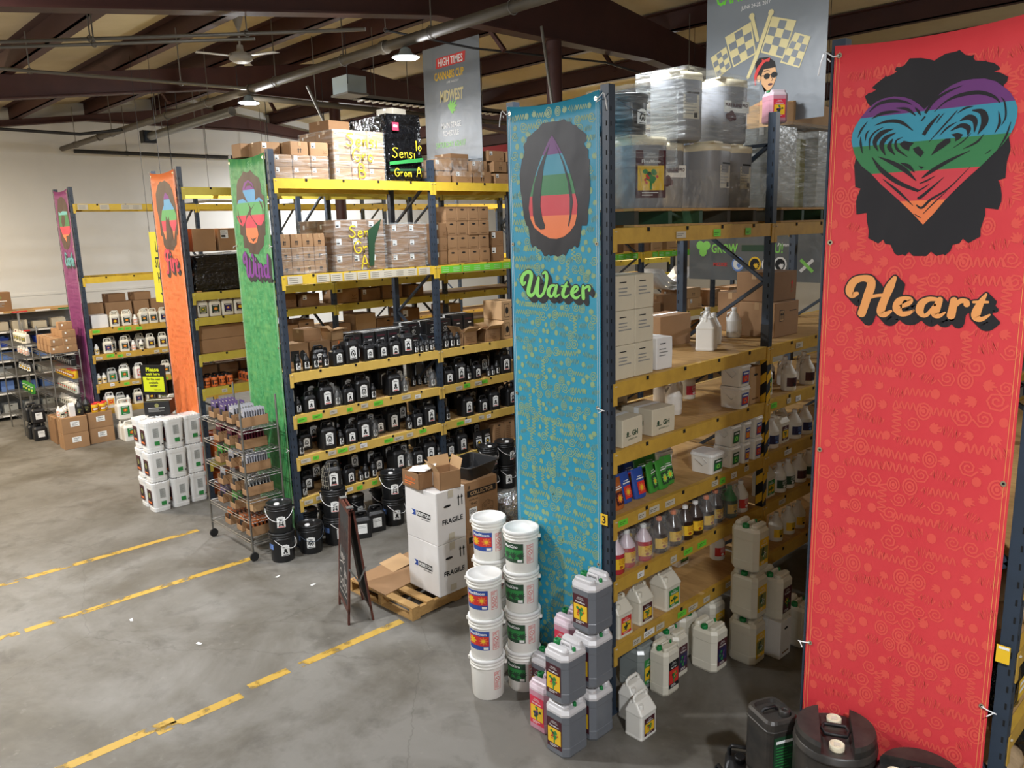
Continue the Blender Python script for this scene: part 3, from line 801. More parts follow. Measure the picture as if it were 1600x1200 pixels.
    'water_cut_polys': [[(-2.148,4.522),(-2.203,4.449),(-2.271,4.349),(-2.318,4.239),(-2.343,4.132),(-2.34,4.009),(-2.316,3.93),(-2.261,3.89),(-2.218,3.894),(-2.21,3.92),(-2.237,3.975),(-2.257,4.067),(-2.249,4.174),(-2.229,4.279),(-2.212,4.368),(-2.171,4.468)],[(-2.096,4.528),(-2.006,4.382),(-1.957,4.262),(-1.929,4.158),(-1.918,4.084),(-1.938,3.982),(-1.963,3.908),(-1.971,3.916),(-1.952,3.997),(-1.95,4.115),(-1.968,4.233),(-2.016,4.368),(-2.066,4.474)]],
    'water_text': [[(-2.44,3.478,0.0162),(-2.468,3.463,0.0329),(-2.483,3.497,0.0384),(-2.459,3.538,0.0351),(-2.41,3.563,0.0295),(-2.376,3.548,0.0405),(-2.377,3.508,0.0405),(-2.401,3.445,0.0439),(-2.409,3.396,0.0439),(-2.381,3.374,0.0302),(-2.346,3.394,0.0263),(-2.319,3.448,0.0285),(-2.292,3.515,0.0259)],[(-2.291,3.517,0.0259),(-2.306,3.453,0.0395),(-2.311,3.395,0.0388),(-2.284,3.372,0.0259),(-2.246,3.393,0.0259),(-2.22,3.443,0.0311),(-2.205,3.496,0.033),(-2.203,3.539,0.033),(-2.217,3.562,0.0259),(-2.245,3.551,0.0155)],[(-2.117,3.464,0.0152),(-2.159,3.454,0.0272),(-2.188,3.409,0.0388),(-2.17,3.379,0.0259),(-2.143,3.384,0.0181),(-2.118,3.433,0.0129)],[(-2.096,3.46,0.028),(-2.115,3.412,0.0356),(-2.11,3.381,0.0277),(-2.068,3.396,0.0102)],[(-1.987,3.493,0.0109),(-2.008,3.459,0.0297),(-2.033,3.406,0.0381),(-2.021,3.379,0.028),(-1.998,3.38,0.0175),(-1.966,3.4,0.0088)],[(-2.046,3.46,0.0119),(-1.976,3.46,0.0149)],[(-1.92,3.413,0.0125),(-1.885,3.438,0.0215),(-1.885,3.461,0.0194),(-1.914,3.456,0.0267),(-1.94,3.414,0.0365),(-1.918,3.381,0.0254),(-1.886,3.378,0.0194),(-1.855,3.401,0.0088)],[(-1.826,3.465,0.0267),(-1.827,3.423,0.0342),(-1.824,3.379,0.0342)],[(-1.824,3.44,0.0167),(-1.79,3.464,0.0196),(-1.763,3.461,0.0238),(-1.766,3.44,0.0238)]],
    'water_shadow': [[(-2.22,3.465),(-2.187,3.429)]],
    'wind_blob': [(-7.27,4.67),(-7.175,4.645),(-7.085,4.669),(-6.986,4.608),(-6.884,4.57),(-6.845,4.489),(-6.85,4.391),(-6.79,4.352),(-6.782,4.254),(-6.814,4.082),(-6.833,3.908),(-6.862,3.896),(-6.897,3.783),(-6.959,3.746),(-7.006,3.72),(-7.056,3.675),(-7.225,3.681),(-7.295,3.693),(-7.314,3.745),(-7.43,3.752),(-7.429,3.903),(-7.5,3.917),(-7.488,4.047),(-7.561,4.127),(-7.514,4.346),(-7.485,4.512),(-7.436,4.573),(-7.339,4.618)],
    'wind': [[(-7.322,4.421),(-7.327,4.465),(-7.27,4.532),(-7.164,4.56),(-7.059,4.519),(-7.009,4.424),(-7.021,4.288),(-7.138,4.223),(-7.241,4.322)],[(-7.181,4.218),(-7.217,4.296),(-7.337,4.345),(-7.456,4.337),(-7.53,4.269),(-7.543,4.14),(-7.488,4.047),(-7.405,4.017),(-7.327,4.069),(-7.288,4.133),(-7.226,4.182)],[(-7.142,4.204),(-7.054,4.264),(-7,4.324),(-6.913,4.348),(-6.826,4.304),(-6.797,4.217),(-6.827,4.082),(-6.922,4.016),(-7.003,4.024),(-7.128,4.103),(-7.166,4.167)],[(-7.203,4.156),(-7.116,4.09),(-7.033,4.012),(-7.011,3.911),(-7.07,3.822),(-7.158,3.803),(-7.269,3.823),(-7.338,3.915),(-7.332,4.044),(-7.274,4.113)]],
    'wind_cut_polys': [[(-7.271,4.456),(-7.231,4.51),(-7.168,4.538),(-7.089,4.509),(-7.036,4.456),(-7.121,4.492),(-7.206,4.49)],[(-7.506,4.243),(-7.513,4.139),(-7.467,4.073),(-7.429,4.046),(-7.422,4.078),(-7.483,4.138)],[(-6.919,4.314),(-6.858,4.281),(-6.828,4.194),(-6.855,4.108),(-6.861,4.22),(-6.901,4.27)],[(-7.229,3.881),(-7.175,3.861),(-7.059,3.879),(-7.16,3.823)]],
    'fire_blob': [(-9.951,4.706),(-9.899,4.694),(-9.784,4.71),(-9.718,4.686),(-9.621,4.647),(-9.539,4.563),(-9.503,4.442),(-9.467,4.321),(-9.475,4.041),(-9.505,3.934),(-9.54,3.934),(-9.578,3.799),(-9.637,3.778),(-9.709,3.716),(-9.816,3.723),(-9.966,3.716),(-10.073,3.8),(-10.077,3.912),(-10.144,3.941),(-10.138,4.151),(-10.193,4.348),(-10.172,4.54),(-10.06,4.658)],
    'fire': [[(-9.813,4.55),(-9.703,4.491),(-9.655,4.409),(-9.554,4.324),(-9.479,4.215),(-9.502,4.095),(-9.599,3.975),(-9.659,3.867),(-9.67,4.004),(-9.748,4.087),(-9.767,4.21),(-9.883,4.062),(-9.958,3.869),(-10.048,4.01),(-10.066,4.163),(-10.003,4.286),(-9.905,4.364),(-9.884,4.472)]],
    'fire_cut_polys': [[(-9.876,4.213),(-9.804,4.143),(-9.735,4.005),(-9.694,3.895),(-9.811,3.868),(-9.921,3.869),(-9.918,4.008)]],
    'earth_blob': [(-15.26,4.676),(-15.113,4.709),(-14.98,4.717),(-14.787,4.655),(-14.69,4.528),(-14.659,4.261),(-14.72,3.995),(-14.834,3.816),(-14.943,3.743),(-15.071,3.716),(-15.252,3.743),(-15.369,3.91),(-15.376,4.169),(-15.365,4.462)],
    'earth': [[(-15.305,4.451),(-15.188,4.42),(-15.043,4.451),(-14.763,4.438),(-14.691,4.191),(-14.687,4.066),(-14.813,3.996),(-15.011,3.98),(-15.002,3.862),(-15.203,3.982),(-15.328,4.131),(-15.338,4.315)]],
    'earth_cut_polys': [[(-15.109,4.381),(-14.928,4.358),(-14.96,4.197),(-15.142,4.137),(-15.202,4.256)]],
}
# ================================================================ cloth banners tied to the rack ends
def fabric(key, hexc, hex2=None, var=None):
    return mat(key, hexc, rough=.5, var=var, hex2=hex2, bump=(1.7, .55, .06), stretch=(1, 1, .55))


for k_, h_ in (('bk_ink', '#232226'), ('bk_brown', '#4a3428'), ('bk_purple', '#6e3a78'), ('bk_teal', '#3d93ab'), ('bk_green', '#3b7f4f'), ('bk_red', '#d0434c'), ('bk_orange', '#ee7f4c'),
               ('bk_peach', '#f0a460'), ('bk_lime', '#8fdd6a'), ('bk_violet', '#80308c'), ('bk_pink', '#d83a52'), ('bk_aqua', '#6fb8bc'), ('bk_sky', '#5aa2cc'), ('bk_leaf', '#58a860')):
    fabric(k_, h_)


def doodle(mb, k, a, b, s, m, fr, off, rg):
    """one printed doodle of kind k at (a, b), about s across"""
    w = s * .09
    if k == 0:      # spiral
        d = rg.choice((-1, 1))
        mb.stroke([(a + d * s * (.06 + .4 * i / 13) * cos(i * .95), b + s * (.06 + .4 * i / 13) * sin(i * .95), w) for i in range(14)], m, fr, off, caps=False, curved=False)
    elif k == 1:    # squiggle
        an = rg.choice((0, 0, pi / 2))
        P = [((i / 10 - .5) * 1.5 * s, s * .2 * (1 if i % 2 else -1)) for i in range(11)]
        mb.stroke([(a + x * cos(an) - y * sin(an), b + x * sin(an) + y * cos(an), w) for x, y in P], m, fr, off, caps=False)
    elif k == 2:    # hand-like leaf
        an = rg.uniform(0, 6.28)
        for i in range(5):
            q = an + (i - 2) * .42
            l = s * (.5 - .07 * abs(i - 2))
            mb.stroke([(a, b, w * 1.6), (a + l * .5 * cos(q), b + l * .5 * sin(q), w * 2), (a + l * cos(q), b + l * sin(q), w * .5)], m, fr, off, caps=False, curved=False)
    elif k == 3:    # scribble
        P = [((i / 9 - .5) * s * .8, s * .28 * (1 if i % 2 else -1) * (1 - abs(i / 9 - .5))) for i in range(10)]
        an = rg.uniform(-.5, .5)
        mb.stroke([(a + x * cos(an) - y * sin(an), b + x * sin(an) + y * cos(an), w * 1.2) for x, y in P], m, fr, off, caps=False, curved=False)
    elif k == 4:    # rings
        for r_ in (.42, .24):
            mb.stroke([(a + s * r_ * .8 * cos(i * pi / 6), b + s * r_ * sin(i * pi / 6), w) for i in range(13)], m, fr, off, caps=False, curved=False)
        mb.disc(a, b, s * .1, s * .12, m, fr, off, 7)
    else:           # filled pebble
        mb.disc(a, b, s * .22, s * .26, m, fr, off, 9)


def clipband(pts, lo, hi):
    def cl(P, f):
        out = []
        for i, p in enumerate(P):
            q = P[(i + 1) % len(P)]
            fp, fq = f(p), f(q)
            if fp >= 0:
                out.append(p)
            if (fp >= 0) != (fq >= 0):
                t = fp / (fp - fq)
                out.append((p[0] + (q[0] - p[0]) * t, p[1] + (q[1] - p[1]) * t))
        return out
    P = cl(pts, lambda p: p[1] - lo)
    return cl(P, lambda p: hi - p[1]) if len(P) > 2 else []


def banner(key, label, x0, x1, base, doodlecol, bandcols, bands, blobcol, textcol, textoutline, seed, dood=.105, ties=()):
    rg = random.Random(seed)
    xc, zb, zt = (x0 + x1) / 2, .22, 4.845
    Y = -.014
    t = thing('banner', label, 'banner', (xc, Y, zb))
    fr = (V3((-xc, 0, -zb)), V3((1, 0, 0)), V3((0, 0, 1)), V3((0, -1, 0)))
    c = MB()
    nx, nz = 8, 30
    sag = lambda u: -.035 * (1 - (2 * u - 1) ** 2)
    g = [[(x0 + (x1 - x0) * i / nx - xc, d, zb + (zt + sag(i / nx) - zb) * j / nz - zb) for i in range(nx + 1)] for d in (0, .003) for j in range(nz + 1)]
    vs = [p for r_ in g for p in r_]
    fs = []
    N, L = nx + 1, nz + 1
    for j in range(nz):
        for i in range(nx):
            q = j * N + i
            fs.append((q, q + 1, q + N + 1, q + N))
            q += N * L
            fs.append((q + N, q + N + 1, q + 1, q))
    for i in range(nx):
        q = (L - 1) * N + i
        fs.append((q, q + 1, q + 1 + N * L, q + N * L))
    c.add(vs, fs, base, True)
    obj('fabric', c, t)
    p = MB()
    z = zb + .06
    row = 0
    while z < zt - .09:
        x = x0 + .07 + (row % 2) * dood * .4
        while x < x1 - .05:
            kd = rg.choice((0, 0, 1, 1, 2, 2, 2, 3, 3, 4, 5))
            if kd == 1 and not x0 + .1 < x < x1 - .1:
                kd = 2
            doodle(p, kd, x + rg.uniform(-.012, .012), z + rg.uniform(-.012, .012), dood * rg.uniform(.85, 1.1), doodlecol, fr, .0012, rg)
            x += dood * .86
        z += dood * .8
        row += 1
    obj('doodle_print', p, t, kind='stuff')
    h = MB()
    for xs in (x0 + .012, x0 + .03, x1 - .012, x1 - .03):
        h.rect(xs - .0012, xs + .0012, zb, zt - .03, textcol if key == 'heart' else 'white', fr, .0018)
    obj('hem_stitching', h, t)
    e = MB()
    e.flat(TRACE[key + '_blob'], blobcol, fr, .0024)
    obj('emblem_shape', e, t)
    e = MB()
    polys = TRACE[key]
    polys = polys if isinstance(polys[0], list) else [polys]
    for P in polys:
        for (lo, hi), m in zip(bands, bandcols):
            q = clipband(P, lo, hi)
            if len(q) > 2:
                e.flat(q, m, fr, .0036)
    for P in TRACE.get(key + '_cut_polys', []):
        e.flat(P, blobcol, fr, .0048)
    for P in TRACE.get(key + '_cuts', []):
        e.stroke(P, blobcol, fr, .0048, caps=False)
    obj('emblem', e, t)
    L_ = MB()
    if key + '_text' in TRACE:
        T = TRACE[key + '_text']
        (ax, az), (bx, bz) = TRACE[key + '_shadow'][0]
        dx, dz = bx - ax, bz - az
    else:
        T, dx, dz = SMALLTEXT[key], .06, -.05
    for i in range(9):
        for st in T:
            L_.stroke(st, 'bk_ink', fr, .0026 + .00005 * i, grow=.007, shift=(dx * i / 8, dz * i / 8))
    for st in T:
        L_.stroke(st, 'bk_ink', fr, .0036, grow=.008)
    if textoutline:
        for st in T:
            L_.stroke(st, textoutline, fr, .0042, grow=.004)
    for st in T:
        L_.stroke(st, textcol, fr, .0048, grow=-.003 if textoutline else 0)
    obj('lettering', L_, t)
    for zg in (4.79, 3.78, 2.55, 1.28):
        for xg, sd in ((x0 + .03, -1), (x1 - .03, 1)):
            g_ = MB().stroke([(xg + .011 * cos(i * pi / 5), zg + .011 * sin(i * pi / 5), .008) for i in range(11)], 'grommet', fr, .006, caps=False, curved=False).disc(xg, zg, .008, .008, 'postslot', fr, .0055, 8)
            o = obj('grommet', g_, t)
            if (zg, sd) in ties:
                O = V3((-xc, 0, -zb))
                a = O + V3((xg, -.008, zg))
                tie = [a, a + V3((sd * .03, -.008, -.004)), a + V3((sd * .075, -.004, -.012 if zg < 4 else .03))]
                if zg > 4.7:
                    tie += [a + V3((sd * .085, -.004, .02)), a + V3((sd * .1, -.006, -.03)), a + V3((sd * .112, -.006, -.09))]
                obj('zip_tie', MB().tube(tie, .004, 'ziptie', 5).tube([a + V3((sd * .06, -.01, -.01)), a + V3((sd * .035, -.03, -.03))], .0035, 'ziptie', 5), o)
    return t


def script(word, x, z, h, w):
    """small swash lettering from strokes; glyphs in units of the x-height"""
    G = {'W': ([[(.25, 1.2, .2), (.0, 1.1, .25), (.05, 1.6, .3), (.45, 1.8, .3), (.5, .9, .35), (.5, .15, .3), (.8, .1, .25), (1.0, .9, .28), (1.05, 1.4, .2)], [(1.02, .6, .3), (1.1, .1, .28), (1.5, .2, .25), (1.7, 1.0, .28), (1.65, 1.7, .25), (1.4, 1.6, .15)]], 1.85),
         'i': ([[(.15, 1., .28), (.15, .2, .3), (.4, .1, .15)], [(.2, 1.4, .24), (.22, 1.42, .24)]], .5),
         'n': ([[(.12, 1., .25), (.12, 0., .28)], [(.15, .7, .18), (.5, 1., .25), (.6, .6, .3), (.6, .1, .25), (.8, .1, .12)]], .9),
         'd': ([[(.7, .9, .15), (.2, .8, .3), (.15, .3, .3), (.45, .05, .22), (.75, .5, .15)], [(.85, 1.7, .25), (.75, .7, .3), (.75, .1, .28), (1.0, .1, .12)]], 1.05),
         'F': ([[(.5, .95, .15), (.1, 1.0, .25), (.0, 1.45, .28), (.5, 1.75, .25), (.95, 1.6, .25), (1.1, 1.8, .15)], [(.65, 1.6, .32), (.55, .9, .35), (.4, -.1, .3), (.0, -.15, .22)], [(.35, .85, .15), (.9, .95, .2)]], 1.1),
         'r': ([[(.12, 1., .26), (.12, 0., .28)], [(.15, .6, .15), (.45, .95, .22), (.6, .85, .26)]], .7),
         'e': ([[(.15, .5, .14), (.5, .7, .2), (.4, .98, .18), (.12, .7, .3), (.2, .15, .28), (.5, .05, .18), (.7, .25, .1)]], .78),
         'E': ([[(.8, 1.5, .25), (.4, 1.75, .22), (.15, 1.4, .3), (.45, .95, .22), (.1, .5, .3), (.3, .05, .28), (.8, .1, .2), (.95, .4, .12)]], 1.0),
         'a': ([[(.6, .95, .12), (.2, .8, .28), (.15, .25, .3), (.4, .05, .2), (.65, .5, .14)], [(.72, .95, .22), (.65, .2, .28), (.9, .1, .12)]], .95),
         't': ([[(.3, 1.5, .15), (.25, .8, .28), (.25, .2, .28), (.5, .08, .12)], [(.0, 1., .14), (.55, 1., .16)]], .6),
         'h': ([[(.15, 1.7, .24), (.12, 0., .28)], [(.15, .6, .15), (.5, .95, .22), (.6, .6, .28), (.6, .1, .24), (.8, .1, .12)]], .9)}
    tot = sum(G[c][1] for c in word)
    sx = w / tot
    out = []
    cx = x
    for c in word:
        for st in G[c][0]:
            out.append([(cx + a * sx, z + b * h, ww * .9 * (sx + h) / 2) for a, b, ww in st])
        cx += G[c][1] * sx
    return out


SMALLTEXT = {'wind': script('Wind', -7.47, 3.40, .155, .68), 'fire': script('Fire', -10.07, 3.42, .17, .5), 'earth': script('Earth', -15.28, 3.42, .14, .58)}
BB = [(4.445, 9), (4.297, 4.445), (4.147, 4.297), (3.995, 4.147), (0, 3.995)]
fabric('bn_red', '#d63a42', '#e04a4d', (1.2, .6)); fabric('bn_redd', '#e2564c')
fabric('bn_blue', '#2590b0', '#3a9cb4', (1.5, .5)); fabric('bn_blued', '#8ba77c')
fabric('bn_green', '#2f8a4e', '#69a860', (9, .9)); fabric('bn_greend', '#55a565')
fabric('bn_orange', '#dd6d38', '#e8853f', (1.5, .6)); fabric('bn_oranged', '#e57c42')
fabric('bn_purple', '#7a2e6a', '#8c3d7c', (1.5, .6)); fabric('bn_purpled', '#853a76')
STD = ('bk_purple', 'bk_teal', 'bk_green', 'bk_red', 'bk_orange')
PALE = ('bk_violet', 'bk_sky', 'bk_leaf', 'bk_pink', 'bk_orange')
banner('heart', 'tall red banner with a striped heart emblem above the word heart', .024, 1.062, 'bn_red', 'bn_redd', STD, BB, 'bk_ink', 'bk_peach', None, 1, .112, ((4.79, -1), (1.28, -1), (1.28, 1)))
banner('water', 'tall teal banner with a striped water drop above the word water', -2.605, -1.662, 'bn_blue', 'bn_blued', STD, BB, 'bk_ink', 'bk_lime', None, 2, .09, ((4.79, 1), (4.79, -1), (2.55, 1)))
banner('wind', 'tall green banner with a four bladed pinwheel above the word wind', -7.66, -6.715, 'bn_green', 'bn_greend', PALE, BB, 'bk_brown', 'bk_violet', 'bk_purple', 3, .1, ((3.78, 1), (1.28, 1), (3.78, -1)))
banner('fire', 'tall orange banner with a striped flame above the word fire', -10.33, -9.42, 'bn_orange', 'bn_oranged', PALE, [(4.45, 9)] + BB[1:], 'bk_brown', 'bk_pink', 'bk_red', 4, .1, ((1.28, 1),))
banner('earth', 'far purple banner with a round striped emblem above the word earth', -15.49, -14.6, 'bn_purple', 'bn_purpled', ('bk_violet', 'bk_aqua', 'bk_green', 'bk_pink', 'bk_orange'), [(4.6, 9), (4.38, 4.6), (4.164, 4.38), (4.01, 4.164), (0, 4.01)], 'bk_brown', 'bk_aqua', 'bk_teal', 5, .1)

# ================================================================ posters hung from the roof
def poster(name, label, x0, x1, y, z0, z1, top, m='poster', roof=True):
    xc = (x0 + x1) / 2
    t = thing(name, label, 'poster', (xc, y, z0))
    fr = (V3((-xc, -.004, -z0)), V3((1, 0, 0)), V3((0, 0, 1)), V3((0, -1, 0)))
    obj('sheet', MB().box(x0 - xc, x1 - xc, -.003, .003, 0, z1 - z0, m), t)
    for x in (x0 + .03, x1 - .03):
        obj('cord', MB().tube([(x - xc, 0, z1 - z0 - .02), (x - xc, 0, top - z0)], .004, 'pipeblack', 4), t)
    return t, fr


def leaf(mb, x, z, s, m, fr, off):
    for q in (-1.35, -.8, -.35, 0, .35, .8, 1.35):
        l = s * (1 - .38 * abs(q))
        q += pi / 2 - .9
        mb.stroke([(x, z, s * .05), (x + l * .55 * cos(q), z + l * .55 * sin(q), s * .2), (x + l * cos(q), z + l * sin(q), s * .02)], m, fr, off, caps=False)


t, fr = poster('hanging_poster', 'grey poster listing the main stage schedule, hanging above the brown cartons', -8.03, -6.73, 3.4, 4.74, 6.59, roofz(3.4) + .1)
p = MB()
p.flat([(-7.72, 6.275), (-7.05, 6.285), (-7.03, 6.43), (-7.70, 6.42)], 'red', fr, .002)
p.text('HIGH TIMES', .15, fr, 'white', .003, -7.375, 6.3, bold=.02, sx=.72)
p.text('CANNABIS CUP', .155, fr, 'labelyellow', .002, -7.42, 6.11, bold=.025, sx=.62)
p.text('JUNE 24-25, 2017', .042, fr, 'white', .002, -7.34, 6.04, sx=.9)
p.text('MIDWEST', .22, fr, 'postergold', .002, -7.38, 5.79, bold=.03, sx=.56, skew=.12)
leaf(p, -7.42, 5.66, .2, 'lime', fr, .002)
p.text('MAIN STAGE', .115, fr, 'white', .002, -7.41, 5.405, bold=.015, sx=.7)
p.text('SCHEDULE', .105, fr, 'white', .002, -7.42, 5.295, bold=.015, sx=.72)
p.text('SATURDAY 6/24/17', .115, fr, 'lime', .002, -7.44, 5.13, sx=.72)
obj('print', p, t)
t, fr = poster('hanging_poster', 'grey poster of checkered flags and a woman in sunglasses, hanging over the drums', -2.75, -1.46, 3.0, 4.86, 6.5, roofz(3.0) + .1)
p = MB()
F_ = {'f1': [(-2.533, 5.748), (-2.244, 5.84), (-2.179, 5.533), (-2.428, 5.442)], 'f2': [(-2.021, 5.847), (-1.768, 5.761), (-1.891, 5.439), (-2.129, 5.536)],
      'f3': [(-1.776, 5.658), (-1.619, 5.592), (-1.719, 5.329), (-1.92, 5.41)], 'f4': [(-2.695, 5.577), (-2.516, 5.657), (-2.452, 5.449), (-2.615, 5.356)]}
for key, P in F_.items():
    p.flat(P[::-1], 'postergold', fr, .002)
    nc, nr = (3, 4)
    q = lambda a, b: tuple((P[0][i] * (1 - a) + P[1][i] * a) * (1 - b) + (P[3][i] * (1 - a) + P[2][i] * a) * b for i in (0, 1))
    for i in range(nc):
        for j in range(nr):
            if (i + j) % 2:
                a0, a1, b0, b1 = (.05 + .9 * v for v in (i / nc, (i + 1) / nc, j / nr, (j + 1) / nr))
                p.flat([q(a0, b0), q(a0, b1), q(a1, b1), q(a1, b0)], 'poster', fr, .003)
for P in ([(-2.237, 5.889, .0383), (-2.165, 5.655, .034)], [(-2.031, 5.883, .0376), (-2.177, 5.501, .0418), (-2.259, 5.324, .034)]):
    p.stroke(P, 'postergold', fr, .0035)
    p.disc(P[0][0], P[0][1], .03, .03, 'postergold', fr, .0035)
p.flat([(-2.184, 5.44), (-2.141, 5.487), (-2.041, 5.479), (-1.978, 5.43), (-1.962, 5.374), (-2.028, 5.372), (-2.091, 5.37), (-2.112, 5.318), (-2.134, 5.29), (-2.17, 5.33)], 'chalk', fr, .004)
p.flat([(-2.109, 5.239), (-2.012, 5.179), (-2.032, 5.127), (-2.107, 5.081), (-2.216, 5.038), (-2.252, 4.994), (-2.102, 4.945), (-1.975, 4.93), (-1.925, 5.019)], 'skin', fr, .004)
p.flat([(-2.091, 5.37), (-1.966, 5.374), (-1.951, 5.318), (-1.958, 5.265), (-1.982, 5.206), (-2.012, 5.175), (-2.066, 5.194), (-2.109, 5.239), (-2.112, 5.318)], 'skin', fr, .005)
p.disc(-2.138, 5.291, .022, .035, 'skin', fr, .005)
p.stroke([(-2.032, 5.462, .017), (-2.094, 5.441, .0255), (-2.146, 5.386, .0347), (-2.175, 5.312, .0306), (-2.173, 5.24, .0139)], 'red', fr, .006)
p.flat([(-2.113, 5.475), (-2.072, 5.449), (-2.023, 5.468), (-2.031, 5.435), (-2.071, 5.441), (-2.103, 5.438)], 'red', fr, .0065)
for x, z in ((-2.052, 5.303), (-1.976, 5.306)):
    p.disc(x, z, .033, .028, 'ink', fr, .006, 12)
p.stroke([(-2.11, 5.312, .006), (-2.01, 5.312, .006), (-1.95, 5.31, .006)], 'ink', fr, .006, caps=False)
p.stroke([(-2.09, 5.348, .006), (-2.05, 5.356, .008), (-2.02, 5.345, .004)], 'ink', fr, .006, caps=False)
p.disc(-2.013, 5.222, .026, .012, 'maroon', fr, .006)
p.stroke([(-2.005, 5.29, .004), (-1.99, 5.262, .005), (-2.008, 5.256, .004)], 'ink', fr, .006, caps=False)
p.flat([(-2.216, 5.03), (-2.124, 5.043), (-2.04, 4.977), (-1.979, 5.025), (-1.898, 5.008), (-1.842, 4.915), (-2.251, 4.925)], 'red', fr, .005)
p.text('CANNABIS CUP', .2, fr, 'greentag', .002, -2.2, 6.06, bold=.025, sx=.62)
p.text('JUNE 24-25, 2017', .05, fr, 'white', .002, -2.2, 5.97, sx=.85)
obj('print', p, t)
t, fr = poster('hanging_poster', 'dark see-through poster with a green grow headline and round badges beyond the teal rack', -5.6, -3.3, 7.0, 2.98, 4.2, roofz(7) + .1, 'panel_clear')
p = MB()
p.text('GROW', .2, fr, 'lime', .003, -4.93, 3.42, bold=.03, sx=.75)
p.rect(-4.62, -4.1, 3.44, 3.54, 'darkgreen', fr, .003).text('U!', .2, fr, 'lime', .003, -3.98, 3.42, bold=.03, sx=.75)
for i, a in enumerate((0, 2.09, 4.18)):
    p.disc(-5.33 + .07 * cos(a + .5), 3.5 + .07 * sin(a + .5), .075, .075, 'lime', fr, .003)
p.text('MOXIE', .085, fr, 'red', .003, -5.0, 3.2, bold=.03)
for x, c1, c2 in ((-4.68, 'bluepack', 'white'), (-4.38, 'labelyellow', 'ink'), (-3.95, 'white', 'ink'), (-4.15, 'white', 'ink')):
    p.disc(x, 3.24, .11, .12, c1, fr, .003, 16)
    p.disc(x, 3.24, .085, .09, c2, fr, .004, 16)
    leaf(p, x, 3.2, .09, c1, fr, .005)
p.stroke([(-3.62, 3.14, .05), (-3.42, 3.32, .05)], 'white', fr, .003, caps=False)
p.stroke([(-3.62, 3.32, .05), (-3.42, 3.14, .05)], 'lime', fr, .0035, caps=False)
p.text('Advanced', .075, fr, 'white', .003, -3.86, 3.52, bold=.02)
obj('print', p, t)
t = thing('red_drape', 'plain red cloth hung far behind the stacked cartons', 'cloth', (-12.6, 9.0, 5.45))
obj('cloth', MB().box(-.75, .9, -.004, .004, 0, .42, 'redcloth'), t)
for x in (-.7, .85):
    obj('cord', MB().tube([(x, 0, .4), (x, 0, roofz(9) + .1 - 5.45)], .004, 'pipeblack', 4), t)
# ================================================================ the kinds of goods (label side faces +X, base at z 0)
def lines(m, fr, a0, a1, b1, n, dz, h, c, off=.0015, rg=rnd):
    for i in range(n):
        m.rect(a0, a0 + (a1 - a0) * rg.uniform(.55, 1), b1 - i * dz - h, b1 - i * dz, c, fr, off)
    return m


def bucket(body, lidm, r, h, label, handle='white', spout=True, turn=0, rt=None):
    rt = rt or r * 1.08
    b = MB().lathe([(r * .96, 0), (r, .012), (r + (rt - r) * .78, h * .78)], body, 22, cap1=False)
    b.lathe([(rt, h * .78), (rt * 1.045, h * .785), (rt * 1.045, h * .81), (rt, h * .815), (rt, h * .86), (rt * 1.04, h * .865), (rt * 1.04, h * .885), (rt, h * .89), (rt, h * .93)], body, 22, cap0=False, cap1=False)
    l = MB().lathe([(rt * 1.03, h * .925), (rt * 1.055, h * .93), (rt * 1.055, h * .985), (rt * 1.02, h), (rt * .93, h), (rt * .91, h * .975), (rt * .1, h * .972)], lidm, 22)
    subs = []
    if spout:
        subs.append(('spout_cap', MB().lathe([(.032, 0), (.032, .014), (.026, .018)], 'white', 14, (.07, -.03, h * .975)).lathe([(.01, 0), (.01, .012)], 'white', 10, (-.07, .05, h * .975))))
    hd = MB()
    pts = [((rt + .014) * cos(a) * (1 if False else 1), (rt + .012) * sin(a), h * .84 - .17 * abs(cos(a)) ** 1.0 * 0 - .13 * sin(max(0, min(pi, (a - pi / 2) / 1.0))) * 0) for a in ()]
    for i in range(13):
        a = -pi / 2 + pi * i / 12
        pts.append(((rt + .016) * cos(a), (rt + .016) * sin(a), h * .84 - .14 * cos(a)))
    tr = R(turn)
    pts = [(x * cos(tr) - y * sin(tr), x * sin(tr) + y * cos(tr), z) for x, y, z in pts]
    hd.tube(pts, .0045, handle, 5)
    for i in (0, -1):
        hd.lathe([(.014, -.012), (.014, .012)], body, 8, pts[i])
    return [('pail', b), ('lid', l, None, subs), ('bail_handle', hd), ('label', label)]


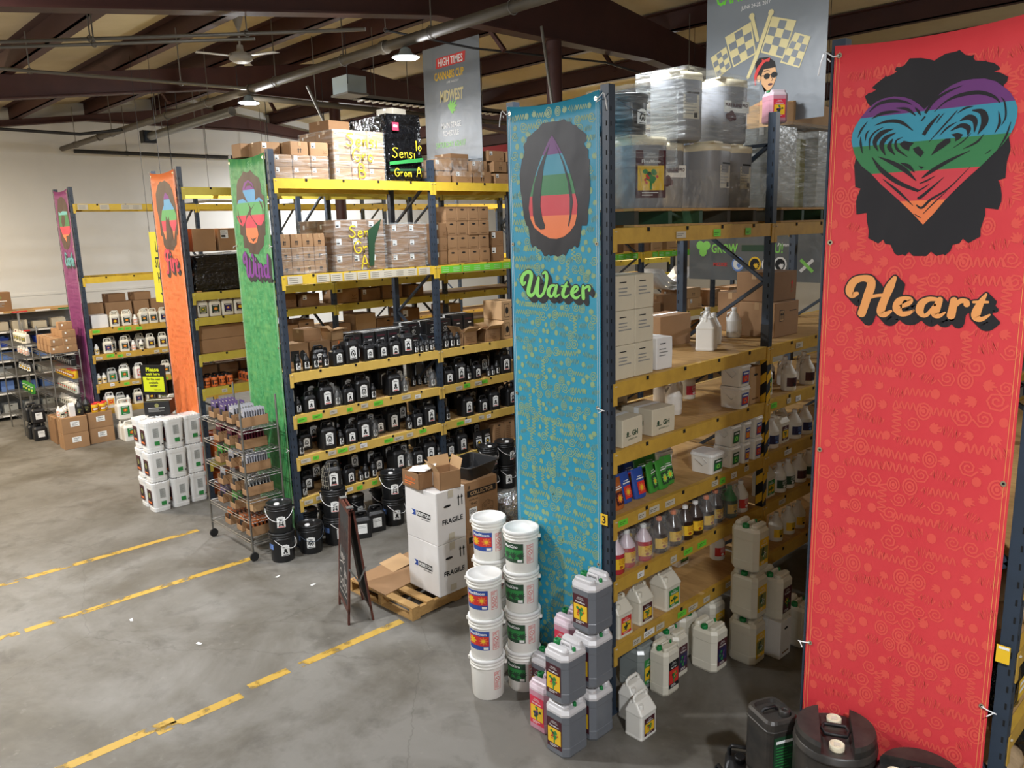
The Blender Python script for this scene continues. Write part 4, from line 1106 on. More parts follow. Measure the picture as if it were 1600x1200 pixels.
def lab_black(fr, w, h, z, red=True, face=0):
    m = MB().flat([(-w / 2, z), (w / 2, z), (w / 2, z + h * .9), (w * .3, z + h * .93), (w * .22, z + h), (-w * .22, z + h), (-w * .3, z + h * .93), (-w / 2, z + h * .9)] if not callable(fr) else
                  [(-w / 2, z), (-w / 4, z), (0, z), (w / 4, z), (w / 2, z), (w / 2, z + h * .9), (w * .3, z + h * .94), (w * .2, z + h), (0, z + h), (-w * .2, z + h), (-w * .3, z + h * .94), (-w / 2, z + h * .9)], 'paper', fr, .001)
    m.rect(-w * .3, w * .3, z + h * .76, z + h * .8, 'ink', fr, .002)
    if face == 0:
        m.disc(0, z + h * .5, w * .27, h * .2, 'ink', fr, .002).disc(0, z + h * .44, w * .15, h * .14, 'paper', fr, .003)
        m.flat([(-w * .32, z + h * .12), (w * .32, z + h * .12), (w * .24, z + h * .34), (-w * .24, z + h * .34)], 'ink', fr, .0025)
        m.disc(-w * .08, z + h * .5, w * .05, h * .03, 'ink', fr, .0035, 6).disc(w * .08, z + h * .5, w * .05, h * .03, 'ink', fr, .0035, 6)
    elif face == 1:
        m.stroke([(-w * .28, z + h * .3, w * .12), (-w * .2, z + h * .58, w * .14), (0, z + h * .66, w * .14), (w * .2, z + h * .58, w * .14), (w * .28, z + h * .3, w * .12)], 'ink', fr, .002, caps=False)
        m.stroke([(-w * .15, z + h * .2, w * .1), (0, z + h * .46, w * .12), (w * .15, z + h * .2, w * .1)], 'ink', fr, .0025, caps=False)
    else:
        m.disc(0, z + h * .46, w * .18, h * .16, 'ink', fr, .002)
        m.rect(-w * .26, -w * .06, z + h * .2, z + h * .34, 'ink', fr, .002).rect(w * .04, w * .26, z + h * .2, z + h * .34, 'ink', fr, .002)
    m.rect(-w * .36, w * .36, z + h * .04, z + h * .1, 'red' if red else 'ink', fr, .002)
    return m


def jug(body, w, d, h, label, cap=None, capside=-1, loop=True):
    """square shouldered jug, handle loop along the front edge of the shoulder"""
    r = min(w, d) * .16
    zs = h * .66
    b = MB().loft([ring(rr(d * .94, w * .94, r), 0), ring(rr(d, w, r), h * .03), ring(rr(d, w, r), zs), ring(rr(d * .96, w * .97, r), zs + h * .03), ring(rr(d * .66, w * .84, r * .9, cx=d * .05), h * .765), ring(rr(d * .58, w * .76, r * .7, cx=d * .06), h * .78)], body)
    hp = [(d * .1, -w * .37, h * .76), (d * .12, -w * .36, h * .9), (d * .12, -w * .28, h * .965), (d * .12, w * .28, h * .965), (d * .12, w * .36, h * .9), (d * .1, w * .37, h * .76)]
    hb = MB().tube(hp, w * .07, body, 6)
    c = MB().lathe([(w * .17, 0), (w * .17, h * .05), (w * .19, h * .05), (w * .19, h * .11), (w * .16, h * .12)], cap or body, 12, (-d * .2, 0, h * .77))
    return [('bottle_body', b), ('handle', hb), ('cap', c), ('label', label)]


def roundbottle(body, r, h, label, cap, shoulder=.62, neck=.35, top=None, capm=None):
    hs = h * shoulder
    b = MB().lathe([(r * .93, 0), (r, h * .03), (r, hs)], body, 16, cap1=False)
    b.lathe([(r, hs), (r * .92, hs + h * .05), (r * neck * 1.15, h * .86), (r * neck, h * .88), (r * neck, h * .91)], top or body, 16, cap0=False)
    c = MB().lathe([(r * neck * 1.15, h * .9), (r * neck * 1.15, h * .985), (r * neck, h)], cap, 10)
    return [('bottle_body', b), ('cap', c), ('label', label)]


def handlejug(body, r, h, label, cap):
    """one gallon round jug with a cone shoulder and an ear handle"""
    p = roundbottle(body, r, h, label, cap, .58, .34)
    hd = MB().tube([(-r * .42, 0, h * .86), (-r * .85, 0, h * .82), (-r * 1.0, 0, h * .68), (-r * .93, 0, h * .56)], r * .13, body, 6)
    return p[:1] + [('handle', hd)] + p[1:]


def jerrycan(liq, top, w, d, h, label, cap='capgreen', fill=.8):
    c = .17 * w

    def octo(s, z):
        W_, D_ = w * s / 2, d * s / 2
        k = c
        return [(D_, -W_ + k, z), (D_, W_ - k, z), (D_ - k, W_, z), (-D_ + k, W_, z), (-D_, W_ - k, z), (-D_, -W_ + k, z), (-D_ + k, -W_, z), (D_ - k, -W_, z)]
    zf = h * fill
    hs = h * .84
    b = MB().loft([octo(.92, 0), octo(1, .02), octo(1, h * .2), octo(.985, h * .21), octo(.985, h * .66), octo(1, h * .67), octo(1, min(zf, hs))], liq, True, False)
    b.loft([octo(1, min(zf, hs)), octo(1, hs), octo(.9, h * .9), octo(.88, h * .905)], top, False, True)
    # two humps on the shoulder with the grip between them
    for s in (-1, 1):
        cx = s * d * .29
        b.loft([ring(rr(d * .24, w * .8, .03, cx=cx), h * .9), ring(rr(d * .24, w * .8, .03, cx=cx), h * .955), ring(rr(d * .16, w * .7, .03, cx=cx), h * (1 if s < 0 else .975))], top)
    g = MB().tube([(0, -w * .2, h * .9), (0, -w * .16, h * .975), (0, w * .22, h * .975), (0, w * .27, h * .9)], .011, top, 6)
    c1 = MB().lathe([(.03, 0), (.03, .028), (.025, .034), (.012, .034), (.012, .028)], cap, 14, (0, -w * .34, h * .905))
    c2 = MB().lathe([(.013, 0), (.013, .024), (.009, .028)], cap, 10, (0, w * .37, h * .905))
    return [('bottle_body', b), ('grip', g), ('cap', c1), ('vent_cap', c2), ('label', label)]


def lab_plant(fr, w, h, z, frame, text, bg='labelyellow', bush='ink', pods='red'):
    m = MB().rect(-w / 2, w / 2, z, z + h, frame, fr, .0012)
    m.rect(-w * .44, w * .44, z + h * .16, z + h * .68, bg, fr, .002)
    rg = random.Random(text)
    for i in range(12):
        a, q = rg.uniform(0, 6.28), rg.uniform(0, .22)
        m.disc(q * w * cos(a) * 1.3, z + h * .43 + q * h * .85 * sin(a), w * .09, h * .055, rg.choice((bush, 'darkgreen', 'green')), fr, .0028, 7)
    for i in range(6):
        a, q = rg.uniform(0, 6.28), rg.uniform(.05, .2)
        m.disc(q * w * 1.3 * cos(a), z + h * .43 + q * h * .8 * sin(a), w * .045, h * .035, pods, fr, .0036, 6)
    m.rect(-w * .04, w * .04, z + h * .17, z + h * .4, 'green', fr, .0026)
    m.text('GENERAL', h * .06, fr, 'white', .003, 0, z + h * .89, sx=.9)
    m.text('HYDROPONICS', h * .05, fr, 'white', .003, 0, z + h * .84, sx=.9)
    m.text(text, w * 1.05 / max(6, len(text)) * 1.35, fr, 'white', .003, 0, z + h * .73, bold=.02)
    lines(m, fr, -w * .3, w * .3, z + h * .12, 2, h * .05, h * .02, 'white', .002, rg)
    return m


def lab_nute(fr, w, h, z, frame='ink', mid='olive', accent='red', word=None):
    m = MB().rect(-w / 2, w / 2, z, z + h, frame, fr, .0012)
    m.rect(-w * .4, w * .4, z + h * .2, z + h * .82, mid, fr, .002)
    m.disc(0, z + h * .5, w * .26, h * .2, accent, fr, .003, 9).disc(0, z + h * .52, w * .13, h * .1, 'labelyellow', fr, .004, 7)
    m.rect(-w * .34, w * .34, z + h * .86, z + h * .93, 'white', fr, .002)
    m.rect(-w * .3, w * .3, z + h * .08, z + h * .13, 'white', fr, .002)
    return m


mat('olive', '#8b8a50', rough=.5)
# -- black line of the green rack
JUG10 = [kind('jug', 'jug', *jug('blackplastic', .205, .2, .37, lab_black(FX(.1), .104, .165, .06, red=(i != 1), face=i))) for i in range(3)]
JUG4 = [kind('jug', 'jug', *jug('blackplastic', .17, .13, .262, lab_black(FX(.065), .084, .118, .04, red=(i != 1), face=i))) for i in range(3)]
BOT1 = [kind('bottle', 'bottle', *roundbottle('blackplastic', .043, .215, lab_black(CYL(.043), .062, .085, .03, red=False, face=i), 'blackplastic', .66, .42)) for i in range(3)]
BOTS = kind('bottle', 'bottle', *roundbottle('blackplastic', .034, .16, lab_black(CYL(.034), .05, .07, .022, red=False, face=2), 'blackplastic', .66, .42))
bagm = MB().loft([[((r_ + .006 * ((k * 7 + j * 3) % 4)) * cos(2 * pi * k / 14), (r_ + .006 * ((k * 5 + j) % 3)) * sin(2 * pi * k / 14), z) for k in range(14)] for j, (r_, z) in enumerate(((.05, .002), (.062, .05), (.06, .14), (.05, .19), (.03, .235), (.038, .255)))], 'bag', False, False, True)
BOTBAG = kind('bottle', 'bottle', *(roundbottle('blackplastic', .043, .215, lab_black(CYL(.043), .062, .085, .03, red=False, face=1), 'blackplastic', .66, .42) + [('clear_bag', bagm)]))
BPAIL = [kind('bucket', 'bucket', *bucket('blackplastic', 'blackplastic', .138, .37, lab_black(CYL(.147), .1, .14, .09, red=(i == 0), face=i), 'white' if i != 1 else 'steelblue', True, -10 + 25 * i)) for i in range(3)]
stick = MB().rect(-.045, .045, .17, .235, 'bluepack', CYL(.147, -75), .0012)
lines(stick, CYL(.147, -75), -.035, .03, .228, 4, .014, .006, 'ink', .002)
BPAILS = [(k[0], k[1], k[2] + [('sticker', stick.mesh('sticker'), None, [])]) for k in BPAIL]
BJERRY = kind('jug', 'jug', *jug('blackplastic', .24, .2, .36, MB().rect(-.06, .06, .07, .2, 'paper', FX(.1), .0012).rect(-.045, .03, .17, .174, 'ink', FX(.1), .002).rect(-.045, .045, .15, .154, 'ink', FX(.1), .002), loop=True))
# -- white line of the far racks
WJUG = [kind('jug', 'jug', *jug('creamplastic', .17, .13, .3, lab_nute(FX(.065), .115, .12, .05, 'ink', md, ac))) for md, ac in (('olive', 'darkgreen'), ('darkgreen', 'orange'), ('navy', 'purple'), ('maroon', 'labelyellow'))]
WJUGG = [kind('jug', 'jug', *jug('whiteplastic', .19, .15, .31, lab_nute(FX(.075), .125, .135, .06, fr_, md, ac))) for fr_, md, ac in (('capgreen', 'green', 'red'), ('red', 'white', 'orange'), ('labelyellow', 'orange', 'red'))]
WJUGBIG = kind('jug', 'jug', *jug('whiteplastic', .28, .22, .4, lab_nute(FX(.11), .16, .17, .09, 'capgreen', 'green', 'red')))
WBOT = [kind('bottle', 'bottle', *roundbottle('whiteplastic', .045, .2, MB().rect(-.055, .055, .025, .11, c, CYL(.045), .001).rect(-.03, .03, .06, .085, c2, CYL(.045), .002), 'white', .64, .4)) for c, c2 in (('olive', 'ink'), ('capgreen', 'red'), ('orange', 'white'), ('labelyellow', 'ink'))]
OBOT = kind('bottle', 'bottle', *roundbottle('orange', .05, .16, MB().rect(-.07, .07, .03, .1, 'ink', CYL(.05), .001).rect(-.03, .03, .055, .08, 'orange', CYL(.05), .002), 'black', .75, .8))
YJAR = kind('jar', 'jar', *roundbottle('labelyellow', .06, .17, MB().rect(-.07, .07, .03, .1, 'amber', CYL(.06), .001).rect(-.04, .04, .05, .08, 'white', CYL(.06), .002), 'red', .8, .8))
# square white pails stacked before the orange banner
def squarepail(w, h):
    b = MB().loft([ring(rr(w * .9, w * .9, .05), 0), ring(rr(w * .92, w * .92, .05), .05), ring(rr(w * .9, w * .9, .05), .055), ring(rr(w, w, .05), h * .84)], 'white')
    l = MB().loft([ring(rr(w * 1.04, w * 1.04, .055), h * .84), ring(rr(w * 1.05, w * 1.05, .055), h * .95), ring(rr(w * .98, w * .98, .05), h * .965), ring(rr(w * .8, w * .8, .05), h * .955)], 'white')
    tabs = MB()
    for i in range(5):
        tabs.box(w * .46, w * .5, -.09 + i * .04, -.07 + i * .04, h * .94, h * .985, 'white').box(-.09 + i * .04, -.07 + i * .04, -w * .5, -w * .46, h * .94, h * .985, 'white')
    fx, fy = FX(w * .488), FY(0, -w * .488)
    m = MB().rect(-.03, .05, h * .45, h * .75, 'greywrap', fx, .002).rect(-.02, .05, h * .2, h * .33, 'green', fx, .003)
    lines(m, fx, -.025, .045, h * .74, 9, h * .03, h * .013, 'shelfgrey', .003)
    m.rect(.075, .1, h * .2, h * .235, 'ink', fx, .003)
    n = MB().rect(-.085, .085, h * .22, h * .72, 'maroon', fy, .002).disc(0, h * .5, .06, .075, 'ink', fy, .003, 12).disc(0, h * .52, .035, .045, 'olive', fy, .004, 10).rect(-.06, .06, h * .27, h * .33, 'orange', fy, .003)
    return kind('pail', 'pail', ('pail_body', b), ('lid', l, None, [('lid_tabs', tabs)]), ('label', m), ('side_label', n, 'dark side label with a round emblem'))


SPAIL = squarepail(.265, .45)


# -- white round buckets before the teal banner
def lab_bucket(style, r, z0):
    fr = CYL(r, -28, r * 1.06, .4)
    m = MB()
    if style == 'bloom':
        m.rect(-.1, .1, z0, z0 + .17, 'blue', fr, .001).rect(-.095, .095, z0 + .04, z0 + .125, 'red', fr, .002)
        for a, b, c in ((-.05, z0 + .085, 'labelyellow'), (.05, z0 + .085, 'orange')):
            for q in range(8):
                m.stroke([(a, b, .006), (a + .022 * cos(q * .785), b + .022 * sin(q * .785), .016), (a + .04 * cos(q * .785), b + .036 * sin(q * .785), .004)], c, fr, .003, caps=False, curved=False)
            m.disc(a, b, .016, .016, 'labelyellow', fr, .004, 9)
        m.text('MaxiBloom', .034, fr, 'white', .003, 0, z0 + .135, bold=.03).rect(.05, .09, z0 + .008, z0 + .03, 'white', fr, .002)
    elif style == 'gro':
        m.rect(-.1, .1, z0, z0 + .17, 'darkgreen', fr, .001).rect(-.095, .095, z0 + .03, z0 + .115, 'green', fr, .002)
        for a in (-.06, 0, .06):
            leaf(m, a, z0 + .05, .06, 'darkgreen', fr, .003)
        m.text('MaxiGro', .036, fr, 'white', .003, -.01, z0 + .13, bold=.03).rect(.05, .09, z0 + .008, z0 + .03, 'white', fr, .002)
    f2 = CYL(r, 38, r * 1.06, .4)
    m2 = MB()
    for k in (0, 1):
        m2.rect(-.03, .03, z0 - .005 + .16 * k, z0 - .002 + .16 * k, 'red', f2, .001).rect(-.03 + .057 * k, -.027 + .057 * k, z0 - .005, z0 + .158, 'red', f2, .001)
    m2.stroke([(.02 * cos(i * pi / 6), z0 + .09 + .022 * sin(i * pi / 6), .004) for i in range(13)], 'red', f2, .001, caps=False, curved=False).stroke([(-.014, z0 + .105, .004), (.014, z0 + .075, .004)], 'red', f2, .0015, caps=False)
    lines(m2, f2, -.024, .024, z0 + .15, 3, .01, .004, 'red', .001)
    lines(m2, f2, -.024, .024, z0 + .06, 5, .011, .004, 'red', .001)
    return m, m2


def wbucket(style):
    a, b = lab_bucket(style, .137, .1)
    p = bucket('whiteplastic', 'white', .135, .37, a, 'steelblue', False, 165)
    if style == 'plain':
        p = p[:3]
    return kind('bucket', 'bucket', *p, ('warning_label', b, 'red outlined warning label'))


WB = {s: wbucket(s) for s in ('bloom', 'gro', 'plain')}
# -- jerrycans and jugs of the teal rack
JC = {}
for key, liq, top, frm, txt, bg, bush, pods in (('grey', 'greyliquid', 'greytop', 'maroon', 'FloraMicro', 'labelyellow', 'green', 'red'), ('pink', 'pinkliquid', 'pinktop', 'pinkred', 'FloraBloom', 'labelyellow', 'navy', 'purple'),
                                                ('green', 'clearwater', 'clearwater', 'green', 'FloraGro', 'labelyellow', 'green', 'capgreen'), ('bloom', 'creamplastic', 'creamplastic', 'maroon', 'FloraNova', 'navy', 'navy', 'purple'),
                                                ('stripe', 'creamplastic', 'creamplastic', 'ink', 'Rapid Start', 'red', 'green', 'orange'), ('silica', 'creamplastic', 'creamplastic', 'labelyellow', 'Armor Si', 'olive', 'darkgreen', 'white'), ('redlab', 'creamplastic', 'creamplastic', 'maroon', 'FloraDuo', 'maroon', 'ink', 'labelyellow')):
    JC[key] = kind('jerrycan', 'jerrycan', *jerrycan(liq, top, .235, .27, .43, lab_plant(FX(.135), .15, .24, .06, frm, txt, bg, bush, pods)))


def fjug(body, label):
    w, d, h = .2, .17, .31
    b = MB().loft([ring(rr(d * .95, w * .95, .02), 0), ring(rr(d, w, .02), .012), ring(rr(d * .97, w * .97, .02), .03), ring(rr(d * .97, w * .97, .02), .2), ring(rr(d, w, .02), .205), ring(rr(d, w, .02), .215), ring(rr(d * .5, w * .86, .02, cx=-.01), .29), ring(rr(d * .34, w * .8, .015, cx=-.01), .3)], body)
    hd = MB().tube([(-.01, -.075, .29), (-.01, -.07, .33), (-.01, -.04, .345), (-.01, .05, .345), (-.01, .08, .32), (-.01, .085, .27)], .014, body, 6)
    c = MB().lathe([(.022, 0), (.022, .035), (.018, .04)], body, 12, (.045, -.06, .25))
    return [('bottle_body', b), ('handle', hd), ('cap', c), ('label', label)]


FJ = {k: kind('jug', 'jug', *fjug('creamplastic' if k != 'white' else 'whiteplastic', lab_plant(FX(.085), .13, .15, .03, f, tx, bg, bu, po))) for k, f, tx, bg, bu, po in (
    ('maroon', 'maroon', 'FloraMicro', 'labelyellow', 'green', 'red'), ('white', 'maroon', 'FloraMicro', 'labelyellow', 'green', 'red'), ('red', 'red', 'FloraBloom', 'labelyellow', 'ink', 'maroon'), ('green', 'green', 'FloraGro', 'labelyellow', 'green', 'capgreen'))}


def gal(body, cap, band, band2='white', bag=False, top=None):
    m = MB().rect(-.1, .1, .045, .135, band, CYL(.077), .001)
    lines(m, CYL(.077), -.045, .045, .128, 4, .012, .004, band2, .002)
    m.disc(-.02, .065, .018, .014, band2, CYL(.077), .002, 9)
    hd = MB().tube([(-.03, 0, .26), (-.065, 0, .245), (-.075, 0, .2), (-.068, 0, .165)], .01, top or body, 6)
    p = roundbottle(body, .076, .305, m, cap, .56, .3, top)
    p = p[:1] + [('handle', hd)] + p[1:]
    if bag:
        p.append(('clear_bag', MB().loft([[((r_ + .009 * ((k * 7 + j * 3) % 4)) * cos(2 * pi * k / 16), (r_ + .008 * ((k * 5 + j) % 3)) * sin(2 * pi * k / 16), z) for k in range(16)] for j, (r_, z) in enumerate(((.078, .002), (.092, .06), (.09, .16), (.075, .24), (.05, .31), (.06, .335)))], 'bag', False, False, True)))
    return kind('jug', 'jug', *p)


GAL = {'pinkbag': gal('redliquid', 'white', 'labelyellow', 'amber', True, 'pinktop'), 'pink': gal('redliquid', 'white', 'labelyellow', 'amber', False, 'pinktop'), 'darkbag': gal('darkliquid', 'orange', 'labelyellow', 'amber', True, 'clearbrown'), 'dark': gal('darkliquid', 'white', 'labelyellow', 'amber', False, 'clearbrown'),
       'greenbag': gal('darkgreen', 'green', 'labelyellow', 'darkgreen', True, 'green'), 'wred': gal('whiteplastic', 'white', 'red', 'white'), 'wblue': gal('whiteplastic', 'white', 'navy', 'bluepack'), 'wmaroon': gal('whiteplastic', 'white', 'maroon', 'ink'), 'wgreen': gal('whiteplastic', 'white', 'darkgreen', 'white'),
       'wyellow': gal('creamplastic', 'creamplastic', 'labelyellow', 'ink'), 'plain': gal('whiteplastic', 'white', 'whiteplastic', 'whiteplastic'), 'rose': gal('creamplastic', 'white', 'pinkred', 'white')}


def tub(w, d, h, style):
    b = MB().loft([ring(rr(d * .9, w * .9, .02), 0), ring(rr(d * .98, w * .98, .025), h * .84)], 'whiteplastic')
    l = MB().loft([ring(rr(d * 1.02, w * 1.02, .03), h * .83), ring(rr(d * 1.05, w * 1.05, .03), h * .84), ring(rr(d * 1.05, w * 1.05, .03), h * .9), ring(rr(d, w, .03), h * .92), ring(rr(d, w, .03), h * .99), ring(rr(d * .97, w * .97, .03), h), ring(rr(d * .9, w * .9, .03), h * .985)], 'white')
    hd = MB().tube([(d * .3 * 0 + d * .1, -w * .515, h * .78), (d * .3, -w * .52, h * .6), (d * .1, -w * .515, h * .4), (-d * .25, -w * .52, h * .7)], .003, 'white', 4)
    fr = (V3((d * .455, 0, 0)), V3((0, 1, 0)), V3((.045, 0, 1)), V3((1, 0, 0)))
    m = MB()
    c1, c2, c3 = {'bloom': ('blue', 'orange', 'labelyellow'), 'gro': ('darkgreen', 'green', 'lime'), 'mag': ('blue', 'red', 'orange')}[style]
    m.rect(-w * .3, w * .3, h * .14, h * .7, c1, fr, .003).rect(-w * .27, w * .27, h * .2, h * .5, c2, fr, .004)
    m.disc(0, h * .35, w * .14, h * .12, c3, fr, .005, 9).disc(0, h * .35, w * .06, h * .05, 'red' if style == 'bloom' else c1, fr, .006, 7).rect(-w * .22, w * .22, h * .56, h * .63, 'white', fr, .004)
    return kind('tub', 'tub', ('tub_body', b), ('lid', l), ('bail_handle', hd), ('label', m))


TUB = {s: tub(.17, .2, .2, s) for s in ('bloom', 'gro', 'mag')}
TUBB = tub(.21, .24, .26, 'gro')


def pouch(c1, c2, c3, w=.16, h=.25):
    g = []
    n = 14
    for t_, dp, ww in ((0, .07, .92), (.08, .075, .97), (.45, .06, 1), (.8, .03, .98), (.93, .008, 1), (1, .004, 1)):
        g.append([(dp / 2 * cos(2 * pi * k / n) * (1 if True else 1), w * ww / 2 * sin(2 * pi * k / n), h * t_) for k in range(n)])
    b = MB().loft(g, c1, True, True, True)
    fr = (V3((.0385, 0, 0)), V3((0, 1, 0)), V3((-.09, 0, 1)), V3((1, 0, 0)))
    m = MB().rect(-w * .3, w * .3, h * .14, h * .56, c2, fr, .0025)
    for q in range(9):
        m.stroke([(0, h * .35, .008), (w * .14 * cos(q * .7), h * .35 + w * .14 * sin(q * .7), .022), (w * .25 * cos(q * .7), h * .35 + w * .25 * sin(q * .7), .004)], c3, fr, .0035, caps=False, curved=False)
    m.disc(0, h * .35, .02, .02, 'labelyellow', fr, .005, 8)
    m.rect(-w * .3, w * .3, h * .64, h * .68, 'white', fr, .004).rect(-w * .2, w * .2, h * .72, h * .745, 'white', fr, .003)
    return kind('pouch', 'pouch', ('bag', b), ('print', m))


POUCH = {'blue': pouch('blue', 'red', 'orange'), 'green': pouch('greenpack', 'darkgreen', 'lime'), 'orange': pouch('orangepack', 'maroon', 'orange'), 'black': pouch('blackplastic', 'paper', 'ink', .18, .26)}


# -- cartons
_CT = {}


def carton(w, d, h, m='kraft', style='ship', top=True, key=None):
    """closed carton, w along y, d along x; style names the print on its +X face"""
    k = (w, d, h, m, style)
    if k in _CT:
        return _CT[k]
    b = MB()
    b.loft([ring(rr(d - .006, w - .006, .006, 1), 0), ring(rr(d, w, .006, 1), .004), ring(rr(d + .004, w + .004, .006, 1), h * .5), ring(rr(d, w, .006, 1), h - .004), ring(rr(d - .006, w - .006, .006, 1), h)], m)
    s = MB().rect(-w / 2 + .005, w / 2 - .005, -.0015, .0015, 'kraftin' if m.startswith('kraft') else 'greytag', FZ(0, 0, h), .0006)
    parts = [('carton_body', b)]
    tp = MB().rect(-w / 2, w / 2, -.025, .025, 'tape' if m.startswith('kraft') else 'paper', FZ(0, 0, h), .0012)
    tp.rect(-.025 * 0 - d * 0 - .025, .025, h - min(.07, h * .3), h, 'tape' if m.startswith('kraft') else 'paper', FY(0, -w / 2 - .001, 0), .0012)
    parts += [('flap_seam', s), ('tape', tp)]
    fr, fl = FX(d / 2 + .002), FY(0, -w / 2 - .002, 0)
    p = MB()
    if style == 'ship':
        u = min(w, h)
        p.rect(-w * .42, -w * .42 + u * .34, h - u * .44, h - u * .08, 'paper', fr, .001)
        lines(p, fr, -w * .4, -w * .42 + u * .3, h - u * .12, 3, u * .05, u * .02, 'shelfgrey', .002)
        p.rect(-w * .4, -w * .42 + u * .22, h - u * .4, h - u * .3, 'ink', fr, .002)
        p.stroke([(w * .22, h * .42, u * .02), (w * .26, h * .3, u * .05), (w * .36, h * .36, u * .03), (w * .42, h * .42, u * .01)], 'kraftin', fr, .001)
        p.rect(w * .2, w * .42, h * .16, h * .2, 'kraftin', fr, .001)
        q = MB().rect(-d * .3, -d * .3 + u * .2, h * .5, h * .75, 'paper', fl, .001)
        parts.append(('side_label', q))
    elif style == 'arrows':
        for a in (-w * .06, w * .06):
            p.rect(a - .004, a + .004, h * .18, h * .42, 'ink', fr, .001).flat([(a - .014, h * .4), (a + .014, h * .4), (a, h * .52)], 'ink', fr, .001)
        p.rect(-w * .05, w * .1, h - min(.06, h * .3), h - .004, 'tape', fr, .001)
    elif style == 'gh':
        for f in (fr, fl):
            W2 = (w if f is fr else d) / 2
            p.text('GH', h * .26, f, 'darkgreen', .001, W2 * .22, h * .36, bold=.04)
            p.disc(-W2 * .5, h * .46, h * .07, h * .09, 'darkgreen', f, .001, 8).rect(-W2 * .68, -W2 * .2, h * .35, h * .38, 'darkgreen', f, .001)
            p.text('genhydro.com', h * .1, f, 'darkgreen', .001, 0, h * .22)
    elif style == 'ghside':
        p.rect(-w * .3, w * .05, h * .8, h * .83, 'ink', fr, .001)
        lines(p, fr, -w * .34, w * .32, h * .66, 3, h * .1, h * .035, 'shelfgrey', .001)
        p.text('GH', h * .26, fl, 'darkgreen', .001, d * .06, h * .36, bold=.04)
        p.disc(-d * .22, h * .46, h * .07, h * .09, 'darkgreen', fl, .001, 8)
        p.text('genhydro.com', h * .1, fl, 'darkgreen', .001, 0, h * .22)
    elif style == 'cyco':
        p.rect(-w * .4, w * .3, h * .8, h * .86, 'maroon', fr, .001).rect(-w * .1, w * .2, h * .68, h * .72, 'white', fr, .001)
        p.stroke([(.0 + h * .15 * cos(i * pi / 8), h * .34 + h * .15 * sin(i * pi / 8), h * .022) for i in range(17)], 'paper', fr, .001, caps=False, curved=False)
        p.rect(-h * .012, h * .012, h * .22, h * .46, 'paper', fr, .0016).rect(-h * .08, h * .08, h * .4, h * .425, 'paper', fr, .0016)
        p.rect(-w * .2, w * .2, h * .1, h * .12, 'paper', fr, .001)
        p.text('CYCO', h * .24, fl, 'paper', .001, 0, h * .55, bold=.02, sx=.8).rect(-d * .25, d * .25, h * .44, h * .46, 'maroon', fl, .001)
    elif style == 'stamp':
        p.rect(-w * .34, -w * .06, h * .14, h * .86, 'ink', fr, .001).rect(-w * .32, -w * .08, h * .17, h * .83, 'kraftL', fr, .0018).disc(-w * .2, h * .5, w * .09, h * .2, 'ink', fr, .0026, 9)
        p.rect(w * .06, w * .34, h * .6, h * .68, 'ink', fr, .001)
        lines(p, fr, w * .08, w * .34, h * .5, 3, h * .1, h * .03, 'ink', .001)
    elif style == 'blackprint':
        p.rect(-w * .36, w * .05, h * .28, h * .72, 'ink', fr, .001).disc(w * .2, h * .5, w * .14, h * .22, 'ink', fr, .001, 12)
    elif style == 'orangetape':
        p.rect(-w * .08, w * .02, 0, h, 'orange', fr, .001)
    elif style == 'up':
        p.rect(-w * .3, -w * .12, h * .45, h * .78, 'ink', fr, .001).rect(-w * .285, -w * .135, h * .47, h * .76, 'kraftL', fr, .0016)
        for a in (-w * .245, -w * .175):
            p.rect(a - .006, a + .006, h * .51, h * .66, 'ink', fr, .0024).flat([(a - .02, h * .64), (a + .02, h * .64), (a, h * .73)], 'ink', fr, .0024)
        p.rect(w * .1, w * .4, h * .72, h * .74, 'ink', fr, .001)
    elif style == 'redup':
        p.flat([(w * .25, h * .55), (w * .35, h * .55), (w * .3, h * .7)], 'red', fr, .001).rect(w * .285, w * .315, h * .4, h * .56, 'red', fr, .0016).text('UP', h * .1, fr, 'red', .001, w * .3, h * .26)
    elif style == 'label':
        p.rect(-w * .18, w * .18, h * .4, h * .74, 'paper', fr, .001)
        p.text('TURKEY', h * .09, fr, 'ink', .002, 0, h * .61, bold=.03)
        lines(p, fr, -w * .12, w * .12, h * .56, 2, h * .06, h * .02, 'ink', .002)
    elif style == 'text':
        lines(p, fr, -w * .34, w * .34, h * .8, 7, h * .1, h * .03, 'kraftin', .001)
        p.rect(-w * .1, w * .1, h * .9, h * .95, 'ink', fr, .001)
    elif style == 'blacklogo':
        p.disc(0, h * .72, .03, .03, 'olive', fr, .001, 12).rect(-w * .34, w * .3, h * .52, h * .56, 'paper', fr, .001)
        lines(p, fr, -w * .34, w * .3, h * .46, 4, h * .06, h * .03, 'shelfgrey', .001)
    elif style == 'slot':
        p.disc(0, h * .78, .035, .012, 'ink', fr, .001, 10).rect(-w * .3, w * .3, h * .12, h * .16, 'kraftin', fr, .001)
    if p.v:
        parts.append(('print', p))
    _CT[k] = kind('carton', 'carton', *parts)
    return _CT[k]


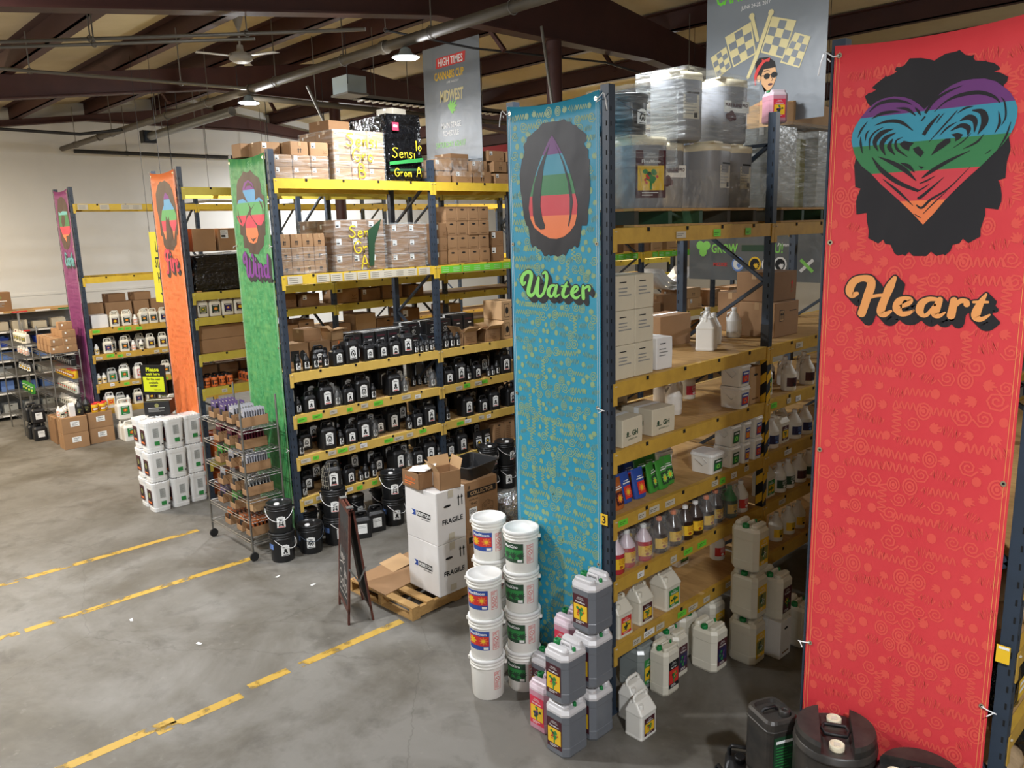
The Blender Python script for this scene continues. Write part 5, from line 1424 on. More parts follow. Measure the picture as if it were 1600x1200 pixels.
def opencarton(w, d, h, m='kraft', flaps=(1, 1, 1, 1), style=None, short=False):
    k = ('open', w, d, h, m, flaps, style)
    if k in _CT:
        return _CT[k]
    t_ = .006
    b = MB().box(-d / 2, d / 2, -w / 2, w / 2, 0, t_, m)
    for x0, x1, y0, y1 in ((-d / 2, -d / 2 + t_, -w / 2, w / 2), (d / 2 - t_, d / 2, -w / 2, w / 2), (-d / 2, d / 2, -w / 2, -w / 2 + t_), (-d / 2, d / 2, w / 2 - t_, w / 2)):
        b.box(x0, x1, y0, y1, 0, h, m)
    parts = [('carton_body', b)]
    L = min(w, d) * .46
    for i, (hx, hy, dx, dy, ln) in enumerate(((d / 2, 0, 1, 0, w), (-d / 2, 0, -1, 0, w), (0, -w / 2, 0, -1, d), (0, w / 2, 0, 1, d))):
        if not flaps[i]:
            continue
        a = R(flaps[i])
        ex, ez = cos(a) * L, sin(a) * L
        A = [(hx + (0 if dx else -ln / 2), hy + (-ln / 2 if dx else 0), h), (hx + (0 if dx else ln / 2), hy + (ln / 2 if dx else 0), h)]
        B_ = [(x + dx * ex, y + dy * ex, z + ez) for x, y, z in A]
        v = A + B_[::-1]
        f = MB().add(v + [(x, y, z + .005) for x, y, z in v], [(3, 2, 1, 0), (4, 5, 6, 7), (0, 1, 5, 4), (1, 2, 6, 5), (2, 3, 7, 6), (3, 0, 4, 7)], 'kraftL' if m.startswith('kraft') else m)
        parts.append(('flap', f))
    p = MB()
    fr = FX(d / 2 + .0005)
    if style == 'label':
        p.rect(-w * .45, -w * .15, h * .1, h * .85, 'paper', FY(0, -w / 2 - .0005), .001)
        lines(p, FY(0, -w / 2 - .0005), -w * .4, -w * .2, h * .7, 3, h * .2, h * .08, 'ink', .002)
    elif style == 'boulder':
        p.text('boulder', h * .34, FY(0, -w / 2 - .0005), 'orange', .001, 0, h * .5, bold=.01)
        lines(p, FY(0, -w / 2 - .0005), -d * .35, d * .35, h * .4, 2, h * .14, h * .07, 'orange', .001)
    elif style == 'text':
        lines(p, fr, -w * .35, w * .35, h * .6, 4, h * .12, h * .04, 'kraftin', .001)
    if p.v:
        parts.append(('print', p))
    _CT[k] = kind('carton', 'carton', *parts)
    return _CT[k]


def palletkind(w, d, m='pine', h=.14):
    """w along y, d along x; boards run along x"""
    parts = []
    n = 7
    for i in range(n):
        y = -w / 2 + .05 + (w - .1) * i / (n - 1)
        parts.append(('deck_plank', MB().box(-d / 2, d / 2, y - .045, y + .045, h - .02, h, m)))
    for x in (-d / 2 + .02, 0, d / 2 - .02):
        parts.append(('stringer', MB().box(x - .02, x + .02, -w / 2, w / 2, .018, h - .02, m)))
    for y in (-w / 2 + .05, 0, w / 2 - .05):
        parts.append(('base_plank', MB().box(-d / 2, d / 2, y - .045, y + .045, 0, .018, m)))
    return kind('pallet', 'pallet', *parts)


PALLET = palletkind(1.15, 1.0)
def palletside():
    """open side to the aisle: stringers run along x, planks along y"""
    parts = []
    for i in range(6):
        x = -.45 + i * .18
        parts.append(('deck_plank', MB().box(x - .05, x + .05, -.9, .9, .12, .14, 'pine')))
        if i % 2 == 1 or i == 0:
            parts.append(('base_plank', MB().box(x - .05, x + .05, -.9, .9, 0, .018, 'pine')))
    for y, m in ((-.86, 'palletdark'), (-.43, 'darkgreen'), (0, 'darkgreen'), (.43, 'palletdark'), (.86, 'palletdark')):
        parts.append(('stringer', MB().box(-.49, .49, y - .025, y + .025, .018, .12, m)))
    return kind('pallet', 'pallet', *parts)


PALLETD = palletside()
# ================================================================ goods on the green rack
def shelfrow(entries, xface, z, kinds, rackname, shelf, group, back_gap=.02, where='along'):
    """entries (key, y, back): set out along one shelf, each labelled by its turn from the banner end"""
    ent = sorted(entries, key=lambda e: e[1])
    for i, (k, y, bk) in enumerate(ent):
        pr, depth, desc = kinds[k]
        pr = pr[rnd.randrange(len(pr))] if isinstance(pr, list) else pr
        put(pr, '%s, %s %s the %s %s' % (desc, ORD[i], where, rackname, shelf), (xface - back_gap - depth / 2 - bk, y, z), rnd.uniform(-7, 7), group)


GK = {'t': (JUG10, .2, 'big black square jug'), '4': (JUG4, .13, 'small black square jug'), 'b': (BOT1, .086, 'black round bottle'), 's': (BOTS, .07, 'little black bottle'), 'g': (BOTBAG, .12, 'black bottle in a clear bag'), 'p': (POUCH['black'], .08, 'black pouch with a white label')}
WC = [('b', 0.19, 0), ('b', 0.31, 0), ('b', 0.44, 0), ('b', 0.58, 0), ('4', 0.76, 0), ('t', 0.97, 0), ('4', 1.23, 0), ('4', 1.44, 0), ('4', 1.65, 0), ('t', 1.86, 0), ('s', 2.0, 0), ('s', 2.09, 0), ('s', 2.18, 0), ('s', 2.27, 0), ('b', 2.54, 0), ('b', 2.65, 0), ('b', 2.76, 0)]
WCb = [('4', .62, .22), ('4', 1.17, .22), ('4', 1.38, .22), ('4', 1.58, .22), ('s', 2.02, .1), ('s', 2.11, .1), ('s', 2.2, .1), ('s', 2.29, .1), ('b', 2.57, .14), ('b', 2.68, .14)]
WD = [('b', 0.15, 0), ('4', 0.31, 0), ('t', 0.55, 0), ('g', 0.72, 0), ('4', 0.88, 0), ('t', 1.1, 0), ('b', 1.26, 0), ('t', 1.61, 0), ('g', 1.79, 0), ('s', 2.15, .3), ('s', 2.25, .3), ('s', 2.36, .3), ('g', 2.28, 0), ('4', 2.57, 0), ('t', 2.78, 0), ('b', 2.94, 0), ('4', 3.1, 0), ('t', 3.47, .28), ('s', 3.33, 0), ('s', 3.42, 0), ('b', 3.52, 0), ('t', 3.7, 0)]
WE = [('b', 0.14, 0), ('4', 0.32, .2), ('t', 0.55, 0), ('b', 0.72, 0), ('4', 0.88, 0), ('t', 1.09, 0), ('g', 1.26, 0), ('4', 1.43, .15), ('t', 1.66, .15), ('b', 1.82, 0), ('4', 1.97, 0), ('t', 2.19, 0), ('b', 2.51, 0), ('t', 2.91, 0), ('4', 3.21, 0), ('t', 3.44, 0), ('t', 3.8, 0)]
WF = [('b', 0.14, 0), ('4', 0.3, .2), ('b', 0.55, 0), ('b', 0.65, 0), ('4', 0.81, 0), ('s', 0.98, 0), ('b', 1.07, 0), ('b', 1.19, 0), ('4', 1.4, .2), ('t', 1.61, 0), ('g', 1.79, 0), ('4', 1.95, 0), ('t', 2.16, 0), ('b', 2.32, 0), ('4', 2.53, 0), ('t', 2.76, 0), ('p', 3.08, 0), ('p', 3.27, .02)]
for e, z, nm in ((WC, 2.232, 'fourth shelf up'), (WD, 1.705, 'third shelf up'), (WE, 1.17, 'second shelf up'), (WF, .628, 'lowest shelf')):
    shelfrow(e, WX, z, GK, 'green rack', nm, 'black bottles and jugs on the green rack')
shelfrow(WCb, WX, 2.232, GK, 'green rack', 'second line, fourth shelf', 'black bottles and jugs on the green rack')
rg = random.Random(11)
for z, nm in ((1.705, 'dark rear line, third shelf'), (1.17, 'dark rear line, second shelf'), (.628, 'dark rear line, lowest shelf')):
    shelfrow([('t', .3 + i * .29 + rg.uniform(-.03, .03) + (.24 if i > 6 else 0), .5) for i in range(13)], WX, z, GK, 'green rack', nm, 'black jugs at the back of the green rack')
for z, nm in ((1.705, 'darkest last line, third shelf'), (1.17, 'darkest last line, second shelf'), (.628, 'darkest last line, lowest shelf')):
    shelfrow([('t', .2 + i * .235 + (.25 if i > 8 else 0), .75) for i in range(15)], WX, z, GK, 'green rack', nm, 'black jugs at the back of the green rack')
KB = carton(.3, .3, .3, 'kraft', 'blackprint')
put(KB, 'kraft carton with black square print, nearest the green banner on the fourth shelf', (WX - .5, .37, 2.232), 0)
put(KB, 'kraft carton with black square print, second from the green banner on the fourth shelf', (WX - .5, .69, 2.232), 0)
put(carton(.22, .28, .27, 'kraft', 'orangetape'), 'kraft carton with an orange tape stripe beside the black printed cartons', (WX - .5, .98, 2.232), 0)
put(carton(.26, .26, .16, 'kraft2', 'plain'), 'low brown carton lying on the black printed kraft cartons', (WX - .55, .62, 2.534), 4)
put(opencarton(.2, .2, .12, 'kraftL', (20, 30, 40, 10)), 'small torn open kraft carton on the orange taped carton', (WX - .52, .98, 2.504), 10)
CY = carton(.18, .36, .34, 'blackbox', 'cyco')
for i in range(5):
    put(CY, 'tall black carton with a ring mark, %s in the row behind the black jugs' % ORD[i], (WX - .46 - (.0 if i else .02), 1.2 + i * .2, 2.232), 0, 'black cartons on the green rack')
CYs = carton(.22, .34, .19, 'blackbox', 'cyco')
for i, (y, n) in enumerate(((2.2, 2), (2.52, 2), (2.76, 2))):
    for j in range(n):
        put(CYs, 'short black carton with a ring mark, %s pile from the green banner, %s one' % (ORD[i], ('lower', 'upper')[j]), (WX - .5 - (.0 if i else .02), y, 2.232 + j * .194), 0, 'black cartons on the green rack')
CYb = carton(.2, .4, .42, 'blackbox', 'cyco')
for i in range(2):
    put(CYb, 'large black carton with a ring mark behind the open cartons, %s one' % ORD[i], (WX - .55, 3.02 + i * .22, 2.232), 0, 'black cartons on the green rack')
put(CYs, 'short black carton between large black cartons and stamped kraft cartons', (WX - .55, 3.46, 2.232), 0)
ST = carton(.36, .42, .285, 'kraftL', 'stamp')
for j in range(2):
    put(ST, 'pale kraft carton with a black framed stamp, %s of the pair by the teal banner' % ('lower', 'upper')[j], (WX - .3, 3.86, 2.232 + j * .29), 0)
put(opencarton(.26, .3, .19, 'kraft', (35, 20, 50, 15), 'text'), 'open kraft carton with splayed flaps next to three black bottles', (WX - .2, 3.0, 2.232), 0)
put(opencarton(.26, .3, .19, 'kraft', (30, 25, 20, 45), 'text'), 'open kraft carton with splayed flaps, next to the stamped cartons', (WX - .2, 3.47, 2.232), -4)
KT = carton(.21, .34, .31, 'kraft', 'text')
for i in range(3):
    put(KT, 'upright kraft carton with printed lines on the lowest shelf, %s from the black pouches' % ORD[i], (WX - .2, 3.5 + i * .225, .628), 0)

# hand lettering on the wraps, as open strokes
HAND = {'S': [(.7, .95), (.3, 1), (.1, .8), (.5, .5), (.6, .2), (.3, 0), (0, .15)], 'e': [(.05, .3), (.45, .35), (.4, .55), (.15, .5), (.05, .2), (.25, 0), (.5, .1)], 'n': [(.05, .55), (.08, 0), (.1, .4), (.35, .55), (.42, .3), (.45, 0)],
        's': [(.4, .5), (.15, .55), (.1, .4), (.35, .2), (.25, 0), (.02, .05)], 'i': [(.1, .5), (.12, 0)], 'G': [(.7, .85), (.4, 1), (.08, .7), (.08, .25), (.4, 0), (.7, .2), (.7, .45), (.4, .45)], 'r': [(.05, .55), (.1, 0), (.1, .35), (.3, .55), (.4, .5)],
        'o': [(.25, .55), (.05, .3), (.25, 0), (.48, .28), (.25, .55)], 'B': [(.1, 0), (.1, 1), (.5, .9), (.5, .6), (.12, .52), (.58, .4), (.55, .08), (.1, 0)], 'A': [(0, 0), (.3, 1), (.6, 0), (.5, .35), (.1, .35)], 'b': [(.1, 1), (.1, 0), (.4, .05), (.45, .35), (.12, .45)], 'l': [(.1, 1), (.1, 0)], 'm': [(0, .5), (.03, 0), (.1, .45), (.25, .5), (.28, 0), (.33, .45), (.5, .5), (.52, 0)]}


def hand(mb, word, a, b, h, fr, off, m='sharpie', w=.016):
    x = a
    for c in word:
        mb.stroke([(x + p[0] * h, b + p[1] * h, w) for p in HAND[c]], m, fr, off)
        x += (max(p[0] for p in HAND[c]) + .2) * h
    return mb


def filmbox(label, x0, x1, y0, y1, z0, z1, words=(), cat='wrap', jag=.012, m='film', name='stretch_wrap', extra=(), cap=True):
    """loose film round a stack"""
    rg = random.Random(label)
    z0 += .004
    t = thing(name, label, cat, ((x0 + x1) / 2, (y0 + y1) / 2, z0))
    w, d, h = y1 - y0, x1 - x0, z1 - z0
    rings = []
    for q in range(7):
        rings.append([(x + rg.uniform(0, jag) * (1 if x > 0 else -1), y + rg.uniform(0, jag) * (1 if y > 0 else -1), h * q / 6) for x, y in rr(d, w, .03, 3)])
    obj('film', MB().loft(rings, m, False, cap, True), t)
    fr = FX(d / 2 + jag + .004, 0, 0)
    if words:
        mb = MB()
        for wd, a, b, hh in words:
            hand(mb, wd, a, b, hh, fr, .001)
        obj('handwriting', mb, t)
    for nm, mb in extra:
        obj(nm, mb, t)
    return t


def stack(x, y0, z0, w, d, h, cols, layers, pr, phrase, group, gap=.006, depthn=1, sidecol=0):
    for j in range(layers):
        for i in range(cols):
            put(pr, 'carton, %s along %s layer of %s' % (ORD[i], ('bottom' if j == 0 else ORD[j]), phrase), (x - d / 2 + rnd.uniform(-.008, .008), y0 + w / 2 + i * (w + gap), z0 + j * (h + .002)), 0, group)
        for q in range(sidecol):
            put(pr, 'rear carton, %s back, %s layer of %s' % (ORD[q], ('bottom' if j == 0 else ORD[j]), phrase), (x - d / 2 - (q + 1) * (d + gap), y0 + w / 2, z0 + j * (h + .002)), 0, group)


# ---- top level of the green rack
ZA, ZB = LW[0], LW[1]
CA = carton(.235, .4, .136, 'kraft', 'ship')
CAu = carton(.25, .4, .16, 'kraft', 'ship')
CAp = carton(.235, .4, .16, 'kraft', 'arrows')
GT = 'cartons on the top of the green rack'
stack(WX - .06, .1, ZA, .235, .4, .136, 3, 2, CA, 'the low wrapped stack by the green banner', GT, sidecol=1)
for i, (y, x) in enumerate(((.06, WX - .3), (.33, WX - .1), (.585, WX - .08))):
    put(CAp if i == 1 else CAu, 'loose brown carton, %s on the low wrapped stack by the green banner' % ORD[i], (x - .21, y + .14, ZA + .278), 0, GT)
for i in range(2):
    put(CAp, 'brown carton end on, %s back on the low wrapped stack' % ORD[i], (WX - .72 - i * .01, .16 + i * .28, ZA + .278), 90, GT)
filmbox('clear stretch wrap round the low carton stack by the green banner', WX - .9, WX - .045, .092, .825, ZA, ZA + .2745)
CB = carton(.245, .4, .149, 'kraft', 'ship')
stack(WX - .05, .9, ZA, .245, .4, .149, 3, 4, CB, 'the yellow lettered stack', GT, sidecol=1)
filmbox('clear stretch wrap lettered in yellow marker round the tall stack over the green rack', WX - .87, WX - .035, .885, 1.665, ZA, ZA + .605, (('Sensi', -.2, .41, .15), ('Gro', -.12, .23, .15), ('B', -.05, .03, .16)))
put(carton(.34, .4, .15, 'kraft2', 'plain'), 'plain brown carton lying on the yellow lettered stack near the roof', (WX - .6, 1.2, ZA + .606), 8)
t = thing('wrapped_pallet', 'pallet load in black stretch film with yellow marker words on the green rack', 'pallet load', (WX - .52, 2.0, ZA + .004))
rg = random.Random(4)
rings = []
for q in range(11):
    rings.append([(x + rg.uniform(-.025, .03), y + rg.uniform(-.02, .02), .8 * q / 10 + (rg.uniform(-.07, .07) if q == 10 else 0)) for x, y in rr(.86, .58, .05, 4)])
obj('black_film', MB().loft(rings, 'blackwrap', True, True), t)
mb = MB()
fr = FX(.475)
hand(mb, 'Sensi', -.22, .3, .12, fr, .001, w=.012)
hand(mb, 'lo', .16, .4, .12, fr, .001, w=.012)
hand(mb, 'Grom', -.2, .06, .1, fr, .001, w=.012)
hand(mb, 'A', .16, .06, .13, fr, .001, w=.012)
obj('handwriting', mb, t)
obj('green_band', MB().flat([(-.27, .2), (.28, .26), (.28, .31), (-.27, .24)], 'green', FX(.472), .001).flat([(-.27, .12), (.28, .14), (.28, .17), (-.27, .15)], 'darkgreen', FX(.472), .001), t)
obj('tag', MB().rect(-.2, -.1, .64, .74, 'pinkred', FX(.472), .002).rect(-.18, -.12, .68, .71, 'paper', FX(.472), .003), t)
put(carton(.26, .3, .1, 'greytag', 'plain'), 'flat pale carton on the black wrapped load below the roof', (WX - .5, 2.12, ZA + .875), 12)
lst = [(2.64, .03, 0, 'plain', .3, .15), (3.0, 0, 0, 'ship', .31, .16), (3.36, 0, 0, 'arrows', .34, .16), (3.75, .02, 0, 'ship', .28, .15), (4.1, .02, 0, 'ship', .3, .15), (2.68, .05, .163, 'ship', .3, .15), (3.02, .1, .163, 'arrows', .28, .15), (3.34, .04, .163, 'ship', .3, .15), (3.7, 0, .163, 'arrows', .28, .15), (4.04, .02, .163, 'ship', .3, .15),
       (3.1, .2, .316, 'plain', .34, .1), (3.66, .02, .316, 'ship', .3, .15), (4.0, .02, .316, 'ship', .3, .15)]
for i, (y, bk, dz, st, w_, h_) in enumerate(lst):
    put(carton(w_, .36, h_, 'kraft2' if i % 4 == 2 else 'kraft', st), 'brown carton, %s in the loose pile beside the teal banner top' % ORD[i], (WX - .24 - bk, y, ZA + dz), rnd.uniform(-4, 4), GT)
filmbox('torn stretch wrap sagging over the loose cartons near the teal banner', WX - .5, WX - .02, 2.5, 3.3, ZA + .08, ZA + .33, m='bag', jag=.04)

# ---- second level of the green rack
CBs = carton(.15, .4, .16, 'kraft', 'arrows')
GS = 'cartons on the second level of the green rack'
stack(WX - .1, .1, ZB, .15, .4, .16, 4, 3, CBs, 'the stack beside the wind lettering', GS, sidecol=1)
filmbox('clear wrap round the carton stack on the second level by the green banner', WX - .93, WX - .085, .092, .735, ZB, ZB + .326)
CC = carton(.245, .42, .212, 'kraft2', 'ship')
stack(WX - .08, .85, ZB, .245, .42, .212, 3, 3, CC, 'the lower lettered stack', GS, sidecol=1)
filmbox('grey stretch wrap lettered in yellow marker on the second level', WX - .94, WX - .065, .835, 1.62, ZB, ZB + .65, (('Sens', -.18, .42, .14), ('Gro', -.12, .22, .15), ('A', -.02, .02, .17)), extra=(('green_wrap', MB().flat([(.1, .05), (.17, .05), (.2, .35), (.32, .65), (.1, .5)], 'darkgreen', FX(.455), .001)),))
CD = carton(.28, .42, .19, 'kraft2', 'ship')
stack(WX - .1, 1.72, ZB, .28, .42, .19, 2, 3, CD, 'the sagging wrapped stack', GS)
stack(WX - .12, 2.45, ZB, .24, .4, .19, 1, 3, carton(.24, .4, .19, 'kraft2', 'ship'), 'the pile by the second upright', GS)
filmbox('clear wrap sagging over the stack next to the second upright', WX - .6, WX - .085, 1.7, 2.32, ZB, ZB + .6)
ksl = carton(.2, .36, .2, 'kraft', 'slot')
stack(WX - .16, 2.72, ZB, .2, .36, .2, 4, 4, ksl, 'the tall kraft wall', GS)
for i in range(2):
    put(carton(.26, .36, .22, 'kraft2', 'ship'), 'brown carton beyond the tall kraft wall, %s' % ('lower', 'upper')[i], (WX - .4, 3.75, ZB + .222 * i), 0, GS)
# ================================================================ cartons seen through on the orange and green racks beyond
def filler(x, ys, z, phrase, seed, group, two=True, mats=('kraft', 'kraft2', 'kraftL', 'kraft'), face=1):
    rg = random.Random(seed)
    y, i = ys[0], 0
    while y < ys[1] - .25:
        w = rg.choice((.28, .34, .4, .46))
        h = rg.choice((.2, .26, .32))
        for yf in YS:
            if y < yf + .09 and y + w > yf - .02:
                y = yf + .1
        m = rg.choice(mats)
        n = rg.choice((1, 1, 2)) if h < .3 and two else 1
        for j in range(n):
            put(carton(w, .4, h, m, rg.choice(('ship', 'arrows', 'plain', 'slot'))), 'brown carton, %s along %s%s' % (ORD[i], phrase, ', upper' if j else ''), (x - .3 + rg.uniform(-.04, .04), y + w / 2, z + j * (h + .003)), rg.uniform(-3, 3), group)
        y += w + rg.uniform(.02, .12)
        i += 1


for z, sd, nm in ((2.743, 21, 'the middle shelf of the orange rack'), (3.11, 22, 'the pallet level of the orange rack'), (2.203, 23, 'the dim fourth shelf of the orange rack')):
    filler(FXR - .05, (1.0 if z < 3 else 1.2, 4.6), z, nm, sd, 'cartons on the orange rack behind the green one', two=z > 3)
filler(WX - .1, (4.85, 6.9), 2.235, 'the far third bay shelf of the green rack', 31, 'cartons on the far bays of the green rack')
filler(WX - .1, (7.2, 9.3), 2.235, 'the far fourth bay shelf of the green rack', 32, 'cartons on the far bays of the green rack')
filler(WX - .1, (7.2, 9.3), ZB, 'the far fourth bay upper level of the green rack', 33, 'cartons on the far bays of the green rack')
filler(WX - .1, (9.55, 11.6), 2.235, 'the far fifth bay shelf of the green rack', 34, 'cartons on the far bays of the green rack', mats=('kraft', 'whitebox', 'kraftL', 'beige'))
filler(WX - .1, (9.55, 11.6), 1.71, 'the far fifth bay lower shelf of the green rack', 35, 'cartons on the far bays of the green rack', two=False, mats=('whitebox', 'whitebox', 'kraftL', 'beige'))
filler(WX - .1, (4.85, 6.9), ZB, 'the far third bay upper level of the green rack', 36, 'cartons on the far bays of the green rack', mats=('greywrap', 'kraft2', 'greywrap'))

# ================================================================ goods on the teal rack
TX = WAX
G1 = 'white and cream goods on the teal rack'
CG = carton(.23, .3, .262, 'beige', 'gh')
for i in range(2):
    for j in range(3):
        put(carton(.235, .3, .262, 'beige', 'ghside'), 'beige printed carton, %s column by the teal banner, %s layer up' % (ORD[i], ORD[j]), (TX - .2 - .0 * i, .25 + i * .242, LWA[1] + j * .265), 0, 'beige cartons on the teal rack')
put(carton(.2, .26, .26, 'whitebox', 'ghside'), 'single white printed carton standing beside the beige carton columns', (TX - .2, .8, LWA[1]), -4)
put(carton(.2, .26, .262, 'beige', 'ghside'), 'beige carton half hidden behind the single white carton', (TX - .5, .74, LWA[1]), 0)
put(FJ['white'], 'white jug turned away, alone on the bare boards of the teal rack', (TX - .36, 1.86, LWA[1]), 200)
for i, (x, y) in enumerate(((.5, 2.42), (.6, 2.74), (.84, 2.62))):
    put(GAL['plain'], 'round white handle jug, %s behind the striped upright of the teal rack' % ORD[i], (TX - x, y if i else 2.2, LWA[1]), 20)
put(carton(.5, .4, .35, 'kraft', 'up'), 'big kraft carton with a black arrows box, second bay of the teal rack', (TX - .42, 3.12, LWA[1]), 0)
put(carton(.52, .4, .3, 'kraft2', 'redup'), 'brown carton with a red arrow on the big kraft carton', (TX - .5, 3.2, LWA[1] + .353), 0)
put(carton(.44, .36, .5, 'kraft2', 'redup'), 'brown carton with a red arrow behind the white round jugs', (TX - .8, 2.98 - .35, LWA[1]), 0) if False else None
put(carton(.5, .3, .3, 'kraft', 'plain'), 'plain brown carton in the shade behind the white round jugs', (TX - .88, 1.9, LWA[1]), 0)
put(carton(.46, .3, .42, 'kraft2', 'redup'), 'dark brown carton with a red arrow at the rear of the teal rack', (TX - .88, 3.35, LWA[1]), 0)
# third shelf down
put(carton(.28, .3, .22, 'beige', 'gh'), 'beige printed carton at the front corner nearest the teal banner', (TX - .18, .31, LWA[2]), 4)
put(carton(.29, .34, .22, 'beige', 'gh'), 'beige printed carton set a hand back from the shelf edge', (TX - .22, .77, LWA[2]), -3)
put(carton(.28, .3, .34, 'beige', 'gh'), 'tall beige carton behind the two printed beige cartons', (TX - .6, .34, LWA[2]), 0)
put(carton(.26, .3, .34, 'beige', 'ghside'), 'second tall beige carton behind the printed pair', (TX - .6, .66, LWA[2]), 0)
put(GAL['plain'], 'plain white round jug standing past the beige cartons', (TX - .4, 1.4, LWA[2]), 30)
for i in range(3):
    put(GAL['rose' if i == 2 else 'plain'], 'shaded round jug, %s in the gap behind the stacked tubs' % ORD[i], (TX - .68, 1.6 + .22 * i, LWA[2]), 10)
for j in range(2):
    put(TUBB if False else TUB['mag'], 'white tub with a blue and red label, %s of two by the kraft carton' % ('lower', 'upper')[j], (TX - .13, 2.0, LWA[2] + j * .203), 0, scale=(1.12, 1.12, 1.03)) if j == 0 else put(TUB['mag'], 'white tub with a blue and red label, upper of two by the kraft carton', (TX - .13, 2.0, LWA[2] + .209), 0, scale=(1.12, 1.12, 1.03))
put(carton(.19, .3, .36, 'kraftL', 'slot'), 'narrow kraft carton standing against the striped upright', (TX - .2, 2.23, LWA[2]), 0)
put(FJ['green'], 'white square jug with a green label just past the striped upright', (TX - .2, 2.6, LWA[2]), 0)
for i, (y, bk) in enumerate(((2.86, .22), (3.02, .0), (3.24, .16), (3.42, 0), (3.62, .14), (3.2, .34))):
    put(GAL['wmaroon'], 'white round jug with a maroon band, %s in the second bay' % ORD[i], (TX - .12 - bk, y, LWA[2]), 0, G1)
# fourth
put(POUCH['orange'], 'amber see-through pouch leaning by the upright of the teal rack', (TX - .13, .26, LWA[3]), 6, tilt=(0, -8))
for i, (y, bk) in enumerate(((.43, .06), (.6, .05), (.36, .24), (.55, .25), (.72, .26))):
    put(POUCH['blue'], 'blue flower pouch, %s in the leaning group on the teal rack' % ORD[i], (TX - .12 - bk, y, LWA[3]), 4 - 3 * i, 'pouches on the teal rack', tilt=(0, -9))
for i, (y, bk) in enumerate(((.8, .06), (.93, .05), (1.05, .08), (.88, .24), (1.02, .26))):
    put(POUCH['green'], 'green pouch, %s in the slumped group on the teal rack' % ORD[i], (TX - .12 - bk, y, LWA[3]), 15 - 9 * i, 'pouches on the teal rack', tilt=(0, -10))
put(TUB['gro'], 'low white tub with a dark green label and flat lid, in front', (TX - .16, 1.6, LWA[3]), 0, scale=(1.2, 1.3, .95))
for j in range(2):
    put(TUB['gro'], 'white tub with green label behind the pouches, %s' % ('lower', 'upper')[j], (TX - .46, 1.24, LWA[3] + j * .233), 0, scale=1.15)
for k, (y, st, nm) in enumerate(((1.9, 'gro', 'dark green label'), (2.07, 'bloom', 'blue flower label'), (2.24, 'mag', 'blue and red label'))):
    pass
put(TUB['gro'], 'white tub with a dark green label, lower of the front pair', (TX - .12, 1.87, LWA[3]), 0)
put(TUB['gro'], 'white tub with a dark green label, upper of the front pair', (TX - .12, 1.87, LWA[3] + .203), 0)
for j in range(2):
    put(TUB['bloom'], 'slim white tub with a flower label, %s of the pair' % ('lower', 'upper')[j], (TX - .11, 2.055, LWA[3] + j * .203), 0, scale=(1, .72, 1))
    put(TUB['mag'], 'white tub with a blue framed label, %s beside the striped upright' % ('lower', 'upper')[j], (TX - .1, 2.245, LWA[3] + j * .213), 0, scale=(1, .85, 1.05))
for i, (y, k, bk) in enumerate(((2.55, 'wblue', .02), (2.7, 'wblue', .0), (3.18, 'wblue', 0), (3.42, 'wblue', 0), (3.3, 'wblue', .2))):
    put(GAL[k], 'white round jug with a navy band, %s in the second bay' % ORD[i], (TX - .12 - bk, y, LWA[3]), 0, G1)
put(FJ['maroon'], 'cream square jug with a maroon label among navy banded jugs', (TX - .17, 2.93, LWA[3]), 0)
# fifth: bottles in bags
L5 = [('pink', .2, 0), ('pinkbag', .37, .02), ('pinkbag', .57, 0), ('darkbag', .79, 0), ('darkbag', 1.0, 0), ('dark', 1.18, 0), ('dark', 1.34, 0), ('darkbag', 1.52, 0), ('darkbag', 1.72, .03), ('greenbag', 1.92, 0), ('wred', 2.12, 0), ('pink', .3, .22), ('pinkbag', .5, .24), ('dark', .74, .24), ('dark', .94, .24), ('dark', 1.14, .22)]
NM = {'pink': 'pink filled round jug with yellow label', 'pinkbag': 'bagged pink round jug with yellow label', 'darkbag': 'bagged dark brown round jug', 'dark': 'dark brown round jug with yellow label', 'greenbag': 'bagged green round jug', 'wred': 'white and red round jug'}
for i, (k, y, bk) in enumerate(sorted(L5, key=lambda e: e[1])):
    put(GAL[k], '%s, %s along the second shelf of the teal rack' % (NM[k], ORD[i]), (TX - .11 - bk, y, LWA[4]), rnd.uniform(-10, 10), 'round jugs on the teal rack')
put(carton(.26, .3, .32, 'chalk', 'blacklogo'), 'dark framed carton in the shade before the striped upright', (TX - .5, 2.12, LWA[4]), 0)
put(FJ['green'], 'white square jug with green label, second bay near the upright', (TX - .16, 2.66, LWA[4]), 0)
for i, (y, k) in enumerate(((2.9, 'wgreen'), (3.08, 'wgreen'), (3.34, 'wmaroon'), (3.54, 'wgreen'))):
    put(GAL[k], 'white round jug with a %s band, %s on the low second bay' % ({'wgreen': 'dark green', 'wmaroon': 'dark red'}[k], ORD[i]), (TX - .12, y, LWA[4]), 0, G1)
# lowest shelf
put(FJ['red'], 'cream jug with a red label, first on the lowest teal shelf', (TX - .12, .25, LWA[5]), 0)
put(FJ['maroon'], 'cream jug with a maroon label, second on the lowest teal shelf', (TX - .13, .55, LWA[5]), 0)
put(FJ['green'], 'cream jug with a green label, third on the lowest teal shelf', (TX - .13, .92, LWA[5]), 0, scale=(1.15, 1.15, 1.05))
put(FJ['maroon'], 'cream jug turned sideways behind the green labelled jug', (TX - .38, 1.05, LWA[5]), 90)
put(TUBB, 'broad white tub in the shade at the back of the lowest shelf', (TX - .6, 1.75, LWA[5]), 0)
put(GAL['wred'], 'white round jug with a red band alone on the lowest shelf', (TX - .35, 2.12, LWA[5]), 0)
for i, y in enumerate((2.95, 3.22, 3.45)):
    put(GAL['wyellow'], 'cream round jug with a yellow band, %s on the lowest second bay' % ORD[i], (TX - .16, y, LWA[5]), 0, G1)

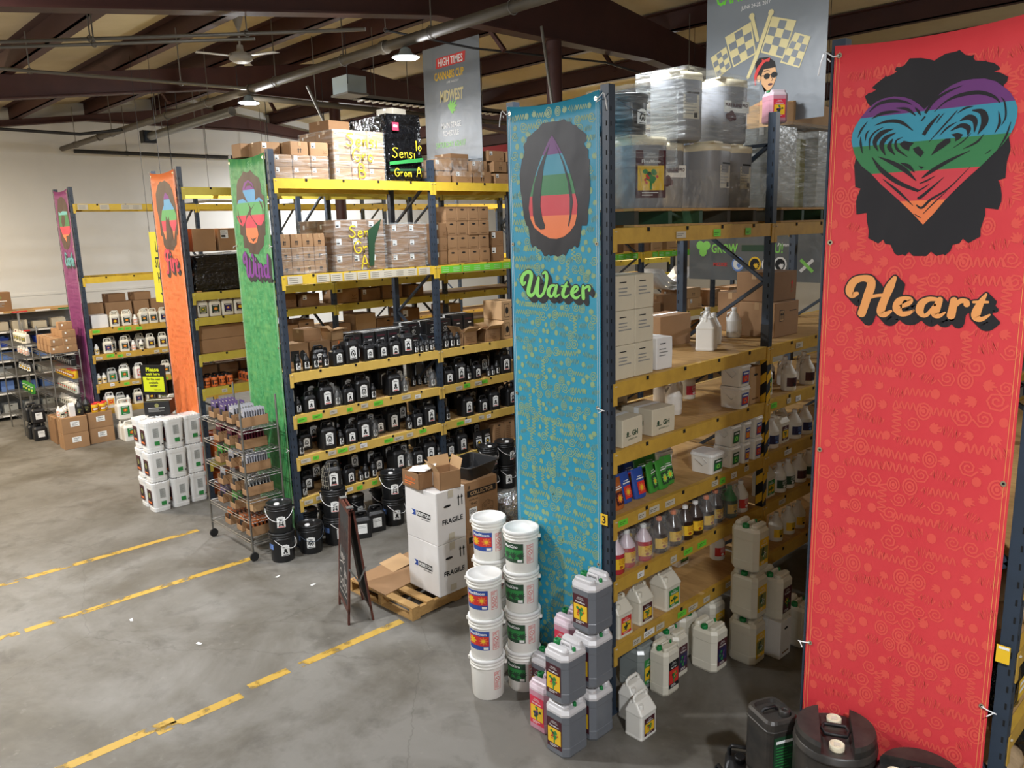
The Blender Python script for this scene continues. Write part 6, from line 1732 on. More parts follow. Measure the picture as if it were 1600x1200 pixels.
# top level: drums on a dark pallet
put(PALLETD, 'dark green and brown pallet under the wrapped grey drums', (TX - .52, 1.22, LWA[0]), 0)


def bigdrum(label_style):
    b = MB().loft([ring(rr(.33, .36, .12, 6), 0), ring(rr(.36, .39, .13, 6), .02), ring(rr(.37, .4, .14, 6), .48)], 'drumgrey', True, False, True)
    l = MB().loft([ring(rr(.37, .4, .14, 6), .48), ring(rr(.38, .41, .145, 6), .5), ring(rr(.37, .4, .14, 6), .54), ring(rr(.3, .32, .12, 6), .545)], 'drumlid', False, True, True)
    l.box(-.02, .17, -.19, -.03, .54, .555, 'drumlid')
    fr = FX(.182, 0, 0)
    m = MB()
    if label_style == 'flora':
        m = lab_plant(fr, .27, .36, .08, 'maroon', 'FloraMicro', 'labelyellow', 'green', 'red')
    elif label_style == 'pure':
        m.rect(-.15, .15, .26, .36, 'paper', fr, .001).text('PURE BLEND PRO', .04, fr, 'maroon', .002, 0, .31, bold=.03, sx=.85)
        for a, b_ in ((-.1, .23), (-.06, .25), (-.03, .22), (-.07, .21)):
            m.disc(a, b_, .03, .028, 'maroon', fr, .002, 10)
    else:
        m.rect(-.09, .09, .17, .36, 'greytag', fr, .001)
        lines(m, fr, -.08, .06, .34, 6, .025, .008, 'shelfgrey', .002)
        m.rect(.03, .07, .18, .22, 'ink', fr, .002).rect(-.05, .09, .37, .385, 'ink', fr, .002)
    return kind('drum', 'drum', ('drum_body', b), ('lid', l), ('label', m))


BD = {k: bigdrum(k) for k in ('flora', 'pure', 'plain')}
DZ = LWA[0] + .142
put(BD['flora'], 'grey drum with a maroon plant label beside the teal banner', (TX - .3, .74, DZ), -22)
put(BD['plain'], 'grey drum at the front middle of the lower layer', (TX - .3, 1.7, DZ), 5)
put(BD['pure'], 'grey drum showing a white and red berry label, lower layer', (TX - .5, 1.27, DZ), -10)
put(BD['plain'], 'grey drum at the far end of the lower layer, next to the upright', (TX - .34, 2.12, DZ), 0)
put(BD['plain'], 'grey drum with a shipping label, upper layer', (TX - .4, 1.38, DZ + .56), -12)
put(BD['pure'], 'grey drum showing a white and red berry label, upper layer', (TX - .36, 2.03, DZ + .56), -14)
put(BPAIL[1], 'dark pail on the maroon labelled drum beside the teal banner', (TX - .32, .6, DZ + .56), 0, scale=(1.1, 1.1, .8))
put(carton(.3, .3, .5, 'greywrap', 'plain'), 'tall pale block standing behind the dark pail', (TX - .7, 1.0, DZ + .3), 0)
put(carton(.34, .34, .3, 'greywrap', 'plain'), 'pale carton under the tall pale block', (TX - .72, 1.0, DZ), 0)
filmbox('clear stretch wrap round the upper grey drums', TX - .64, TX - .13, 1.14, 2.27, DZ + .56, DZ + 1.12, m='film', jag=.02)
filmbox('slack clear film hanging round the lower grey drums', TX - .9, TX - .07, .45, 2.3, DZ, DZ + .3, m='bag', jag=.04, cap=False)
filmbox('clear film pulled over the dark pail and drum by the teal banner', TX - .54, TX - .1, .4, .96, DZ + .3, DZ + .9, m='film', jag=.03)
put(PALLETD, 'wooden pallet under the misty wrapped load in the second bay', (TX - .52, 3.4, LWA[0]), 0, scale=(1, .95, 1))
for i, (y, x, m_, h) in enumerate(((2.72, .2, 'greywrap', .74), (3.5, .2, 'greywrap', .74), (3.1, .3, 'olive', .66), (2.9, .6, 'greywrap', .72), (3.4, .6, 'darkgreen', .7))):
    put(carton(.34, .36, h, m_, 'plain'), 'tall %s block, %s inside the misty wrapped load' % ({'greywrap': 'pale', 'olive': 'drab green', 'darkgreen': 'dark green'}[m_], ORD[i]), (TX - .05 - x, y, LWA[0] + .142), 0)
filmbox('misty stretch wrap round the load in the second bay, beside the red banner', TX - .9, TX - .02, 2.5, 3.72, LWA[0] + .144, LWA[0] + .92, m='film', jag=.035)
put(JC['pink'], 'pink jerrycan standing on top of the misty wrapped load', (TX - .22, 2.72, LWA[0] + .925), -35, scale=(.7, .8, .7))
put(carton(.8, .5, .22, 'kraftL', 'plain'), 'long flat kraft carton on the misty wrapped load', (TX - .4, 3.36, LWA[0] + .925), 0)

# ================================================================ before and inside the teal aisle, on the floor
JG = 'jerrycans stacked by the teal rack'
for j in range(2):
    put(JC['grey'], 'grey jerrycan of the front pair facing the aisle, %s' % ('lower', 'upper')[j], (-1.567, -.55, j * .445), -90, JG)
for j in range(3):
    put(JC['grey'], 'grey jerrycan in the pile of three by the blue post, %s' % ('lowest', 'middle', 'topmost')[j], (-1.56, -.25, j * .445), -90, JG)
put(JC['pink'], 'pink jerrycan standing on the floor before the teal banner', (-1.86, -.44, 0), -90, JG)
for j in range(2):
    put(JC['pink'], 'pink jerrycan behind the grey ones, %s' % ('lower', 'upper')[j], (-1.85, -.155, j * .445), -90, JG)
put(JC['grey'], 'grey jerrycan hidden low behind the pink ones', (-2.12, -.155, 0), -90, JG)
put(FJ['white'], 'white jug with a maroon label in front, alone on the open floor', (-1.27, -.02, 0), 0, tilt=None)
put(FJ['white'], 'white jug tucked behind the lone floor jug', (-1.45, -.04 + .14, 0), -90) if False else put(FJ['white'], 'white jug tucked between the lone floor jug and the grey jerrycans', (-1.45, .12, 0), 0)
put(JC['green'], 'cloudy jerrycan with a green label under the lowest teal shelf', (-1.72, .52, 0), 0, scale=(1, 1, .95))
put(JC['stripe'], 'cream jerrycan with a rainbow striped label on the aisle floor', (-1.55, .62 - .07 + .26, 0), 0) if False else put(JC['stripe'], 'cream jerrycan with a rainbow striped label on the aisle floor', (-1.49, .37 + .23, 0), 0, scale=(.7, .95, 1.02))
put(JC['bloom'], 'cream jerrycan with a navy and maroon label behind the striped one', (-1.62, .87, 0), 0, scale=(1, .85, 1))
put(JC['bloom'], 'cream jerrycan with a navy and maroon label standing clear in the aisle', (-1.43, 1.19, 0), 0)
put(JC['grey' if False else 'stripe'], 'cream jerrycan turned sideways under the shelf behind the clear standing one', (-1.75, 1.22, 0), 90)
for j in range(3):
    put(JC['silica'], 'cream jerrycan with a yellow label, %s of the pile of three' % ('lowest', 'middle', 'topmost')[j], (-1.25, 1.53, j * .445), 0, JG)
put(carton(.2, .3, .36, 'whitebox', 'slot'), 'narrow white carton on the floor behind the pile of three', (-1.16, 1.79, 0), 0)
put(JC['redlab'], 'cream jerrycan with a red label on top of the narrow white carton', (-1.16, 1.82, .362), 0)
put(JC['silica'], 'cream jerrycan farthest down the aisle by the red banner post', (-1.06, 2.12, 0), 0)
put(JC['silica'], 'cream jerrycan in the shade under the second bay', (-1.72, 1.62, 0), 0)

BG = 'white buckets stacked before the teal banner'
for (x, y), sts, nm in (((-2.545, -.475), ('plain', 'bloom', 'bloom'), 'front'), ((-2.405, -.178), ('gro', 'gro', 'gro', 'gro'), 'green labelled'), ((-2.78, -.2), ('plain', 'bloom', 'bloom', 'bloom'), 'rear')):
    for j, s_ in enumerate(sts):
        put(WB[s_], 'white bucket %s from the floor in the %s stack of the teal banner' % (ORD[j], nm), (x + rnd.uniform(-.006, .006), y, j * .362), -52 if s_ == 'gro' else -45, BG)

for i in range(3):
    o = obj('plastic_sheet', MB().loft([[(-.02 + x, -.55 + 1.1 * k / 12, .28 * (abs(k / 6 - 1) ** 1.8) + z) for x, z in ((0, 0), (.5, 0), (.5, .006), (0, .006))] for k in range(13)], 'white', True, True, True))
    o.location = (-7.25 + .03 * i, 8.25 + .04 * i, LW[2] + .42 + .07 * i)
    o['label'] = 'white curved plastic sheet among far cartons seen past the teal rack, %s up' % ORD[i]
    o['category'] = 'plastic sheet'
# ================================================================ pallet of instrument cartons, sign and buckets before the green rack
put(PALLET, 'worn wooden pallet under the white fragile cartons', (-4.6, .42, 0), 3, scale=(1.08, 1.1, 1))
t = thing('cardboard_sheet', 'flattened cardboard sheet lying over the pallet before the white cartons', 'cardboard', (-4.78, .2, .142), 4)
obj('sheet', MB().add([(-.33, -.4, 0), (.28, -.42, 0), (.2, .5, 0), (-.42, .55, .0), (-.33, -.4, .006), (.28, -.42, .006), (.2, .5, .006), (-.42, .55, .006)], [(3, 2, 1, 0), (4, 5, 6, 7), (0, 1, 5, 4), (1, 2, 6, 5), (2, 3, 7, 6), (3, 0, 4, 7)], 'kraft'), t)
obj('creased_flap', MB().add([(-.42, .05, .007), (-.1, .0, .007), (-.1, .3, .03), (-.4, .35, .04)], [(0, 1, 2, 3)], 'kraftL'), t)


def keirton():
    w, d, h = .39, .52, .565        # w along y, d along x
    b = MB().loft([ring(rr(d - .008, w - .008, .008, 1), 0), ring(rr(d, w, .008, 1), .006), ring(rr(d + .008, w + .006, .008, 1), h * .5), ring(rr(d, w, .008, 1), h - .004), ring(rr(d - .006, w - .006, .008, 1), h)], 'whitebox')
    fx, fy = FX(d / 2 + .005), FY(0, -w / 2 - .004)
    p = MB().text('FRAGILE', .075, fx, 'ink', .001, .01, .21, bold=.03, sx=1.0)
    for a in (.1, .145):
        p.rect(a - .006, a + .006, .37, .45, 'ink', fx, .001).flat([(a - .017, .45), (a + .017, .45), (a, .49)], 'ink', fx, .001)
    p.rect(-.05, .03, .03, .1, 'greytag', fx, .001).rect(-.04, .03, h - .08, h - .002, 'greytag', fx, .001)
    hh = MB().flat([(-.055 + .05 * cos(a) * 1.0, .4 + .014 * sin(a)) for a in [2 * pi * k / 12 for k in range(12)]], 'postslot', fx, .0015)
    q = MB().rect(-.07, .16, .26, .32, 'ink', fy, .001).text('KEIRTON', .05, fy, 'paper', .002, .048, .273, bold=.03, sx=1.05)
    q.rect(-.15, -.085, .26, .32, 'blue', fy, .001).flat([(-.15, .32), (-.115, .29), (-.15, .26)], 'paper', fy, .002).text('1-888-326-1234'[:5], .02, fy, 'ink', .001, .02, .235).rect(.05, .15, .238, .245, 'ink', fy, .001)
    s = MB().rect(-.2, .2, -.001, .001, 'shelfgrey', (V3((0, 0, h)), V3((1, 0, 0)), V3((0, 1, 0)), V3((0, 0, 1))), .001).rect(-.26, .26, -.022, .022, 'paper', (V3((0, 0, h)), V3((1, 0, 0)), V3((0, 1, 0)), V3((0, 0, 1))), .0006)
    return kind('carton', 'carton', ('carton_body', b), ('lettering', p), ('hand_hole', hh), ('logo', q), ('tape', s))


KE = keirton()
put(KE, 'lower white fragile carton on the pallet', (-4.262, .356, .142), 0)
put(KE, 'upper white fragile carton, carrying two small brown cartons', (-4.262, .356, .71), 1)


def collector(worn):
    w, d, h = .46, .46, .53
    b = MB().loft([ring(rr(d, w, .008, 1), 0), ring(rr(d + .012, w + .01, .01, 1), h * .5), ring(rr(d, w, .008, 1), h)], 'kraft')
    fx = FX(d / 2 + .007)
    p = MB().rect(-.22, .2, .37, .44, 'ink', fx, .001).text('COLLECTOR', .058, fx, 'kraftL', .002, -.01, .385, bold=.03, sx=1.0)
    p.text('MODEL NO.', .025, fx, 'ink', .001, -.13, .325).text('TS-LC', .035, fx, 'ink', .001, -.13, .275, bold=.02)
    for a in (-.2, -.185):
        p.rect(a - .003, a + .003, .46, .5, 'ink', fx, .001)
    p.stroke([(-.2, .05, .003), (.19, .06, .003)], 'ink', fx, .001, caps=False)
    for i in range(6):
        p.stroke([(.07 + .09 * cos(i * pi / 3 + .5), .2 + .08 * sin(i * pi / 3 + .5), .003), (.07 + .09 * cos((i + 1) * pi / 3 + .5), .2 + .08 * sin((i + 1) * pi / 3 + .5), .003)], 'ink', fx, .001, caps=False)
    for a, c in ((.03, .22), (.09, .24), (.07, .16), (.12, .18)):
        p.stroke([(a + .018 * cos(i), c + .015 * sin(i), .003) for i in range(7)], 'ink', fx, .0013, caps=False)
    q = MB().rect(-.2, -.09, .1, .24, 'paper', fx, .0018) if not worn else MB().rect(.06, .17, .3, .46, 'paper', fx, .0028).rect(.1, .17, .18, .28, 'paper', fx, .0028)
    lines(q, fx, *((-.19, -.1) if not worn else (.07, .16)), .22 if not worn else .44, 4, .012, .005, 'ink', .0035)
    q.rect(*((-.19, -.11, .11, .15) if not worn else (.07, .15, .31, .35)), 'ink', fx, .0035)
    parts = [('carton_body', b), ('lettering', p), ('shipping_label', q)]
    if worn:
        parts.append(('torn_film', MB().flat([(-.05, .05), (.1, .1), (.16, .3), (.0, .42), (-.08, .3)], 'bag', fx, .005)))
    return kind('carton', 'carton', *parts)


put(collector(True), 'worn brown collector carton below its twin, behind the white cartons', (-4.42, .955, .142), 0)
put(collector(False), 'upper brown collector carton carrying a black tray', (-4.42, .955, .675), 0)
put(opencarton(.2, .3, .17, 'kraft2', (0, 0, 0, 0), 'boulder'), 'small brown carton of papers with orange lettering on the white cartons', (-4.36, .225, 1.277), -2)
for i in range(3):
    o = obj('paper_sheet', MB().box(-.13, .13, -.04, .04, 0, .003, 'paper'))
    o.location = (-4.33, .2 + .04 * i, 1.452 + .012 * i)
    o.rotation_euler = (R(4 * i), R(-8), R(10 + 14 * i))
    o['label'] = 'white paper sheet poking out of the small brown carton, %s in the fan' % ORD[i]
    o['category'] = 'paper'
put(opencarton(.24, .24, .19, 'kraft', (0, 70, 60, 75), 'label'), 'open brown carton with raised flaps on the white cartons', (-4.13, .4, 1.277), -12)
t = thing('tray', 'black plastic tray with a dipped front on the collector carton', 'tray', (-4.42, 1.0, 1.207), 8)
rim = lambda s, z, dip: [(x * s, y * s, z - (dip if x > .1 and abs(y) < .16 else 0)) for x, y in rr(.42, .5, .05, 5)]
obj('tray_body', MB().loft([rim(.8, 0, 0), rim(1, .15, .07), rim(1.05, .155, .07), rim(1.05, .145, .07)], 'blackplastic', True, False).loft([rim(.97, .15, .07), rim(.79, .012, 0)], 'blackplastic', False, True), t)
obj('rim', MB().tube(rim(1.05, .155, .07), .007, 'dustblack', 5, True), t)
# behind the collector cartons
put(carton(.34, .4, .6, 'kraft2', 'plain'), 'tall brown carton holding a crinkled silver bag', (-4.3, 1.52, 0), 0)
t = thing('plastic_bag', 'crinkled silver plastic bag stuffed on top of a brown carton', 'bag', (-4.28, 1.5, .605))
rg = random.Random(3)
obj('bag_body', MB().loft([[(x * s + rg.uniform(-.025, .025), y * s + rg.uniform(-.025, .025), z + rg.uniform(-.02, .02) * (1 if z else 0)) for x, y in rr(.34, .4, .1, 4)] for s, z in ((.85, 0), (1.05, .1), (1.0, .2), (.75, .27), (.3, .29))], 'silver'), t)
put(opencarton(.22, .2, .3, 'kraftL', (60, 50, 30, 70)), 'pale torn kraft carton behind the silver bag', (-4.75, 1.62, .45), 20) if False else None
CPL = carton(.24, .3, .3, 'kraftL', 'blackprint')
for j in range(4):
    put(CPL, 'pale kraft carton in the column half hidden by the teal banner, %s up' % ORD[j], (-4.06, 1.92, j * .303), 0)
t = thing('canister', 'ribbed dark canister with a pale lid and green band on pale cartons', 'canister', (-4.06, 1.92, 1.213))
obj('canister_body', MB().lathe([(.085, 0), (.085, .3)], 'chalk', 20), t)
obj('band', MB().lathe([(.1, .0), (.1, .035), (.087, .04)], 'greentag', 20), t)
obj('lid', MB().lathe([(.088, .3), (.09, .31), (.086, .325)], 'peach', 20), t)
for i, (x, y) in enumerate(((-6.45, 3.05), (-6.45, 3.4))):
    put(BPAIL[2], 'black bucket on the floor behind the collector cartons, %s' % ORD[i], (x, y, 0), -20)
    put(BPAIL[0], 'black bucket on another behind the collector cartons, %s' % ORD[i], (x, y, .362), 10)

t = thing('sign_board', 'folding wooden chalkboard sign standing before the pallet', 'sign', (-4.68, -.6, 0), 0)


def sideboard(y0, y1):
    """one leaf of the sign: foot line y0 at the floor, top at y1"""
    h, x0, x1 = 1.2, -.27, .27
    q = lambda x, k, o=0: (x, y0 + (y1 - y0) * k + o, h * k)
    f = MB()
    th = .02
    for xa, xb, ka, kb in ((x0, x0 + .04, 0, 1), (x1 - .04, x1, 0, 1), (x0, x1, .96, 1), (x0, x1, .1, .14)):
        v = [q(xa, ka, -th / 2), q(xb, ka, -th / 2), q(xb, kb, -th / 2), q(xa, kb, -th / 2), q(xa, ka, th / 2), q(xb, ka, th / 2), q(xb, kb, th / 2), q(xa, kb, th / 2)]
        f.add(v, [(3, 2, 1, 0), (4, 5, 6, 7), (0, 1, 5, 4), (1, 2, 6, 5), (2, 3, 7, 6), (3, 0, 4, 7)], 'mahogany')
    p = MB()
    v = [q(x0 + .03, .13, -.006), q(x1 - .03, .13, -.006), q(x1 - .03, .97, -.006), q(x0 + .03, .97, -.006), q(x0 + .03, .13, .006), q(x1 - .03, .13, .006), q(x1 - .03, .97, .006), q(x0 + .03, .97, .006)]
    p.add(v, [(3, 2, 1, 0), (4, 5, 6, 7), (0, 1, 5, 4), (1, 2, 6, 5), (2, 3, 7, 6), (3, 0, 4, 7)], 'chalk')
    return f, p


f, p = sideboard(-.1, -.012)
obj('frame', f, t, 'dark reddish wood frame')
o = obj('chalk_panel', p, t)
n_ = V3((0, -1.2, .088)).normalized()
fr = (V3((0, -.1, 0)) + n_ * .008, V3((1, 0, 0)), V3((0, .088, 1.2)).normalized(), n_)
m = MB()
for i in range(9):
    m.stroke([(-.2 + i * .045, .72, .01), (-.19 + i * .045, .98 - .03 * (i % 3), .008)], 'mahogany', fr, .001, curved=False)
for wd, a, b, h in (('lime', -.17, .58, .12), ('Gold', -.2, .3, .16), ('on', .02, .45, .1)):
    hand(m, ''.join(c if c in HAND else 'o' for c in wd), a, b, h, fr, .001, 'chalkmark', .011)
m.stroke([(-.2, .52, .01), (.0, .56, .01), (.18, .46, .01)], 'chalkmark', fr, .001)
m.stroke([(-.18, .24, .008), (.18, .25, .008)], 'chalkmark', fr, .001)
obj('chalk_writing', m, o)
f, p = sideboard(.15, .022)
obj('frame', f, t, 'dark reddish wood frame')
obj('chalk_panel', p, t)
obj('hinge', MB().box(-.2, -.14, -.03, .04, 1.205, 1.215, 'galv').box(.14, .2, -.03, .04, 1.205, 1.215, 'galv'), t)
obj('folding_stay', MB().bar((.275, -.06, .6), (.275, .03, .45), .008, .015, 'galv').bar((.275, .03, .45), (.275, .11, .6), .008, .015, 'galv'), t)
t.rotation_euler = (0, 0, R(-21))
t.location = (-4.65, -.487, 0)

BK = 'black buckets on the floor by the green rack'
for (x, y), n, nm in (((-6.48, -.32), 2, 'stack nearest the wire cart'), ((-6.45, .05), 1, 'single'), ((-6.46, .42), 2, 'stack under the netted jug'), ((-6.46, 1.32), 2, 'stack by the white cartons')):
    for j in range(n):
        put((BPAILS if j == 0 else BPAIL)[(j + n) % 3], 'black bucket with a white label, %s' % (nm if n == 1 else nm + (', lower' if j == 0 else ', upper')) + (' between the two nearer stacks' if n == 1 else ''), (x, y, j * .362), rnd.uniform(-30, -5), BK)
j_ = put(JUG10[0], 'black jug in white netting on the second bucket stack', (-6.46, .42, .726), -20)
net = MB()
for i in range(12):
    a = R(150 + i * 16)
    net.tube([(.13 * cos(a), .13 * sin(a), .02), (.135 * cos(a), .135 * sin(a), .16), (.11 * cos(a + .2), .11 * sin(a + .2), .28), (.05 * cos(a), .05 * sin(a), .35)], .002, 'greytag', 3)
for z in (.06, .12, .18, .24):
    net.tube([(.134 * cos(R(150 + i * 16)), .134 * sin(R(150 + i * 16)), z + .01 * (i % 2)) for i in range(12)], .002, 'greytag', 3)
obj('net', net, j_)
put(BJERRY, 'black jug with a plain white label behind the chalkboard sign', (-6.38, .75, 0), -25)
put(BJERRY, 'second black jug, farther behind the chalkboard sign', (-6.44, 1.0, 0), -15)
for i, (y, x) in enumerate(((.26, .3), (.64, .34), (1.0, .32), (1.5, .36), (1.83, .3), (2.17, .33))):
    put(BPAIL[i % 3], 'black bucket in the dark under the lowest green shelf, %s' % ORD[i], (WX - x, y, 0), rnd.uniform(-20, 10), BK)
for i in range(3):
    put(BPAIL[i], 'black bucket in the dark under the second bay, %s' % ORD[i], (WX - .32, 2.65 + i * .36, 0), rnd.uniform(-20, 10), BK)


# ================================================================ chrome wire cart with boxes of packets
def wirecart(label, x0, x1, y0, y1, zs, ztop, castered=True, name='wire_shelf'):
    t = thing(name, label, 'shelf', ((x0 + x1) / 2, (y0 + y1) / 2, 0))
    w, d = (x1 - x0) / 2, (y1 - y0) / 2
    for sx in (-1, 1):
        for sy in (-1, 1):
            p = obj('post', MB().lathe([(.0125, .11 if castered else 0), (.0125, ztop), (.008, ztop + .012)], 'wire', 10, (sx * w, sy * d, 0)), t)
            if castered:
                c = MB().tube([(sx * w + .025 - .012, sy * d, .055), (sx * w + .025 + .012, sy * d, .055)], .055, 'rubber', 14)
                c.tube([(sx * w, sy * d, .12), (sx * w + .02, sy * d + .02, .06)], .008, 'galv', 6)
                obj('caster', c, t)
    for z in zs:
        s = MB()
        for a, b in (((-w, -d), (w, -d)), ((w, -d), (w, d)), ((w, d), (-w, d)), ((-w, d), (-w, -d))):
            for dz in (0, -.035):
                s.tube([(*a, z + dz), (*b, z + dz)], .005, 'wire', 5)
        for i in range(int(2 * w / .05)):
            x = -w + .025 + i * .05
            s.tube([(x, -d, z + .004), (x, d, z + .004)], .003, 'wire', 4)
        obj('wire_shelf_deck', s, t)
    return t


ZS = (.24, .5, .76, 1.05, 1.34, 1.63)
wirecart('chrome wire cart on casters loaded with boxes of packets by the green banner', -7.87, -6.7, -.6, -.14, ZS, 2.0, name='wire_cart')


def tray(w, d, h, m='kraft', front=.6):
    b = MB().box(-d / 2, d / 2, -w / 2, w / 2, 0, .004, m)
    for x0, x1, y0, y1, hh in ((-d / 2, -d / 2 + .004, -w / 2, w / 2, h), (d / 2 - .004, d / 2, -w / 2, w / 2, h * front), (-d / 2, d / 2, -w / 2, -w / 2 + .004, h), (-d / 2, d / 2, w / 2 - .004, w / 2, h)):
        b.box(x0, x1, y0, y1, 0, hh, m)
    return kind('carton', 'carton', ('tray_body', b), ('cut_edge', MB().rect(-w / 2, w / 2, h * front - .006, h * front, 'kraftL', FX(d / 2 + .001), .0005)))


def packet(m, w, h):
    b = MB().loft([[(x, y, z) for x, y in ((dp / 2, -w / 2), (dp / 2, w / 2), (-dp / 2, w / 2), (-dp / 2, -w / 2))] for z, dp in ((0, .012), (h * .5, .014), (h * .93, .003), (h, .003))], m)
    p = MB().rect(-w * .2, w * .25, h * .8, h * .87, 'greytag', FX(.0085), .001).rect(-w * .35, w * .35, h * .2, h * .6, 'chalk', FX(.0085), .001)
    return kind('packet', 'packet', ('sleeve', b), ('label', p))


PK = {k: packet(k, .14, .2) for k in ('purplepack', 'whitepack', 'winepack', 'greenpack', 'orangepack', 'silver')}
TB = tray(.16, .34, .12)
TBs = tray(.2, .26, .1, 'kraftL', .9)
LEV = {1.63: 'top', 1.34: 'second', 1.05: 'third', .76: 'fourth', .5: 'fifth', .24: 'lowest'}
cart = [(1.63, 'purplepack', -7.68, 7), (1.63, 'purplepack', -7.42, 7), (1.63, 'whitepack', -7.16, 8), (1.63, 'whitepack', -6.88, 9), (1.34, 'winepack', -7.6, 9), (1.34, 'winepack', -7.28, 9), (1.34, 'winepack', -6.96, 8), (1.05, 'greenpack', -7.62, 4), (1.05, 'whitepack', -7.3, 5), (1.05, 'whitepack', -6.92, 9),
        (.76, 'whitepack', -7.6, 3), (.76, 'silver', -7.24, 6), (.76, 'silver', -6.9, 7), (.5, 'purplepack', -7.66, 5), (.5, 'greenpack', -7.3, 5), (.24, 'orangepack', -7.5, 6), (.24, 'orangepack', -7.16, 6), (.24, 'orangepack', -6.9, 6)]
CN = {'purplepack': 'purple', 'whitepack': 'silvery', 'winepack': 'wine red', 'greenpack': 'green', 'orangepack': 'brown', 'silver': 'shiny clear'}
seen = {}
for z, k, x, n in cart:
    seen[z] = seen.get(z, 0) + 1
    o_ = ORD[seen[z] - 1]
    put(TB, 'cut down kraft carton of %s packets, %s along the cart\'s %s deck' % (CN[k], o_, LEV[z]), (x, -.37, z + .008), -90, 'cut cartons on the wire cart')
    for i in range(n):
        put(PK[k], '%s packet, %s in the %s carton of the cart\'s %s deck' % (CN[k], ORD[i], o_, LEV[z]), (x, -.5 + .26 * i / max(1, n - 1), z + .022), -90, '%s packets in the %s carton of the %s cart deck' % (CN[k], o_, LEV[z]), tilt=(0, 0))
for i, (z, x) in enumerate(((1.05, -7.12), (.76, -7.42), (.5, -7.05))):
    put(TBs, 'small pale tray box squeezed in on the cart\'s %s deck' % LEV[z], (x, -.3, z + .008), -90)

# ================================================================ goods before and on the orange rack
PG = 'white square pails before the orange banner'
for i in range(3):
    for j in range(3):
        put(SPAIL, 'white square pail, %s column counting toward the orange post, %s up' % (ORD[i], ORD[j]), (-9.5 + (-.05 if i == 2 else 0), -.68 + i * .285 - .012, j * .447), 0, PG)
for i in range(2):
    for j in range(3):
        put(SPAIL, 'white square pail in the rear row, %s column, %s up' % (ORD[i], ORD[j]), (-9.84, -.68 + i * .285, j * .447), 0, PG)
put(carton(.36, .3, .2, 'blackbox', 'blacklogo'), 'black carton with pale lettering on the rear white pails', (-9.84, -.42, 1.345), -35)
t = thing('sign', 'black framed yellow sign asking people to wait, beside the orange banner', 'sign', (-10.2, -.34, 0), 38)
fr = FY(0, -.012)
obj('stand', MB().lathe([(.14, 0), (.14, .015), (.02, .03)], 'black', 16).lathe([(.012, .02), (.012, 1.6)], 'black', 8), t)
obj('frame', MB().box(-.2, .2, -.01, .01, 1.56, 2.02, 'black'), t)
m = MB().rect(-.17, .17, 1.61, 1.84, 'signyellow', fr, .001)
m.text('Please', .085, fr, 'signyellow', .002, 0, 1.925, bold=.035).text('wait here', .06, fr, 'signyellow', .002, 0, 1.865, bold=.03)
m.text('for the next', .045, fr, 'ink', .003, 0, 1.79, bold=.03).text('available', .045, fr, 'ink', .003, 0, 1.735, bold=.03).text('cashier', .045, fr, 'ink', .003, 0, 1.69, bold=.03).text('Thank you!', .025, fr, 'ink', .003, .05, 1.635)
obj('lettering', m, t)
t, fr = poster('hanging_sign', 'yellow line starts here sign with a black arrow behind the orange banner', -11.53, -10.72, .9 - .6, 2.86, 4.0, roofz(.3) + .1, 'signyellow2')
m = MB()
for wd, z in (('LINE', 3.68), ('STARTS', 3.43), ('HERE', 3.18)):
    m.text(wd, .24, fr, 'ink', .002, -11.125, z, bold=.02, sx=.72 if wd != 'STARTS' else .62)
m.rect(-11.18, -11.06, 3.0, 3.13, 'ink', fr, .002).flat([(-11.28, 3.02), (-10.96, 3.02), (-11.12, 2.89)], 'ink', fr, .002)
obj('lettering', m, t)
t = thing('wrapped_pallet', 'low load in glossy black film on the orange rack', 'pallet load', (FXR - .5, .62, LF[1]))
rg = random.Random(9)
obj('black_film', MB().loft([[(x + rg.uniform(-.02, .025), y + rg.uniform(-.02, .02), .02 + .5 * q / 6 + (rg.uniform(-.03, .05) if q == 6 else 0)) for x, y in rr(.84, .98, .05, 3)] for q in range(7)], 'blackwrap'), t)
obj('skid', MB().box(-.42, .42, -.48, -.4, 0, .02, 'pine').box(-.42, .42, .4, .48, 0, .02, 'pine'), t)
put(carton(.34, .4, .33, 'kraft', 'plain'), 'plain brown carton on the black wrapped load nearest the orange post', (FXR - .3, .34, LF[1] + .58), 0)
put(carton(.4, .4, .33, 'kraft', 'ship'), 'brown carton with a white label on the black wrapped load', (FXR - .3, .76, LF[1] + .58), 0)
for i in range(7):
    put(WJUG[i % 4], 'cream jug, %s along the middle shelf of the orange rack' % ORD[i], (FXR - .12, .2 + i * .19, LF[2]), 0, 'jugs on the orange rack')
for i in range(4):
    put(WJUG[0], 'cream jug in the rear line, %s on the middle shelf of the orange rack' % ORD[i], (FXR - .4, .5 + i * .2, LF[2]), 0, 'jugs on the orange rack')
for j in range(2):
    put(carton(.72, .5, .2, 'kraft', 'plain'), 'long flat brown carton on the orange rack, %s' % ('lower', 'upper')[j], (FXR - .34, .47, LF[3] + j * .203), 0)
for i in range(2):
    put(JUG4[i], 'black jug lying over the long brown cartons, %s' % ORD[i], (FXR - .3, .36 + i * .26, LF[3] + .408), 0, scale=(1, 1, .45))
put(carton(.2, .3, .3, 'orange', 'plain'), 'orange carton end beside the long brown cartons', (FXR - .3, .95, LF[3]), 0)
ii = 0
for r_ in range(3):
    for i in range(7):
        ii += 1
        put(OBOT, 'orange jar with a black lid, %s in the %s line of the orange rack shelf' % (ORD[i], ('front', 'middle', 'rear')[r_]), (FXR - .1 - r_ * .12, .16 + i * .12 + (.18 if i > 3 else 0), LF[4]), 0, 'orange jars')
